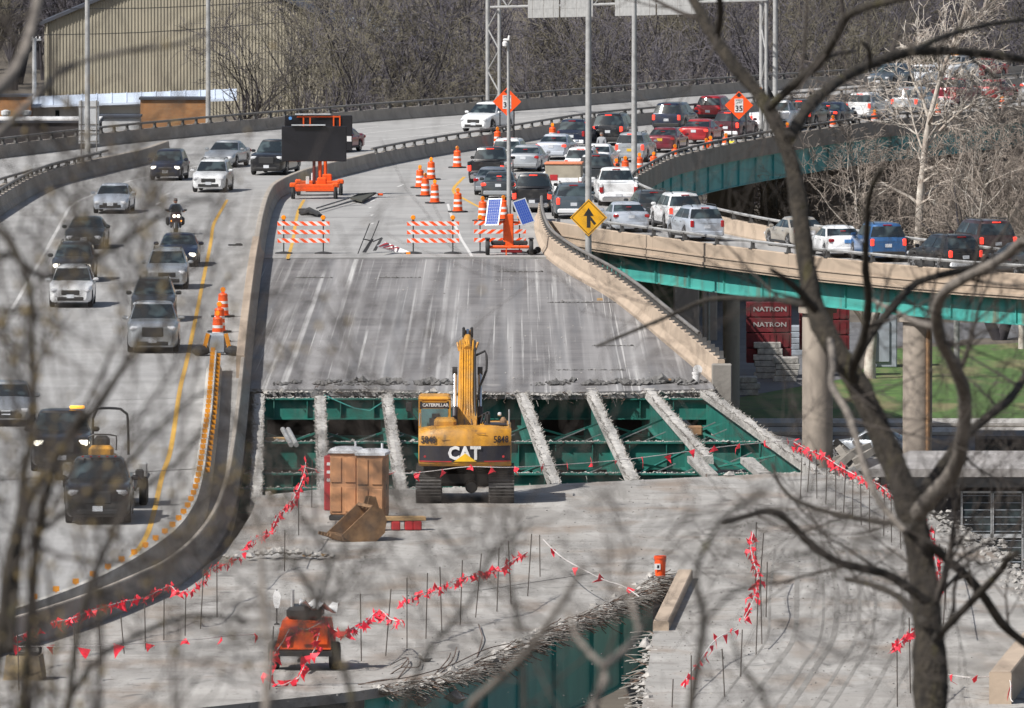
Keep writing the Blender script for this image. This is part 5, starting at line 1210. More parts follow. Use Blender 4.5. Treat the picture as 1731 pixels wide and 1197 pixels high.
def tyre_rim(r):
    b = MB(); w_ = .21; b.lathe([(r * .64, -w_ / 2), (r * .93, -w_ / 2), (r, -w_ / 2 + .03), (r, w_ / 2 - .03), (r * .93, w_ / 2), (r * .64, w_ / 2)], 18, (0, 0, 0), 'y')
    k = MB(); k.lathe([(r * .66, -.07), (r * .64, .07)], 16, (0, 0, 0), 'y')
    for i in range(5):
        a = i * 2 * math.pi / 5; k.box((math.cos(a) * r * .34, .085, math.sin(a) * r * .34), (r * .60, .03, .07), Matrix.Rotation(-a, 3, 'Y')); k.box((math.cos(a) * r * .34, -.085, math.sin(a) * r * .34), (r * .60, .03, .07), Matrix.Rotation(-a, 3, 'Y'))
    return b.mesh('tyre', 'rubber', 40), k.mesh('rim', 'silver_rim', 30)
MT['silver_rim'] = mat('alloy rim', (.32, .32, .33), .35, .6)
def lerp(a, b, t): return a + (b - a) * t
def interp(T, x):
    for (x0, y0), (x1, y1) in zip(T, T[1:]):
        if x <= x1: return lerp(y0, y1, (x - x0) / (x1 - x0) if x1 > x0 else 0)
    return T[-1][1]
def build_car(kind):
    d = TYPES[kind]; L, W, H, r = d['L'], d['W'], d['H'], d['r']; hl, hw = L / 2, W / 2
    root = thing('parked_car', 'x', 'car'); part = {}
    bx, tx = d['b'], d['t']
    top = [(-hl, d['deck'] - .16), (-hl + .08, d['deck'] - .03), (bx[0] - .05 if not d.get('bed') else bx[0] - .1, d['deck']), (bx[0] + .12, d['belt']), (bx[1] - .1, d['cowl']), (hl - .65, lerp(d['cowl'], d['nose'], .45)), (hl - .2, d['nose']), (hl, d['nose'] - .12)]
    if d['b'][0] < -hl + .3: top[1] = (-hl + .02, d['deck'] - .02); top[2] = (-hl + .06, d['deck'])
    wid = [(-hl, .84), (-hl + .12, .94), (-hl + .5, 1.0), (hl - .9, 1.0), (hl - .35, .95), (hl - .10, .86), (hl, .74)]
    xs = {-hl, -hl + .05, -hl + .12, -hl + .3, hl, hl - .04, hl - .10, hl - .22, hl - .4, hl - .65, 0, .5, -.5, bx[1] - .1, bx[0] - .05, bx[0] + .12}
    ra = r + .07
    for xw in (d['xf'], d['xr']):
        for k in range(-4, 5): xs.add(xw + ra * math.sin(k * math.pi / 8))
        xs |= {xw - ra - .02, xw + ra + .02}
    xs = sorted(x for x in xs if -hl <= x <= hl)
    rings = []
    for x in xs:
        zt = interp(top, x); wx = hw * interp(wid, x)
        zb = .24 + (.10 if x > hl - .06 or x < -hl + .06 else 0)
        for xw in (d['xf'], d['xr']):
            if abs(x - xw) < ra: zb = max(zb, r + math.sqrt(max(0, ra * ra - (x - xw) ** 2)) * .98)
        zb = min(zb, zt - .12); hh = zt - zb
        half = [(wx * .90, zb), (wx * .985, zb + min(.10, hh * .3)), (wx, zb + hh * .55), (wx * .985, zt - hh * .16), (wx * .94, zt - .03), (wx * .86, zt), (wx * .45, zt + .025)]
        rings.append([(x, -y, z) for y, z in half[::-1]][::-1] + [(x, 0, zt + .03)] + [(x, y, z) for y, z in half[::-1]] + [(x, 0, zb)])
    b = MB(); b.loft(rings)
    # greenhouse
    def ring(f):
        xr, xf = lerp(bx[0], tx[0], f), lerp(bx[1], tx[1], f); wv = lerp(hw * .95, hw * .74, f ** 1.15)
        return [(xf, 0), (xf - .04, wv * .5), (xf - .15, wv * .92), (xf - .3, wv * .98), ((xr + xf) / 2, wv), (xr + .28, wv * .98), (xr + .12, wv * .92), (xr + .03, wv * .5), (xr, 0)]
    z0, z1 = d['belt'] - .05, H - .10
    def full(pts): return pts + [(x, -y) for x, y in pts[-2:0:-1]]
    G_ = []
    for f in (0, .33, .66, 1): G_.append([(x, y, lerp(z0, z1, f)) for x, y in full(ring(f))])
    tp = full(ring(1)); cx = sum(p[0] for p in tp) / len(tp)
    G_.append([(lerp(cx, x, .93), y * .90, H - .035) for x, y in tp]); G_.append([(lerp(cx, x, .70), y * .6, H) for x, y in tp])
    b.loft(G_)
    body = b.obj('body', 'car_body', root, smooth=38)
    part['body'] = body
    if d.get('bed'):
        for sy in (-1, 1):
            k = MB(); k.rbox(((bx[0] - hl) / 2 - .05, sy * (hw - .10), 1.0), (hl + bx[0] - .06, .17, .42), .04); k.obj('bed_side', 'car_body', root)
        k = MB(); k.rbox((-hl + .10, 0, .88), (.11, W * .80, .66), .03); k.obj('tailgate', 'car_body', root)
    # glass, a centimetre proud of the shell
    def gp_(i, f, off=.012):
        R_ = full(ring(f)); x, y = R_[i % len(R_)]; z = lerp(z0, z1, f)
        v = Vector((x - cx, y * 1.5, .25)); v.normalize(); return Vector((x, y, z)) + v * off
    def pane(name, ids, f0, f1, m='glass'):
        k = MB(); fr = (f0, (f0 + f1) / 2, f1); vs = [gp_(i, f) for f in fr for i in ids]; n = len(ids)
        k.add(vs, [(a * n + i, a * n + i + 1, (a + 1) * n + i + 1, (a + 1) * n + i) for a in range(2) for i in range(n - 1)])
        inner = [gp_(i, f, -.01) for f in fr for i in ids]
        k.add(inner, [(a * n + i + 1, a * n + i, (a + 1) * n + i, (a + 1) * n + i + 1) for a in range(2) for i in range(n - 1)])
        return k.obj(name, m, root, smooth=60)
    N = len(full(ring(0)))
    pane('windshield', [N - 2, N - 1, 0, 1, 2], .12, .98)
    pane('rear_window', [6, 7, 8, 9, 10], .14 if kind != 'sedan' else .10, .92)
    for sg in (1, -1):
        seg = [(3, 4)] + ([(4, 5)] if d['side'] >= 2 else [])
        for a_, c_ in seg:
            def q(i, f, u, j):
                A, C = gp_(i * sg, f), gp_(j * sg, f); return A.lerp(C, u)
            k = MB(); fr = (.16, .9); vs = []
            for f in fr:
                for u in (.04, .97): vs.append(q(a_, f, u, c_))
            inn = [v - Vector((0, sg * .02, 0)) for v in vs]
            fs = [(0, 1, 3, 2), (6, 7, 5, 4)]
            k.add(vs + inn, fs if sg < 0 else [f[::-1] for f in fs]); k.obj('side_window', 'glass', root)
    # under body, wheels
    k = MB(); k.box((0, 0, .38), (L - .5, W * .80, .30)); k.box((0, 0, .62), (L - 1.2, W * .72, .3)); k.obj('underbody', 'trim', root)
    if 'rim%s' % r not in TM: TM['rim%s' % r] = tyre_rim(r)
    ty, rm = TM['rim%s' % r]
    for x in (d['xf'], d['xr']):
        for sg in (-1, 1):
            wv = link('wheel', None, root, (x, sg * (hw - .12), r)); wv.empty_display_size = .2
            link('tyre', ty, wv); link('rim', rm, wv, (0, sg * .02, 0))
    # front
    hz = d['nose'] - .14
    for sg in (-1, 1):
        k = MB(); k.rbox((hl - .11, sg * hw * .70, hz), (.26, hw * .38, .18), .06, Matrix.Rotation(-sg * .30, 3, 'Z')); k.obj('headlight', 'lamp_off', root, smooth=40)
        k = MB(); k.rbox((hl - .14, sg * hw * .62, .42), (.12, .2, .09), .03); k.obj('fog_lamp', 'trim', root)
        k = MB(); k.rbox((bx[1] - .42, sg * (hw + .10), d['belt'] + .06), (.12, .24, .16), .05); k.obj('mirror', 'car_body', root, smooth=40)
        tz = d['deck'] - (.20 if not d.get('bed') else -.08)
        tall = .34 if kind in ('suv', 'bigsuv', 'boxsuv', 'pickup', 'minivan') else .17
        k = MB(); k.rbox((-hl + .05, sg * hw * (.80 if not d.get('bed') else .885), tz if tall < .3 else tz - .02), (.15, hw * (.34 if tall < .3 else .20), tall), .04, Matrix.Rotation(sg * .25 if tall < .3 else 0, 3, 'Z')); k.obj('tail_lamp', 'tail_off', root, smooth=40)
    k = MB(); gh = {'pickup': .42, 'bigsuv': .36, 'boxsuv': .32, 'suv': .26}.get(kind, .18); k.rbox((hl - .035, 0, hz - .06 - (gh - .18) * .35), (.12, W * .44, gh), .05); g_ = k.obj('grille', 'trim', root)
    k = MB(); k.box((hl + .01, 0, hz - .0), (.015, W * .40, .025)); k.box((hl + .01, 0, hz - .10), (.015, W * .38, .02)); k.obj('grille_bar', 'chrome', g_)
    k = MB(); k.rbox((hl - .05, 0, .40), (.14, W * .62, .18), .04); k.obj('lower_grille', 'trim', root)
    k = MB(); k.box((hl + .015, 0, .50), (.02, .31, .16)); k.obj('front_plate', 'plate', root)
    for sg in (-1, 1):
        k = MB(); k.rbox(((d['xf'] + d['xr']) / 2, sg * (hw - .035), .29), (d['xf'] - d['xr'] - 2 * ra, .09, .14), .03); k.obj('side_sill', 'trim', root)
        k = MB()
        for i in range(2): k.box((.25 - 1.0 * i, sg * (hw + .004), d['belt'] - .14), (.17, .02, .035))
        k.obj('door_handle', 'chrome', root)
    # rear
    pz = d['deck'] - (.24 if kind == 'sedan' else .36 if not d.get('bed') else .28)
    k = MB(); k.box((-hl - .005 if not d.get('bed') else -hl - .02, 0, pz if not d.get('bed') else .58), (.03, .31, .16)); k.obj('rear_plate', 'plate', root)
    k = MB(); k.rbox((-hl + .05, 0, .40), (.18, W * .84, .24), .05); k.obj('rear_bumper', 'trim', root)
    if kind != 'sedan':
        k = MB(); k.rbox((tx[0] + .01, 0, H - .09), (.08, .42, .05), .015); k.obj('high_brake_lamp', 'tail_off', root)
        if not d.get('bed'): k = MB(); k.rbox((-hl + .03, 0, pz + .16), (.06, W * .5, .05), .015); k.obj('garnish', 'chrome', root)
    else:
        k = MB(); k.rbox((tx[0] - .38, 0, lerp(d['belt'], H, .55)), (.06, .26, .04), .012); k.obj('high_brake_lamp', 'tail_off', root)
    if d.get('rails'):
        for sg in (-1, 1):
            k = MB(); k.tube([(tx[0] + .15, sg * hw * .64, H - .02), (tx[0] + .3, sg * hw * .64, H + .05), (tx[1] - .35, sg * hw * .64, H + .05), (tx[1] - .2, sg * hw * .64, H - .02)], .022, 5); k.obj('roof_rail', 'trim', root)
    return root
TM = {}; PROTO = {}
def car(kind, px, py, yaw, color, label, brake=False, head=False, amber=False, near='rear', name=None, cat=None, plate=None, group=None, dz=0.0, high=True, trim=False, sc=1.0):
    """px, py: photo pixel of the near bumper's middle, at road level; yaw: where the nose points"""
    if kind not in PROTO: PROTO[kind] = [build_car(kind), False]
    p = PROTO[kind]
    o = p[0] if not p[1] else copy_tree(p[0]); p[1] = True
    d = TYPES[kind]; a = R(yaw); P = at(px, py); h = d['L'] / 2 * sc * (1 if near == 'rear' else -1)
    o.location = (P.x + math.cos(a) * h, P.y + math.sin(a) * h, .006 + dz); o.rotation_euler = (0, 0, a); o.scale = (sc, sc, sc)
    o.name = name or {'pickup': 'pickup_truck', 'sedan': 'sedan_car', 'hatch': 'hatchback_car', 'minivan': 'minivan', 'mpv': 'compact_car'}.get(kind, 'suv')
    o['label'] = label; o['category'] = cat or {'pickup': 'pickup truck', 'minivan': 'minivan', 'suv': 'suv', 'boxsuv': 'suv', 'bigsuv': 'suv'}.get(kind, 'car')
    o['group'] = group or ('cars driving down the lower lanes' if near == 'front' else 'cars queuing toward the curve')
    def setm(c, m):
        c.material_slots[0].link = 'OBJECT'; c.material_slots[0].material = m
    for c in kids(o):
        n = c.name.split('.')[0]
        if n in ('body', 'mirror', 'bed_side', 'tailgate'): setm(c, PAINT[color] if n != 'mirror' or not trim else MT['trim'])
        elif n == 'tail_lamp' and brake: setm(c, MT['tail_on'])
        elif n == 'high_brake_lamp' and brake and high: setm(c, MT['tail_on'])
        elif n == 'headlight' and head: setm(c, MT['lamp_on'])
        elif n == 'fog_lamp' and amber: setm(c, MT['lamp_amber'])
        elif n == 'rear_bumper' and color in ('white', 'silver', 'pale', 'gold', 'red', 'wine', 'blue') and kind in ('sedan', 'suv', 'hatch'): setm(c, PAINT[color])
        elif n == 'rear_bumper' and kind == 'pickup': setm(c, MT['chrome'])
        elif n == 'rear_plate' and plate: setm(c, MT[plate])
        elif n == 'grille' and color in ('white', 'silver') and kind == 'sedan': pass
    return o
def F(*a, **k): return car(*a, near='front', **k)
# --- lower lanes, coming toward the camera
F('mpv', 279, 306, -95, 'navy', 'dark blue round nosed compact car with lit headlights by the gore parapet', head=True, amber=True)
F('suv', 352, 326, -95, 'white', 'white crossover with black lower trim beside the median parapet', trim=False)
F('sedan', 368, 284, -101, 'silver', 'silver sedan between the dark blue compact and the black pickup')
F('pickup', 450, 297, -99, 'black', 'black pickup truck half hidden behind the message board', name='pickup_truck')
F('sedan', 186, 362, -93, 'pale', 'pale blue sedan with blue front plate alone by the white edge line', plate=None)
F('sedan', 141, 422, -92, 'green', 'dark green sedan following the pale blue sedan')
F('suv', 121, 478, -91, 'charcoal', 'dark suv close behind the white crossover with black bumper', head=True)
F('suv', 119, 521, -90, 'white', 'white crossover with black bumper at the white edge line', amber=False)
F('sedan', 300, 452, -90, 'navy', 'dark blue sedan with one bright headlight behind the silver suv', head=True)
F('suv', 282, 490, -89, 'silver', 'silver suv with lit lamps among the twigs beside the yellow line', amber=True)
F('suv', 259, 545, -89, 'charcoal', 'dark grey suv blurred behind twigs ahead of the white pickup')
F('pickup', 258, 598, -89, 'silver', 'silver white pickup blurred behind the twigs')
F('sedan', 10, 722, -89, 'silver', 'silver car cut by the edge with an amber lamp lit', amber=True)
van = F('pickup', 104, 800, -88, 'black', 'black work truck with a yellow lamp on its roof behind branches', amber=True, head=True)
b = MB(); b.rbox((.3, .5, 1.99), (.2, .5, .1), .03); b.obj('roof_lamp', 'lamp_amber', van)
ram = F('pickup', 165, 888, -89, 'black', 'big black pickup towing a trailer with a yellow machine')
for sg in (-1, 1):
    b = MB(); b.rbox((.62, sg * 1.24, 1.38), (.16, .26, .34), .05); b.obj('tow_mirror', 'trim', ram)
for k in range(5):
    b = MB(); b.rbox((.5, -.5 + .25 * k, 1.93), (.1, .08, .04), .01); b.obj('roof_marker', 'tail_off', ram)
# trailer and its load
P = at(166, 888); r = thing('flatbed_trailer', 'black flatbed trailer with boxed fenders behind the big black pickup', 'trailer', (P.x - .1, P.y + 9.2, 0))
b = MB(); b.box((0, 0, .62), (2.0, 4.6, .12)); b.obj('bed', 'black', r)
b = MB(); b.tube([(0, -2.3, .55), (0, -3.6, .5)], .06, 6); b.obj('drawbar', 'black', r)
wm = wheel_mesh(.38, .24)
for sx in (-1.17, 1.17):
    for y in (-.5, .45): link('tyre', wm, r, (sx, y, .38))
    b = MB(); b.rbox((sx, 0, .86), (.34, 2.1, .1), .04); b.box((sx, -1.05, .74), (.3, .05, .3)); b.obj('fender', 'black', r)
    b = MB(); b.rbox((sx, -1.1, 1.15), (.3, .3, .45), .04); b.obj('tool_box', 'steel', r)
r = thing('yellow_mower', 'yellow machine with black seat and hoop riding on the trailer', 'machine', (P.x - .25, P.y + 9.4, .68)); r.scale = (.82, .82, .82)
b = MB(); b.rbox((0, 0, .75), (1.2, 2.0, .6), .12); b.rbox((0, -.5, 1.2), (.95, .8, .45), .12); b.obj('hood', 'cat_yellow', r)
b = MB(); b.rbox((0, .25, 1.5), (.6, .5, .5), .12); b.obj('seat', 'rubber', r)
b = MB(); b.tube(catmull([(-.35, .6, 1.0), (-.35, .6, 2.4), (-.2, .6, 2.75), (.7, .6, 2.75), (.95, .6, 2.55), (1.0, .6, 1.0)], .2), .05, 6); b.obj('roll_hoop', 'black', r)
b = MB(); b.tube(catmull([(-.5, .1, 1.3), (-.5, .1, 1.7), (-.3, .1, 1.8), (.3, .1, 1.8), (.55, .1, 1.75), (.55, .1, 1.2)], .15), .03, 5); b.obj('arm_rail', 'black', r)
for sx in (-.6, .6):
    for y in (-.7, .7): link('tyre', wheel_mesh(.35, .3), r, (sx, y, .35))
# --- far lanes
F('suv', 800, 224, -111, 'white', 'pearl white suv alone on the far lanes beside the first speed sign', sc=1.06)
F('sedan', 549, 259, -108, 'wine', 'dark red car peeking out behind the message boards')
F('sedan', 1534, 146, -115, 'white', 'white sedan facing us on the far lanes among sycamore limbs', head=False)
F('suv', 1484, 150, -115, 'slate', 'grey suv facing us on the far lanes beside the white sedan')
F('sedan', 1640, 134, -117, 'red', 'red car passing behind the white sycamore on the far lanes')
# --- queue, seen from behind
car('pickup', 821, 315, 84, 'black', 'lifted black pickup with lit lamps at the inside of the queue', brake=True, dz=.12, name='pickup_truck')
car('sedan', 829, 331, 86, 'grey', 'grey sedan directly behind the lifted black pickup')
car('sedan', 842, 339, 87, 'charcoal', 'small dark sedan with red lamps beside the mast', brake=True)
car('pickup', 899, 360, 88, 'black', 'black pickup with lit lamps nearest the end of the curved rail', brake=True)
car('sedan', 884, 291, 82, 'silver', 'silver sedan with pale rear window beside the lifted pickup')
car('suv', 855, 286, 82, 'white', 'white crossover mostly hidden behind the mast and the lifted pickup')
car('sedan', 931, 271, 80, 'pale', 'blue grey sedan with a wide trunk before the dark crossover', brake=True, high=False)
car('suv', 965, 251, 80, 'navy', 'dark crossover in front of the blue grey sedan')
car('bigsuv', 1027, 247, 79, 'black', 'tall black suv behind the light pole', brake=True)
car('suv', 1064, 275, 80, 'silver', 'silver crossover with bright lamps beside the light pole', brake=True, plate='plate_yellow')
car('sedan', 1004, 289, 82, 'white', 'white sedan beside a person in the queue', brake=True, high=False)
car('suv', 980, 302, 84, 'white', 'white suv with decorated rear window ahead of the box truck', brake=True)
car('pickup', 1004, 324, 87, 'charcoal', 'dark grey pickup between the box truck and the white pickup')
car('pickup', 1046, 349, 93, 'white', 'white pickup just beyond the merge sign pole at the ramp mouth', sc=1.0)
car('suv', 970, 371, 92, 'slate', 'grey suv beside the yellow merge sign', brake=True, high=False, sc=1.05)
car('sedan', 1068, 394, 98, 'pale', 'silver blue sedan behind the ramp rail next to the merge sign', brake=False)
car('suv', 1108, 381, 98, 'charcoal', 'dark grey crossover ahead of the boxy white suv')
car('boxsuv', 1160, 389, 101, 'white', 'boxy white suv on the ramp with a lit lamp', brake=True, high=False)
car('suv', 1196, 409, 104, 'pale', 'pale blue crossover behind the ramp rail')
car('sedan', 1373, 421, 107, 'gold', 'champagne gold sedan on the ramp crossed by the mossy trunk')
car('sedan', 1433, 437, 101, 'white', 'white sedan on the ramp with blue rear plate', plate='plate_blue')
car('boxsuv', 1502, 444, 100, 'blue', 'boxy blue suv on the ramp', brake=False)
car('suv', 1633, 462, 113, 'black', 'black crossover with tall red lamps at the outer ramp rail', brake=True, high=False)
car('bigsuv', 1688, 444, 108, 'brown', 'large maroon brown suv with roof rack on the ramp')
car('sedan', 1765, 468, 115, 'charcoal', 'dark car cut by the picture edge on the ramp')
# far part of the queue
car('minivan', 1126, 222, 76, 'navy', 'dark blue minivan with wide red lamps by the median rail', brake=True, high=False)
car('sedan', 1115, 259, 78, 'wine', 'dark red sedan with yellow plate behind the curve rail', plate='plate_yellow')
car('sedan', 1172, 244, 76, 'red', 'bright red sedan in the middle of the curve', brake=True, high=False)
car('mpv', 1196, 207, 74, 'red', 'boxy red car ahead of the maroon crossover')
car('suv', 1226, 236, 73, 'maroon', 'maroon crossover behind the second speed sign', brake=True)
car('pickup', 1292, 224, 71, 'white', 'white pickup partly behind the mossy trunk and pole', brake=True)
car('boxsuv', 1348, 218, 72, 'black', 'black boxy suv just beyond the trunk', brake=True)
car('sedan', 1392, 213, 71, 'navy', 'dark blue sedan behind thin twigs on the far curve', brake=True)
car('suv', 1450, 202, 71, 'white', 'white crossover with a lit lamp on the far curve', brake=True)
car('minivan', 1528, 194, 70, 'silver', 'silver van behind pale twigs on the far curve', brake=True, high=False)
car('pickup', 1592, 182, 69, 'wine', 'dark red pickup behind the white sycamore')
car('sedan', 1664, 172, 68, 'red', 'faded red sedan near the last far drum')
car('sedan', 1745, 165, 67, 'silver', 'silver car with red lamp at the far edge of the curve', brake=True)
v = F('bigsuv', 1585, 140, -116, 'white', 'white work van with amber roof light on the far lanes'); b = MB(); b.rbox((0, 0, 1.98), (.3, .9, .12), .03); b.obj('roof_light', 'lamp_amber', v)
# box truck with a tan topper
r = car('pickup', 952, 339, 87, 'white', 'white service truck with a tan box and orange lid', brake=False, name='service_truck', cat='truck')
b = MB(); b.rbox((-1.9, 0, 1.35), (1.95, 1.9, 1.05), .04); bx_ = b.obj('service_box', mat('tan service box', (.36, .32, .25), .7, var=.2), r)
b = MB(); b.rbox((-1.9, 0, 1.93), (2.05, 2.0, .09), .02); b.obj('box_lid', mat('faded orange lid', (.62, .22, .11), .6), bx_)
b = MB(); b.box((-2.89, .5, 1.2), (.02, .4, .3)); b.obj('red_mark', 'red', bx_)
# ladder-like rack in the open white pickup is left to its bed; wiper shapes are too small to see
# --- wreckage and parked things on the low ground
P = at(1470, 778, G); o = copy_tree(PROTO['sedan'][0]); o.location = (P.x, P.y, G + .01); o.rotation_euler = (0, 0, R(165)); o.name = 'sedan_car'
tag(o, 'pale parked car behind rubble under the ramp', 'car', 'cars parked under the ramp')
for c in kids(o):
    if c.name.split('.')[0] in ('body', 'mirror'): c.material_slots[0].link = 'OBJECT'; c.material_slots[0].material = PAINT['pale']

# ================================================================== PEOPLE AND MOTORCYCLE
def skin_body(name, pts, edges, rad, m, parent, loc=(0, 0, 0)):
    me = bpy.data.meshes.new(name); me.from_pydata(pts, edges, []); o = bpy.data.objects.new(name, me); COL.objects.link(o)
    sm_ = o.modifiers.new('skin', 'SKIN'); sd = o.modifiers.new('sub', 'SUBSURF'); sd.levels = sd.render_levels = 2
    for i, sv in enumerate(me.skin_vertices[0].data): sv.radius = (rad[i], rad[i]); sv.use_root = (i == 0)
    dg = bpy.context.evaluated_depsgraph_get(); new = bpy.data.meshes.new_from_object(o.evaluated_get(dg)); bpy.data.objects.remove(o)
    new.materials.clear(); new.materials.append(MT[m]); new.polygons.foreach_set('use_smooth', [True] * len(new.polygons))
    return link(name, new, parent, loc)
def head(parent, c, rh, facing, hair=True):
    b = MB(); b.lathe([(.02, -1.15 * rh), (.55 * rh, -1.05 * rh), (.80 * rh, -.6 * rh), (.92 * rh, 0), (.88 * rh, .5 * rh), (.6 * rh, .95 * rh), (.1, 1.1 * rh)], 14); h = b.obj('head', 'skin', parent, c, facing, smooth=60)
    b = MB(); b.box((0, -.95 * rh, -.1 * rh), (.22 * rh, .3 * rh, .4 * rh)); b.obj('nose', 'skin', h)
    for sx in (-1, 1):
        b = MB(); b.lathe([(.02, -.01), (.16 * rh, 0), (.02, .01)], 8, (sx * .38 * rh, -.86 * rh, .15 * rh), 'y'); b.obj('eye', 'cat_black', h)
        b = MB(); b.box((sx * .95 * rh, 0, 0), (.1 * rh, .3 * rh, .45 * rh)); b.obj('ear', 'skin', h)
    b = MB(); b.box((0, -.86 * rh, -.55 * rh), (.45 * rh, .1 * rh, .08 * rh)); b.obj('mouth', 'tail_off', h)
    if hair: b = MB(); b.lathe([(.97 * rh, .1 * rh), (.98 * rh, .5 * rh), (.72 * rh, 1.02 * rh), (.1, 1.2 * rh)], 14, (0, .06 * rh, 0)); b.obj('hair', 'hair', h, smooth=60)
    return h
P = at(296, 398); r = thing('motorcycle', 'dark touring motorcycle with two lit headlights behind the dark blue sedan', 'motorcycle', (P.x, P.y + 1.1, .006), R(4))
wm = wheel_mesh(.33, .15)
for y in (-.78, .78): link('tyre', wm, r, (0, y, .33))
b = MB(); b.loft([[(x * w_, y, z) for x, z in ((-1, zl), (1, zl), (1.0, zh - .1), (.6, zh), (-.6, zh), (-1.0, zh - .1))] for w_, y, zl, zh in ((.16, -.72, .62, .95), (.27, -.55, .5, 1.12), (.28, -.2, .4, 1.08), (.2, .3, .35, .85), (.24, .8, .5, .9), (.15, 1.05, .6, .85))]); b.obj('fairing', mat('dark red fairing', (.03, .012, .014), .3, coat=.5), r, smooth=40)
b = MB(); b.loft([[(-.22, -.56, 1.05), (.22, -.56, 1.05), (.22, -.53, 1.05), (-.22, -.53, 1.05)], [(-.24, -.42, 1.28), (.24, -.42, 1.28), (.24, -.39, 1.28), (-.24, -.39, 1.28)], [(-.15, -.3, 1.45), (.15, -.3, 1.45), (.15, -.27, 1.45), (-.15, -.27, 1.45)]]); b.obj('windscreen', 'glass', r)
for sx in (-.1, .1):
    b = MB(); b.lathe([(.03, -.03), (.085, 0), (.08, .04)], 12, (sx, -.72, .92), 'y'); b.obj('headlight', 'lamp_on', r)
for sx in (-1, 1):
    b = MB(); b.rbox((sx * .36, .75, .62), (.2, .55, .42), .08); b.obj('pannier', 'black', r)
    b = MB(); b.tube([(sx * .1, -.45, 1.1), (sx * .4, -.32, 1.12)], .025, 6); b.rbox((sx * .45, -.45, 1.2), (.16, .06, .1), .03); b.obj('handlebar', 'black', r)
    b = MB(); b.tube([(sx * .09, -.78, .33), (sx * .09, -.5, 1.0)], .035, 6); b.obj('fork', 'chrome', r)
    b = MB(); b.rbox((sx * .24, -.62, .68), (.08, .05, .06), .02); b.obj('turn_lamp', 'lamp_amber', r)
pr_ = thing('person', 'rider in a dark jacket sitting on the motorcycle', 'person', (P.x, P.y + 1.1, .006), R(4))
pts = [(0, .42, .86), (0, .40, 1.1), (0, .34, 1.34), (0, .30, 1.46), (.19, .33, 1.38), (.30, .10, 1.2), (.38, -.26, 1.14), (-.19, .33, 1.38), (-.30, .10, 1.2), (-.38, -.26, 1.14), (.12, .36, .84), (.27, -.06, .78), (.22, .10, .40), (-.12, .36, .84), (-.27, -.06, .78), (-.22, .10, .40), (.22, -.06, .34), (-.22, -.06, .34)]
ed = [(0, 1), (1, 2), (2, 3), (2, 4), (4, 5), (5, 6), (2, 7), (7, 8), (8, 9), (0, 10), (10, 11), (11, 12), (12, 16), (0, 13), (13, 14), (14, 15), (15, 17)]
skin_body('body', pts, ed, [.15, .15, .16, .07, .085, .06, .045, .085, .06, .045, .11, .085, .06, .11, .085, .06, .05, .05], 'denim', pr_)
head(pr_, (0, .27, 1.62), .105, 0)
b = MB(); b.box((0, .175, 1.64), (.16, .03, .04)); b.obj('sunglasses', 'black', pr_)
for sx in (-1, 1):
    for k in range(4):
        b = MB(); b.tube([(sx * (.36 + .022 * k), -.26, 1.14), (sx * (.36 + .022 * k), -.35, 1.15), (sx * (.36 + .022 * k), -.34, 1.09)], .011, 5); b.obj('finger', 'skin', pr_)
P = at(1017, 276); pr_ = thing('person', 'person in grey shirt standing between the queued cars', 'person', P, R(170))
pts = [(0, 0, .95), (0, -.02, 1.2), (0, 0, 1.42), (0, 0, 1.53), (.19, 0, 1.42), (.25, .03, 1.15), (.24, -.1, .92), (-.19, 0, 1.42), (-.25, .03, 1.15), (-.24, -.1, .92)]
skin_body('torso', pts, [(0, 1), (1, 2), (2, 3), (2, 4), (4, 5), (5, 6), (2, 7), (7, 8), (8, 9)], [.15, .145, .16, .06, .08, .055, .045, .08, .055, .045], 'grey_shirt', pr_)
pts = [(0, 0, .98), (.1, 0, .9), (.11, -.02, .48), (.11, .02, .08), (.11, -.12, .04), (-.1, 0, .9), (-.11, -.02, .48), (-.11, .02, .08), (-.11, -.12, .04)]
skin_body('legs', pts, [(0, 1), (1, 2), (2, 3), (3, 4), (0, 5), (5, 6), (6, 7), (7, 8)], [.14, .11, .075, .055, .045, .11, .075, .055, .045], 'denim', pr_)
head(pr_, (0, -.01, 1.66), .105, 0)
for sx in (-1, 1):
    for k in range(4):
        b = MB(); b.tube([(sx * .24, -.13 + .022 * k, .9), (sx * .235, -.13 + .022 * k, .83), (sx * .22, -.125 + .022 * k, .78)], .011, 5); b.obj('finger', 'skin', pr_)
# ================================================================== BUILDINGS BEYOND
# ribbed shed
Yb = 954.0
def wp(px, py, Y): return deep(px, py, Y)
A = wp(75, 40, Yb); x0 = A.x; x1 = wp(560, 100, Yb).x; xm = wp(330, 0, Yb).x; eave = A.z; ridge = eave + (xm - x0) * .42
r = thing('ribbed_shed', 'big tan ribbed metal shed with a dark sloping eave', 'building', (x0, Yb, G)); o = Vector(r.location)
poly = [(0, 0), (x1 - x0, 0), (x1 - x0, eave - G), (xm - x0, ridge - G), (0, eave - G)]
b = MB(); b.prism(poly, 'y', 0, 14); b.obj('wall', 'siding', r)
b = MB(); n = int((x1 - x0) / .29)
for i in range(n):
    x = (i + .5) * (x1 - x0) / n; xx = x + x0
    zt = (eave + (xx - x0) * .42 if xx < xm else ridge - (xx - xm) * .42) - G
    b.prism([(x - .07, 0), (x - .04, -.07), (x + .04, -.07), (x + .07, 0)], 'z', .02, zt - .1)
tag(b.obj('wall_rib', 'siding', r), kind='stuff')
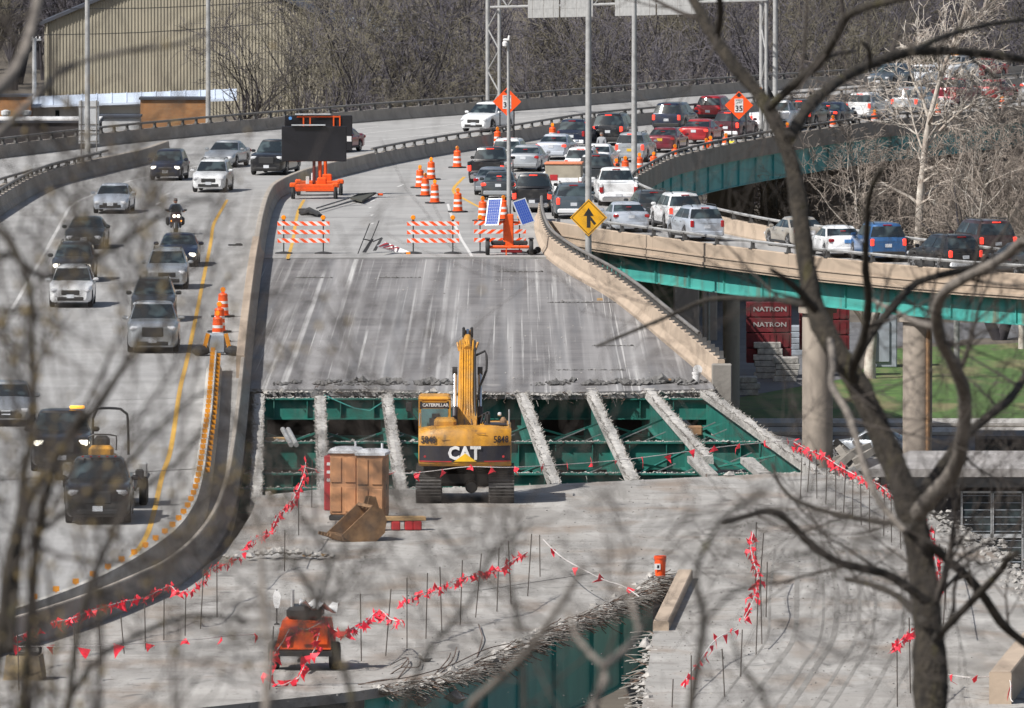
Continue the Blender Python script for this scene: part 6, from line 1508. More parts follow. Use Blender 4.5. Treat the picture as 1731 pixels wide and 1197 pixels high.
for (xa, za), (xb, zb) in (((-.4, eave - .17), (xm - x0, ridge)), ((xm - x0, ridge), (x1 - x0 + .4, eave))):
    b = MB(); b.add([(xa, -.5, za - G), (xb, -.5, zb - G), (xb, 14.3, zb - G), (xa, 14.3, za - G), (xa, -.5, za - G + .3), (xb, -.5, zb - G + .3), (xb, 14.3, zb - G + .3), (xa, 14.3, za - G + .3)], [(3, 2, 1, 0), (4, 5, 6, 7), (0, 1, 5, 4), (1, 2, 6, 5), (2, 3, 7, 6), (3, 0, 4, 7)]); b.obj('roof', 'siding_trim', r)
b = MB(); b.tube([(.25, -.25, 0), (.25, -.25, eave - G)], .1, 6); b.obj('downpipe', 'siding', r)
# wires before the shed
for py0, py1 in ((60, 38), (14, 2)):
    pa, pb = deep(0, py0, 900), deep(480, py1, 900); b = MB(); b.tube(catmull([pa, (pa + pb) / 2 - Vector((0, 0, .3)), pb], 3), .05, 4)
    tag(b.obj('overhead_wire', 'black'), 'thin sagging wire crossing the ribbed shed' if py0 == 60 else 'upper thin wire crossing the ribbed shed', 'wire')
def block(name, label, px0, px1, pyt, Y, depth, m, cat='building', h=None):
    P0, P1 = wp(px0, pyt, Y), wp(px1, pyt, Y); r = thing(name, label, cat, (P0.x, Y, G)); W_ = P1.x - P0.x; H_ = P0.z - G
    b = MB(); b.box((W_ / 2, depth / 2, H_ / 2), (W_, depth, H_)); b.obj('wall', m, r)
    b = MB(); b.box((W_ / 2, depth / 2 - .05, H_ + .09), (W_ + .2, depth + .2, .16)); b.obj('roof', 'siding_trim', r); return r, W_, H_
block('brick_building', 'orange brick block behind the far parapet beside the light pole', 237, 352, 169, 798, 3, 'brick')
block('brick_building', 'orange brick block at the picture edge behind white vents', -80, 52, 164, 816, 3, 'brick')
r, W_, H_ = block('low_shed', 'white walled low shed under a pale blue roof', 55, 250, 180, 819, 2, 'wall_white')
kids(r)[1].data.materials[0] = MT['roof_blue']
for px, w2 in ((97, .3), (150, .8)):
    x = wp(px, 188, 819).x - r.location.x; b = MB(); b.box((x, -.05, H_ - .55), (w2, .08, .5)); b.obj('window', 'glass', r)
b = MB(); b.box((W_ * .75, -.04, H_ - 1.0), (W_ * .42, .06, .9)); b.obj('panel', 'wall_grey', r)
P0, P1 = wp(52, 179, 817), wp(400, 167, 817); Q0, Q1 = wp(52, 163, 842), wp(400, 150, 842)
b = MB(); b.add([P0, P1, Q1, Q0] + [p - Vector((0, 0, .15)) for p in (P0, P1, Q1, Q0)], [(0, 1, 2, 3), (7, 6, 5, 4), (0, 4, 5, 1), (1, 5, 6, 2), (2, 6, 7, 3), (3, 7, 4, 0)])
r = b.obj('long_roof', 'roof_blue'); tag(r, 'long pale blue metal roof below the ribbed shed', 'roof')
for k in range(14):
    f = (k + .5) / 14; a, c = P0.lerp(P1, f), Q0.lerp(Q1, f); b = MB(); b.tube([a + Vector((0, 0, .03)), c + Vector((0, 0, .03))], .05, 4); b.obj('roof_seam', 'roof_blue', r)
for px in (10, 45):
    p = wp(px, 213, 786); r = thing('roof_vent', {10: 'white mushroom vent at the picture edge before the brick block', 45: 'white mushroom vent beside the branch before the brick block'}[px], 'vent', p)
    b = MB(); b.tube([(0, 0, -2), (0, 0, .8)], .22, 10); b.obj('stack', 'wall_white', r); b = MB(); b.lathe([(.3, .75), (.36, .85), (.36, 1.1), (.1, 1.2)], 12); b.obj('cowl', 'wall_white', r)
r, W_, H_ = block('dark_shed', 'dark low shed with white flat roof behind the far parapet', -120, 168, 208, 774, 5, 'wall_dark')
b = MB(); b.box((W_ / 2, 2.5, H_ + .25), (W_ + .1, 5.2, .12)); b.obj('white_roof', 'white', r)
block('white_shed', 'white flat roofed shed beside the square sign back', 170, 236, 199, 780, 3, 'wall_white')
r, W_, H_ = block('grey_roofed_house', 'grey roofed building peeping over the woods', 535, 672, 24, 1116, 10, 'wall_grey')
# windowed building by the near deck
Pn = at(1500, 806, -2.6); Y1 = Pn.y; xl_, xr_ = at(1480, 806, -2.6).x, at(1900, 806, -2.6).x
r = thing('flat_roofed_building', 'dark flat roofed building with steel framed windows beside the deck', 'building', (xl_, Y1, G)); H_ = -2.6 - G; W_ = xr_ - xl_
b = MB(); b.box((W_ / 2, 5.0, H_ / 2), (W_, 10, H_)); b.obj('wall', 'wall_dark', r)
rf = MB(); rf.slab([(-.3, -.5), (W_, -.5), (W_, 9.5), (1.6, 9.5)], H_ + .32, H_ + .02); rf.obj('roof', 'roof_grey', r)
b = MB(); b.box((W_ / 2 + .2, -.35, H_ - .18), (W_, .3, .34)); b.obj('fascia', 'black', r)
for k in range(5):
    xa = at(1617 + k * 52, 820, -3.2).x - xl_; xb = at(1617 + k * 52 + 50, 820, -3.2).x - xl_
    fr = MB()
    for j in (0, 1):
        z1 = H_ - .55 - j * 1.62; z0 = z1 - 1.55
        fr.box(((xa + xb) / 2, -.05, z1), (xb - xa, .08, .07)); fr.box(((xa + xb) / 2, -.05, z0), (xb - xa, .08, .07))
        for x in (xa, xb): fr.box((x, -.05, (z0 + z1) / 2), (.07, .08, z1 - z0 + .07))
    fo = fr.obj('window', 'alu', r)
    for j in (0, 1):
        z1 = H_ - .55 - j * 1.62; z0 = z1 - 1.55; b = MB(); b.box(((xa + xb) / 2, -.012, (z0 + z1) / 2), (xb - xa - .08, .02, z1 - z0 - .08)); b.obj('pane', 'glass', fo)
        for i in range(6):
            b = MB(); b.box(((xa + xb) / 2, -.03, z0 + (z1 - z0) * (i + .5) / 6), (xb - xa - .1, .015, .03)); b.obj('louvre_bar', 'wall_grey', fo)
r, W_, H_ = block('low_outbuilding', 'low dark outbuilding with wide windows behind the flat roof', 1655, 1860, 743, at(1700, 780, G).y, 4, 'wall_dark')
for k in range(4):
    b = MB(); b.box((.75 + k * 1.35, -.04, H_ - .55), (1.1, .05, .7)); b.obj('window', 'glass', r)
# maroon bins
Yc = at(1300, 640, G).y
def bins(px, n0, n1, pyt, dpx, label_rows):
    for i in range(n0, n1):
        P0 = wp(px, pyt + i * 26, Yc + (0 if px < 1340 else 1.5)); s = scale_at(P0); w_ = dpx / s; h_ = 25 / s
        r = thing('steel_bin', label_rows[i], 'storage bin', (P0.x, P0.y, P0.z - h_))
        b = MB(); b.rbox((w_ / 2, .6, h_ / 2), (w_, 1.2, h_ - .02), .02); b.obj('shell', 'crate_red', r)
        for k in range(7):
            if i > 1 or px > 1340 or k in (0, 6): b = MB(); b.box((w_ * (k + .5) / 7, -.015, h_ / 2), (.06, .04, h_ * .8)); b.obj('rib', 'crate_red', r)
        if i < 2 and px < 1340: text('lettering', 'NATRON', .33, 'worn_white', r, (w_ * .52, -.02, h_ * .52), ext=.008, bold=.008, sx=1.25)
bins(1262, 0, 4, 511, 76, {0: 'topmost maroon bin lettered in white', 1: 'second maroon bin lettered in white', 2: 'plain maroon bin third in the stack', 3: 'lowest maroon bin of the lettered stack'})
bins(1352, 0, 3, 515, 84, {0: 'topmost plain maroon bin behind the trunk', 1: 'middle plain maroon bin behind the trunk', 2: 'lowest plain maroon bin behind the trunk'})
for k, (px, py, w_, h_, lab) in enumerate(((1300, 640, 1.5, 1.9, 'tall grey weathered block before the maroon bins'), (1330, 645, 1.3, 1.2, 'grey weathered block beside the taller block'), (1262, 668, 1.4, .9, 'low pale slab stack under the ramp'), (1345, 600, .9, 1.4, 'grey machine housing beside the maroon bins'))):
    p = at(px, py, G); r = thing('stored_block', lab, 'stored block', p); z = 0; i = 0
    while z < h_:
        b = MB(); b.rbox((RND.uniform(-.1, .1), 0, z + .16), (w_ * RND.uniform(.85, 1.05), 1.1, .30), .03); b.obj('block', 'rubble' if k != 3 else 'wall_grey', r); z += .32
p = at(1490, 620, G); b = MB(); b.rbox((0, 0, 1.6), (1.6, 1.6, 3.2), .05); b.rbox((0, -.85, 1.4), (.8, .1, 2.2), .02); tag(b.obj('utility_cabinet', 'wall_grey', None, p), 'blue grey utility cabinet behind the pale trunk', 'cabinet')
p = at(1474, 622, G); b = MB(); b.tube([(0, 0, 0), (0, 0, 2.2)], .08, 8); tag(b.obj('bollard', 'cat_yellow', None, p), 'yellow bollard beside the utility cabinet', 'bollard')
p = at(1617, 640, G); r = thing('lamp_post', 'slim pale lamp post on the grass', 'lamp post', p); b = MB(); b.tube([(0, 0, 0), (0, 0, 4.2)], .16, 10); b.obj('shaft', 'steel', r); b = MB(); b.lathe([(.12, 4.15), (.2, 4.3), (.1, 4.5)], 10); b.obj('lamp_head', 'white', r)
p = at(1218, 690, G); b = MB(); b.tube([(0, 0, 0), (0, 0, 6.2)], .07, 8); tag(b.obj('downpipe', 'steel', None, (p.x - .6, p.y - .3, G)), 'pale thin pipe standing beside the slim pier', 'pipe')
# dark wreckage lumps behind the far deck edge
r = thing('demolition_heap', 'dark heap of broken slabs beyond the far deck edge', 'rubble pile', at(1440, 790, -6)); o = Vector(r.location); b = MB()
for k in range(70):
    px, py = RND.gauss(1455, 32), RND.uniform(742, 800); c = at(px, py, -8.8 + RND.uniform(0, 2.6)); c.y = min(c.y, 440 + RND.uniform(-6, 6)); chunk(b, c - o, RND.uniform(.25, .75))
tag(b.obj('slab', 'wall_dark' if False else 'dirt', r), kind='stuff')
for k in range(8):
    c = at(RND.uniform(1415, 1500), RND.uniform(755, 792), -8.3); b = MB(); b.box(c - o, (1.6, 1.0, .3), Matrix.Rotation(RND.uniform(-1, 1), 3, 'Y') @ Matrix.Rotation(RND.uniform(0, 3), 3, 'Z')); b.obj('broken_slab', 'barrier', r)
# ================================================================== TREES
def rand_perp(rg, d):
    a = d.orthogonal().normalized(); return (Matrix.Rotation(rg.uniform(0, 6.283), 3, d) @ a)
def grow(rg, mb, p, d, L, r, lvl, spec):
    """one limb and everything that springs from it"""
    n = spec['seg'][lvl]; pts = [p.copy()]; rad = [r]; dd = d.copy(); up = spec['up'][lvl]
    for i in range(n):
        dd = (dd + rand_perp(rg, dd) * rg.uniform(0, spec['wob'][lvl]) + Vector((0, 0, up))).normalized()
        pts.append(pts[-1] + dd * L / n); rad.append(max(spec['rmin'], r * (1 - .72 * (i + 1) / n)))
    mb[min(lvl, len(mb) - 1)].tube(pts, rad, spec['sides'][lvl], cap=False)
    if lvl + 1 >= len(spec['kids']) + 1: return
    k = spec['kids'][lvl]; k = max(1, int(k * rg.uniform(.75, 1.25)))
    for j in range(k):
        t = rg.uniform(spec['from'][lvl], 1.0) if j else 1.0
        f = t * n; i = min(int(f), n - 1); q = pts[i].lerp(pts[i + 1], f - i)
        base = (pts[i + 1] - pts[i]).normalized(); a = R(rg.uniform(*spec['ang'][lvl]))
        nd = (base * math.cos(a) + rand_perp(rg, base) * math.sin(a)).normalized()
        grow(rg, mb, q, nd, L * spec['len'][lvl] * rg.uniform(.65, 1.2), max(spec['rmin'], rad[i] * spec['rk'][lvl]), lvl + 1, spec)
SPEC = dict(seg=[5, 4, 3, 3, 2], up=[.02, .10, .06, .03, 0], wob=[.16, .28, .38, .45, .5], sides=[8, 5, 4, 3, 3], kids=[9, 5, 4, 3], ang=[(20, 50), (25, 60), (25, 65), (20, 70)], len=[.62, .52, .5, .55], rk=[.6, .55, .5, .6], rmin=.016)
SPEC['from'] = [.25, .25, .2, .15]
def tree_proto(seed, h, r0, spec, bark, twig, lean=0.0, stems=1):
    rg = random.Random(seed); root = thing('bare_tree', 'x', 'tree'); a, c = MB(), MB(); c2 = MB()
    for s in range(stems):
        d = Vector((rg.uniform(-.3, .3) * (stems > 1) + lean, rg.uniform(-.2, .2) * (stems > 1), 1)).normalized()
        grow(rg, [a, c, c2], Vector((rg.uniform(-.3, .3) * (stems > 1), 0, -.2)), d, h * .62 * rg.uniform(.85, 1.1), r0, 0, spec)
    a.obj('trunk', bark, root, smooth=60); c.obj('limb', bark, root, smooth=60)
    k = c2.obj('crown', twig, root); tag(k, kind='stuff'); return root
rg = random.Random(21)
PR = [tree_proto(i * 7 + 3, h, r0, SPEC, 'bark_far', tw, ln, st) for i, (h, r0, tw, ln, st) in enumerate(((17, .30, 'twig_far', .05, 1), (15, .24, 'twig_far', -.1, 2), (19, .36, 'twig_far', .12, 1), (14, .2, 'twig_olive', 0, 3), (16, .28, 'twig_far', -.2, 2), (12, .15, 'twig_olive', .15, 3)))]
used = [False] * len(PR)
def plant(i, P, rz, sc, label, group, name='bare_tree'):
    o = PR[i] if not used[i] else copy_tree(PR[i]); used[i] = True
    o.location = P; o.rotation_euler = (0, 0, rz); o.scale = (sc, sc, sc); o['label'] = label; o['group'] = group; return o
# rows of bare trees beyond the far parapet
for row, (Y0, Y1, n, lab, lo) in enumerate(((744, 780, 30, 'dark bare tree in the front row behind the far parapet', 390), (800, 890, 34, 'dark bare tree in the second row of the woods', 500), (905, 1030, 34, 'dark bare tree deep in the woods below the hillside', 560))):
    for k in range(n):
        px = lo + (1830 - lo) * (k + rg.uniform(.1, .9)) / n; Y = rg.uniform(Y0, Y1) + max(0, (px - 900) / 900) * 40; p = deep(px, 150, Y)
        i = rg.randrange(6)
        if row == 0 and px < 600: i = 3 if k % 2 else 4
        plant(i, (p.x, Y, ground_z(p.x, Y)), rg.uniform(0, 6.28), rg.uniform(.75, 1.15) if row else rg.uniform(.6, 1.0), lab, lab.replace('dark bare tree', 'bare trees'))
for k in range(46):
    px = rg.uniform(-80, 150); Y = rg.uniform(985, 1200); p = deep(px, 100, Y)
    plant(rg.randrange(6), (p.x, Y, ground_z(p.x, Y)), rg.uniform(0, 6.28), rg.uniform(.8, 1.2), 'bluish bare tree standing beyond the utility pole', 'bare trees beyond the utility pole')
for k in range(44):
    px = rg.uniform(430, 1850); Y = rg.uniform(1050, 1300); p = deep(px, 20, Y)
    plant(rg.randrange(6), (p.x, Y, ground_z(p.x, Y)), rg.uniform(0, 6.28), rg.uniform(.8, 1.25), 'faint bare tree on the wooded hillside', 'bare trees on the hillside')
# undergrowth along the foot of the woods
b = MB(); SB = dict(SPEC); SB.update(seg=[3, 2, 2], kids=[5, 4], sides=[3, 3, 3], rmin=.016, up=[.05, .02, 0], wob=[.4, .5, .5], ang=[(20, 60), (20, 60)], len=[.6, .55], rk=[.7, .7]); SB['from'] = [.2, .2]
for k in range(260):
    px = rg.uniform(400, 1850); Y = rg.uniform(735, 790) + max(0, (px - 900) / 900) * 40; p = deep(px, 150, Y)
    grow(rg, [b], Vector((p.x, Y, G)), Vector((rg.uniform(-.5, .5), rg.uniform(-.3, .3), 1)).normalized(), rg.uniform(1.0, 2.6), .035, 0, SB)
tag(b.obj('undergrowth', 'twig_far'), kind='stuff')

# pale brush and scrub trees behind the ramp
SP2 = dict(SPEC); SP2.update(kids=[7, 6, 6, 5], up=[.0, .03, .02, .0, -.02], wob=[.3, .4, .45, .5, .5], rmin=.012, ang=[(25, 65), (25, 70), (25, 70), (20, 70)])
PR2 = [tree_proto(100 + i, h, r0, SP2, bk, tw, 0, st) for i, (h, r0, bk, tw, st) in enumerate(((9.5, .13, 'bark_white', 'twig_tan', 2), (8, .11, 'bark', 'twig_tan', 3), (10, .15, 'bark', 'twig_tan', 2)))]
used2 = [False] * 3
for k in range(30):
    px = 1325 + (1800 - 1325) * (k + rg.random()) / 30; Y = rg.uniform(645, 735); p = deep(px, 400, Y); i = rg.randrange(3)
    o = PR2[i] if not used2[i] else copy_tree(PR2[i]); used2[i] = True
    o.location = (p.x, Y, G); o.rotation_euler = (0, 0, rg.uniform(0, 6.28)); s_ = rg.uniform(.75, 1.15); o.scale = (s_, s_, s_)
    o.name = 'scrub_tree'; o['label'] = 'pale scrubby tree in the thicket behind the ramp'; o['group'] = 'scrubby trees behind the ramp'
for px, sc, Y, rz, lab in ((1436, 1.1, 632, 1.0, 'pale many limbed tree veiling the white crossover on the far curve'), (1668, 1.2, 634, 4.4, 'pale many limbed tree in front of the last red cars')):
    o = copy_tree(PR2[0]); p = deep(px, 400, Y); o.location = (p.x, Y, G); o.rotation_euler = (0, 0, rz); o.scale = (sc, sc, sc); o.name = 'pale_tree'; o['label'] = lab; o['group'] = 'pale trees before the far curve'
b = MB()
for k in range(500):
    px = rg.uniform(1300, 1830); Y = rg.uniform(640, 735); p = deep(px, 380, Y)
    grow(rg, [b], Vector((p.x, Y, G)), Vector((rg.uniform(-.6, .6), rg.uniform(-.3, .3), 1)).normalized(), rg.uniform(2, 5.0), .03, 0, SB)
tag(b.obj('brush', 'twig_tan'), kind='stuff')
# the white sycamore, its limbs traced at its own distance
def traced(root, name, L, w0, w1, Y, m, n=7, dY=0.0, step=.35, part=True):
    """a limb through the given points; L in photo pixels, w in photo pixels"""
    P = [deep(x, y, Y + dY * i / max(1, len(L) - 1)) for i, (x, y) in enumerate(L)]
    s = scale_at(P[0]); P = catmull(P, step); o = Vector(root.location)
    kr = random.Random(int(L[0][0] * 7 + L[0][1])); rad = [lerp(w0, w1, i / (len(P) - 1)) / 2 / s * kr.uniform(.92, 1.10) for i in range(len(P))]
    b = MB(); b.tube([p - o for p in P], rad, n)
    b.v = [tuple(Vector(v) + Vector((kr.gauss(0, 1), kr.gauss(0, 1), kr.gauss(0, 1))) * rad[min(k // n, len(rad) - 1)] * .05) for k, v in enumerate(b.v)]
    b.obj(name, m, root, smooth=60); return P, rad
def twigs_on(rg, b, P, rad, o, n, L, spec, rk=.55, lo=.1, planar=.0):
    for k in range(n):
        i = rg.randrange(int(len(P) * lo), len(P) - 1); t = (P[i + 1] - P[i]).normalized(); a = R(rg.uniform(25, 75))
        d = (t * math.cos(a) + rand_perp(rg, t) * math.sin(a)); d.y *= (1 - planar); d.normalize()
        grow(rg, [b], P[i] - o, d, L * rg.uniform(.4, 1.2), max(spec['rmin'], rad[i] * rk), 0, spec)
YS = 640
p = deep(1556, 330, YS); r = thing('sycamore_tree', 'white barked sycamore with forked limbs before the far queue', 'tree', (p.x, YS, G))
SY = dict(SPEC); SY.update(seg=[4, 3, 2], kids=[5, 4], sides=[4, 3, 3], rmin=.016, up=[.04, .02, 0], wob=[.35, .45, .5], ang=[(20, 55), (20, 65)], len=[.55, .5], rk=[.6, .6]); SY['from'] = [.2, .2]
tw = MB()
for L, w0, w1, nm in (([(1548, 480), (1552, 400), (1556, 330), (1562, 270), (1566, 230), (1574, 190), (1582, 160), (1590, 130), (1606, 85), (1622, 45), (1640, -20)], 16, 5, 'trunk'), ([(1566, 235), (1590, 205), (1620, 180), (1660, 165), (1700, 152)], 7, 3, 'limb'), ([(1564, 250), (1585, 225), (1610, 200), (1640, 178), (1665, 172)], 6, 2.5, 'limb'),
                      ([(1570, 200), (1560, 170), (1545, 140), (1535, 110), (1530, 80)], 6, 2.5, 'limb'), ([(1582, 160), (1588, 120), (1586, 96), (1585, 70)], 6, 2, 'limb'), ([(1562, 262), (1545, 210), (1538, 175), (1530, 150)], 5, 2, 'limb'), ([(1590, 145), (1610, 130), (1625, 110)], 4, 2, 'limb'), ([(1606, 90), (1630, 60), (1650, 35), (1668, 20)], 4, 1.5, 'limb'), ([(1556, 340), (1590, 310), (1640, 300), (1690, 275)], 5, 2, 'limb')):
    P, rad = traced(r, nm, L, w0, w1, YS, 'bark_white', dY=rg.uniform(-3, 3), step=.6)
    twigs_on(rg, tw, P, rad, Vector(r.location), 16, 2.6, SY, .5, .3)
tag(tw.obj('twigs', 'bark_white', r), kind='stuff')
for px, py, Y, lab in ((1470, 640, 0, 'pale blotched tree trunk beside the utility cabinet'), (1727, 590, 0, 'slim pale tree trunk at the picture edge on the grass'), (1690, 575, 0, 'dark many stemmed tree on the far grass')):
    p = at(px, py, G); r = thing('park_tree', lab, 'tree', p); a, c, c2 = MB(), MB(), MB()
    spec = dict(SPEC); spec['kids'] = [7, 5, 4, 4]; q = random.Random(px)
    for s in range(3 if px == 1690 else 1): grow(q, [a, c, c2], Vector((0, 0, -.1)), Vector((q.uniform(-.5, .5) * (px == 1690), 0, 1)).normalized(), 5.5, .34 if px != 1727 else .2, 0, spec)
    a.obj('trunk', 'bark_white' if px != 1690 else 'bark_far', r, smooth=60); c.obj('limb', 'bark' if px != 1690 else 'bark_far', r, smooth=60); tag(c2.obj('crown', 'twig_tan', r), kind='stuff')

# ================================================================== NEAR TREES ON THE BLUFF
SN = dict(SPEC); SN.update(seg=[6, 5, 4, 3], kids=[5, 4, 2], sides=[5, 4, 3, 3], rmin=.0024, up=[.05, .03, .02, .01], wob=[.15, .18, .20, .22], ang=[(20, 48), (20, 50), (20, 55)], len=[.72, .68, .6], rk=[.6, .6, .65]); SN['from'] = [.15, .15, .15]
def near_tree(label, root_px, Y, limbs, m, seed, ntw, Ltw, tm='twig_near', buds=0, spec=SN, name='bare_tree'):
    p = deep(root_px[0], root_px[1], Y); r = thing(name, label, 'tree', (p.x, Y, ground_z(p.x, Y) - .1)); o = Vector(r.location); rg = random.Random(seed); tw = MB(); bd = MB()
    for j, (L, w0, w1, nm, *rest) in enumerate(limbs):
        dy = rest[0] if rest else rg.uniform(-.8, .8); mm = rest[1] if len(rest) > 1 else m
        P, rad = traced(r, nm, L, w0, w1, Y, mm, 10, dy * 2.5, .12)
        if nm == 'trunk':
            q = P[0]; b = MB(); b.tube([q - o + Vector((0, 0, .02)), (q.x - o.x, q.y - o.y, 0)], [rad[0], rad[0] * 1.35], 10); b.obj('trunk_base', mm, r, smooth=60)
        k = int(ntw * (len(L) if nm != 'trunk' else len(L) * .4))
        twigs_on(rg, tw, P, rad, o, k, Ltw, spec, .4, .15, .35)
    if buds:
        for k in range(0, len(tw.v), max(1, len(tw.v) // buds)):
            c = Vector(tw.v[k]); s = rg.uniform(.006, .013)
            bd.add([c + Vector(v) * s for v in ((1, 0, 0), (-1, 0, 0), (0, 1, 0), (0, -1, 0), (0, 0, 1.6), (0, 0, -1))], [(0, 2, 4), (2, 1, 4), (1, 3, 4), (3, 0, 4), (2, 0, 5), (1, 2, 5), (3, 1, 5), (0, 3, 5)])
        tag(bd.obj('buds', 'bud', r), kind='stuff')
    tag(tw.obj('twigs', tm, r), kind='stuff'); return r
RT = [([(1578, 1330), (1575, 1200), (1571, 1100), (1560, 960), (1535, 850), (1500, 760), (1455, 660), (1402, 572), (1377, 520), (1362, 440), (1350, 340), (1330, 250), (1290, 170), (1240, 110), (1202, 55), (1180, 15), (1150, -40)], 62, 17, 'trunk', 1.0),
      ([(1212, 60), (1218, 20), (1212, -30)], 14, 10, 'limb'),
      ([(1333, 236), (1365, 183), (1398, 152), (1431, 129), (1471, 109), (1541, 88), (1615, 87), (1680, 93), (1760, 106)], 22, 15, 'limb', 1.5),
      ([(1300, 182), (1340, 145), (1387, 103), (1415, 60), (1431, 29), (1468, 11), (1540, -6)], 17, 12, 'limb', -1.0),
      ([(1390, 100), (1420, 90), (1447, 87)], 9, 4, 'branch'), ([(1471, 108), (1468, 81), (1455, 72)], 9, 5, 'branch'), ([(1541, 88), (1600, 60), (1680, 40), (1760, 30)], 12, 6, 'limb', 2.0),
      ([(1377, 522), (1360, 502), (1344, 485), (1322, 468), (1304, 456)], 15, 8, 'branch'),
      ([(1360, 515), (1325, 508), (1290, 506), (1200, 506), (1130, 535), (1070, 560), (1010, 585)], 12, 5, 'limb', 2.0),
      ([(1445, 640), (1441, 621), (1459, 574), (1468, 510), (1463, 456), (1465, 400), (1470, 330), (1490, 285)], 18, 9, 'limb', -1.0),
      ([(1446, 612), (1460, 585), (1487, 546), (1523, 503), (1552, 477), (1613, 460), (1660, 448), (1703, 434), (1750, 400)], 16, 11, 'limb', 1.0),
      ([(1552, 868), (1580, 835), (1613, 797), (1627, 736), (1631, 671), (1613, 617), (1592, 578), (1583, 538), (1592, 499), (1631, 470), (1690, 440), (1730, 405)], 30, 13, 'limb', -1.5, 'bark_pale'),
      ([(1585, 552), (1552, 546), (1516, 528), (1470, 505)], 13, 7, 'branch', .5, 'bark_pale'),
      ([(1624, 742), (1667, 707), (1712, 668), (1740, 620)], 18, 13, 'limb', 1.0), ([(1550, 845), (1580, 805), (1617, 752), (1627, 735)], 20, 16, 'limb', .3),
      ([(1582, 1078), (1600, 1060), (1649, 1010), (1690, 966), (1703, 945), (1720, 935)], 15, 11, 'limb', -1.0), ([(1562, 912), (1600, 945), (1632, 972), (1662, 1007), (1698, 1059), (1745, 1095)], 17, 15, 'limb', 1.5),
      ([(1565, 1055), (1545, 1035), (1520, 1010), (1475, 989), (1430, 979)], 15, 9, 'limb', 1.0), ([(1563, 1015), (1530, 990), (1492, 968), (1419, 951), (1370, 919), (1332, 881), (1301, 864), (1266, 871), (1225, 884)], 18, 9, 'limb', -1.5),
      ([(1545, 893), (1510, 885), (1475, 881), (1405, 867), (1346, 846), (1318, 818), (1306, 785)], 11, 6, 'limb', 2.0),
      ([(1404, 575), (1408, 621), (1405, 650), (1430, 693), (1448, 743), (1466, 804), (1488, 850), (1530, 900)], 12, 12, 'limb', -1.0, 'bark_pale')]
near_tree('big dark mossy tree crossing the picture from the bottom edge to the top', (1578, 1330), 80, RT, 'bark_near', 5, .55, 1.3)
LT = [([(-30, 1180), (0, 1080), (17, 937), (35, 879), (52, 840), (95, 770), (146, 708), (170, 682), (194, 643), (224, 600), (240, 560)], 26, 9, 'trunk', .6),
      ([(35, 1250), (55, 1000), (66, 890), (99, 766), (144, 700)], 20, 14, 'trunk', -.4), ([(18, 1100), (28, 960), (39, 811), (51, 751), (57, 660), (55, 560), (48, 470)], 18, 8, 'limb', .8),
      ([(110, 1260), (135, 1050), (190, 900), (230, 835), (300, 780), (361, 700)], 14, 6, 'limb', .6), ([(60, 905), (130, 850), (200, 800), (271, 722), (330, 672), (375, 655)], 11, 4, 'limb', 1.0),
      ([(-20, 440), (20, 430), (70, 470), (120, 455), (190, 420), (260, 370), (330, 340), (360, 335)], 12, 5, 'limb', .8), ([(-30, 360), (10, 400), (38, 450), (50, 490), (60, 540)], 16, 10, 'limb', -.5),
      ([(-20, 165), (10, 140), (40, 90), (58, 30), (70, -30)], 22, 16, 'limb', .5, 'bark_pale'), ([(-20, 240), (20, 205), (55, 170), (93, 128), (140, 104), (220, 85), (300, 75), (350, 55)], 14, 6, 'limb', .8, 'bark_pale'), ([(92, 128), (92, 100), (95, 60)], 8, 3, 'branch'),
      ([(80, 1260), (150, 1130), (230, 1075), (330, 1040), (420, 1050)], 12, 6, 'limb', .5)]
near_tree('blurred grey tree reaching in from the picture edge over the lower lanes', (-30, 1250), 44, LT, 'bark_near', 9, .75, .75, buds=80)
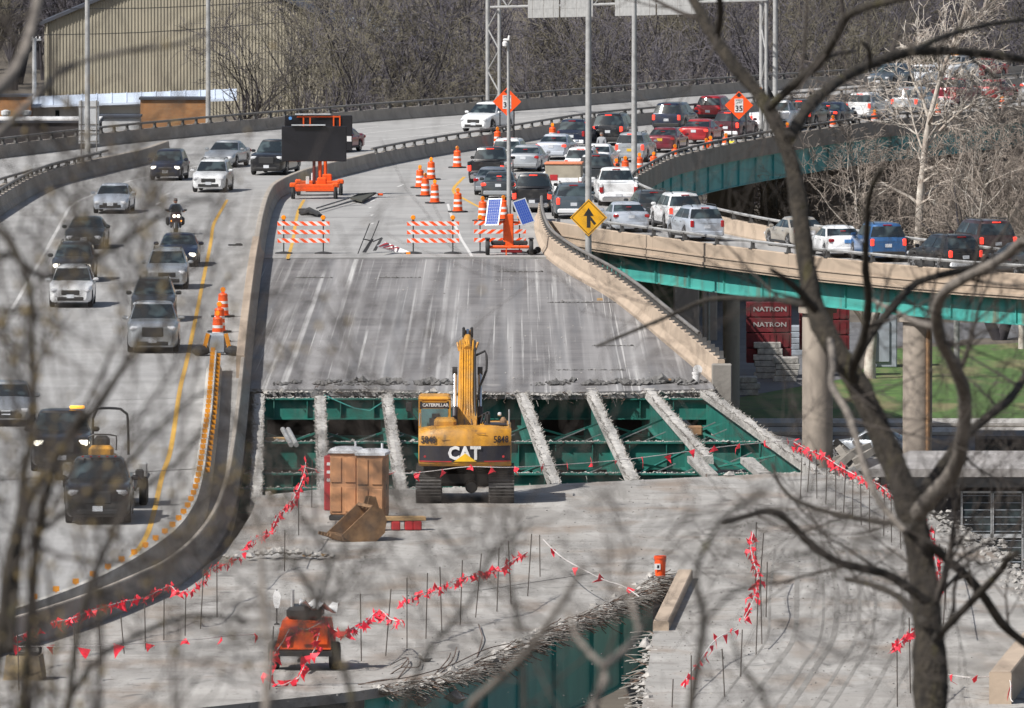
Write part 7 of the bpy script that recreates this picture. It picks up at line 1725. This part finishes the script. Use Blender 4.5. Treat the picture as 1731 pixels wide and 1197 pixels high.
MT_ = [([(446, 1300), (452, 1150), (458, 1095), (447, 1050), (443, 966), (441, 908), (425, 860)], 16, 8, 'trunk', .4, 'bark_pale'), ([(458, 1095), (500, 1070), (540, 1010), (560, 950), (600, 900)], 10, 4, 'limb', .6),
      ([(600, 1300), (598, 1200), (580, 1130), (545, 1050), (520, 990), (480, 930)], 14, 6, 'limb', .5), ([(780, 1250), (800, 1186), (849, 1143), (896, 1099), (913, 1073), (950, 1020), (985, 960)], 16, 9, 'limb', -.4, 'bark_pale'),
      ([(1000, 1300), (1003, 1190), (1023, 1150), (1019, 1125), (997, 1105), (974, 1076), (960, 1030)], 17, 8, 'limb', .4, 'bark_pale'), ([(1020, 1128), (1061, 1096), (1081, 1067), (1070, 1025), (1050, 985)], 14, 7, 'limb', .3, 'bark_pale'),
      ([(1150, 1300), (1175, 1150), (1190, 1050), (1175, 980), (1190, 930), (1230, 870), (1290, 830)], 16, 6, 'limb', .8), ([(1185, 1060), (1230, 1010), (1280, 985), (1330, 960)], 8, 4, 'limb', .6), ([(880, 1300), (885, 1150), (870, 1030), (860, 950), (880, 880)], 10, 4, 'limb', .6),
      ([(650, 1300), (700, 1150), (740, 1080), (800, 1010), (830, 940), (900, 880)], 10, 4, 'limb', .9), ([(1330, 1300), (1290, 1180), (1250, 1120), (1235, 1060)], 10, 5, 'limb', .5)]
near_tree('blurred pale shrub tree along the bottom edge before the torn deck', (600, 1250), 40, MT_, 'bark_near', 14, .62, .72, 'twig_near', name='bare_shrub')
# leafless shrub with tan buds over the lower lanes
BL = []; rg = random.Random(33)
for k in range(11):
    x0 = rg.uniform(-20, 330); x1 = x0 + rg.uniform(-60, 110); yt = rg.uniform(440, 640)
    BL.append(([(x0, 1300), (x0 + rg.uniform(-25, 25), 1050), ((x0 + x1) / 2 + rg.uniform(-30, 30), 820), (x1, yt)], 6, 2, 'stem', rg.uniform(-.7, .7)))
near_tree('blurred shrub with tan buds rising before the blurred cars', (150, 1250), 36, BL, 'twig_near', 44, .7, .6, buds=500, name='budding_shrub')
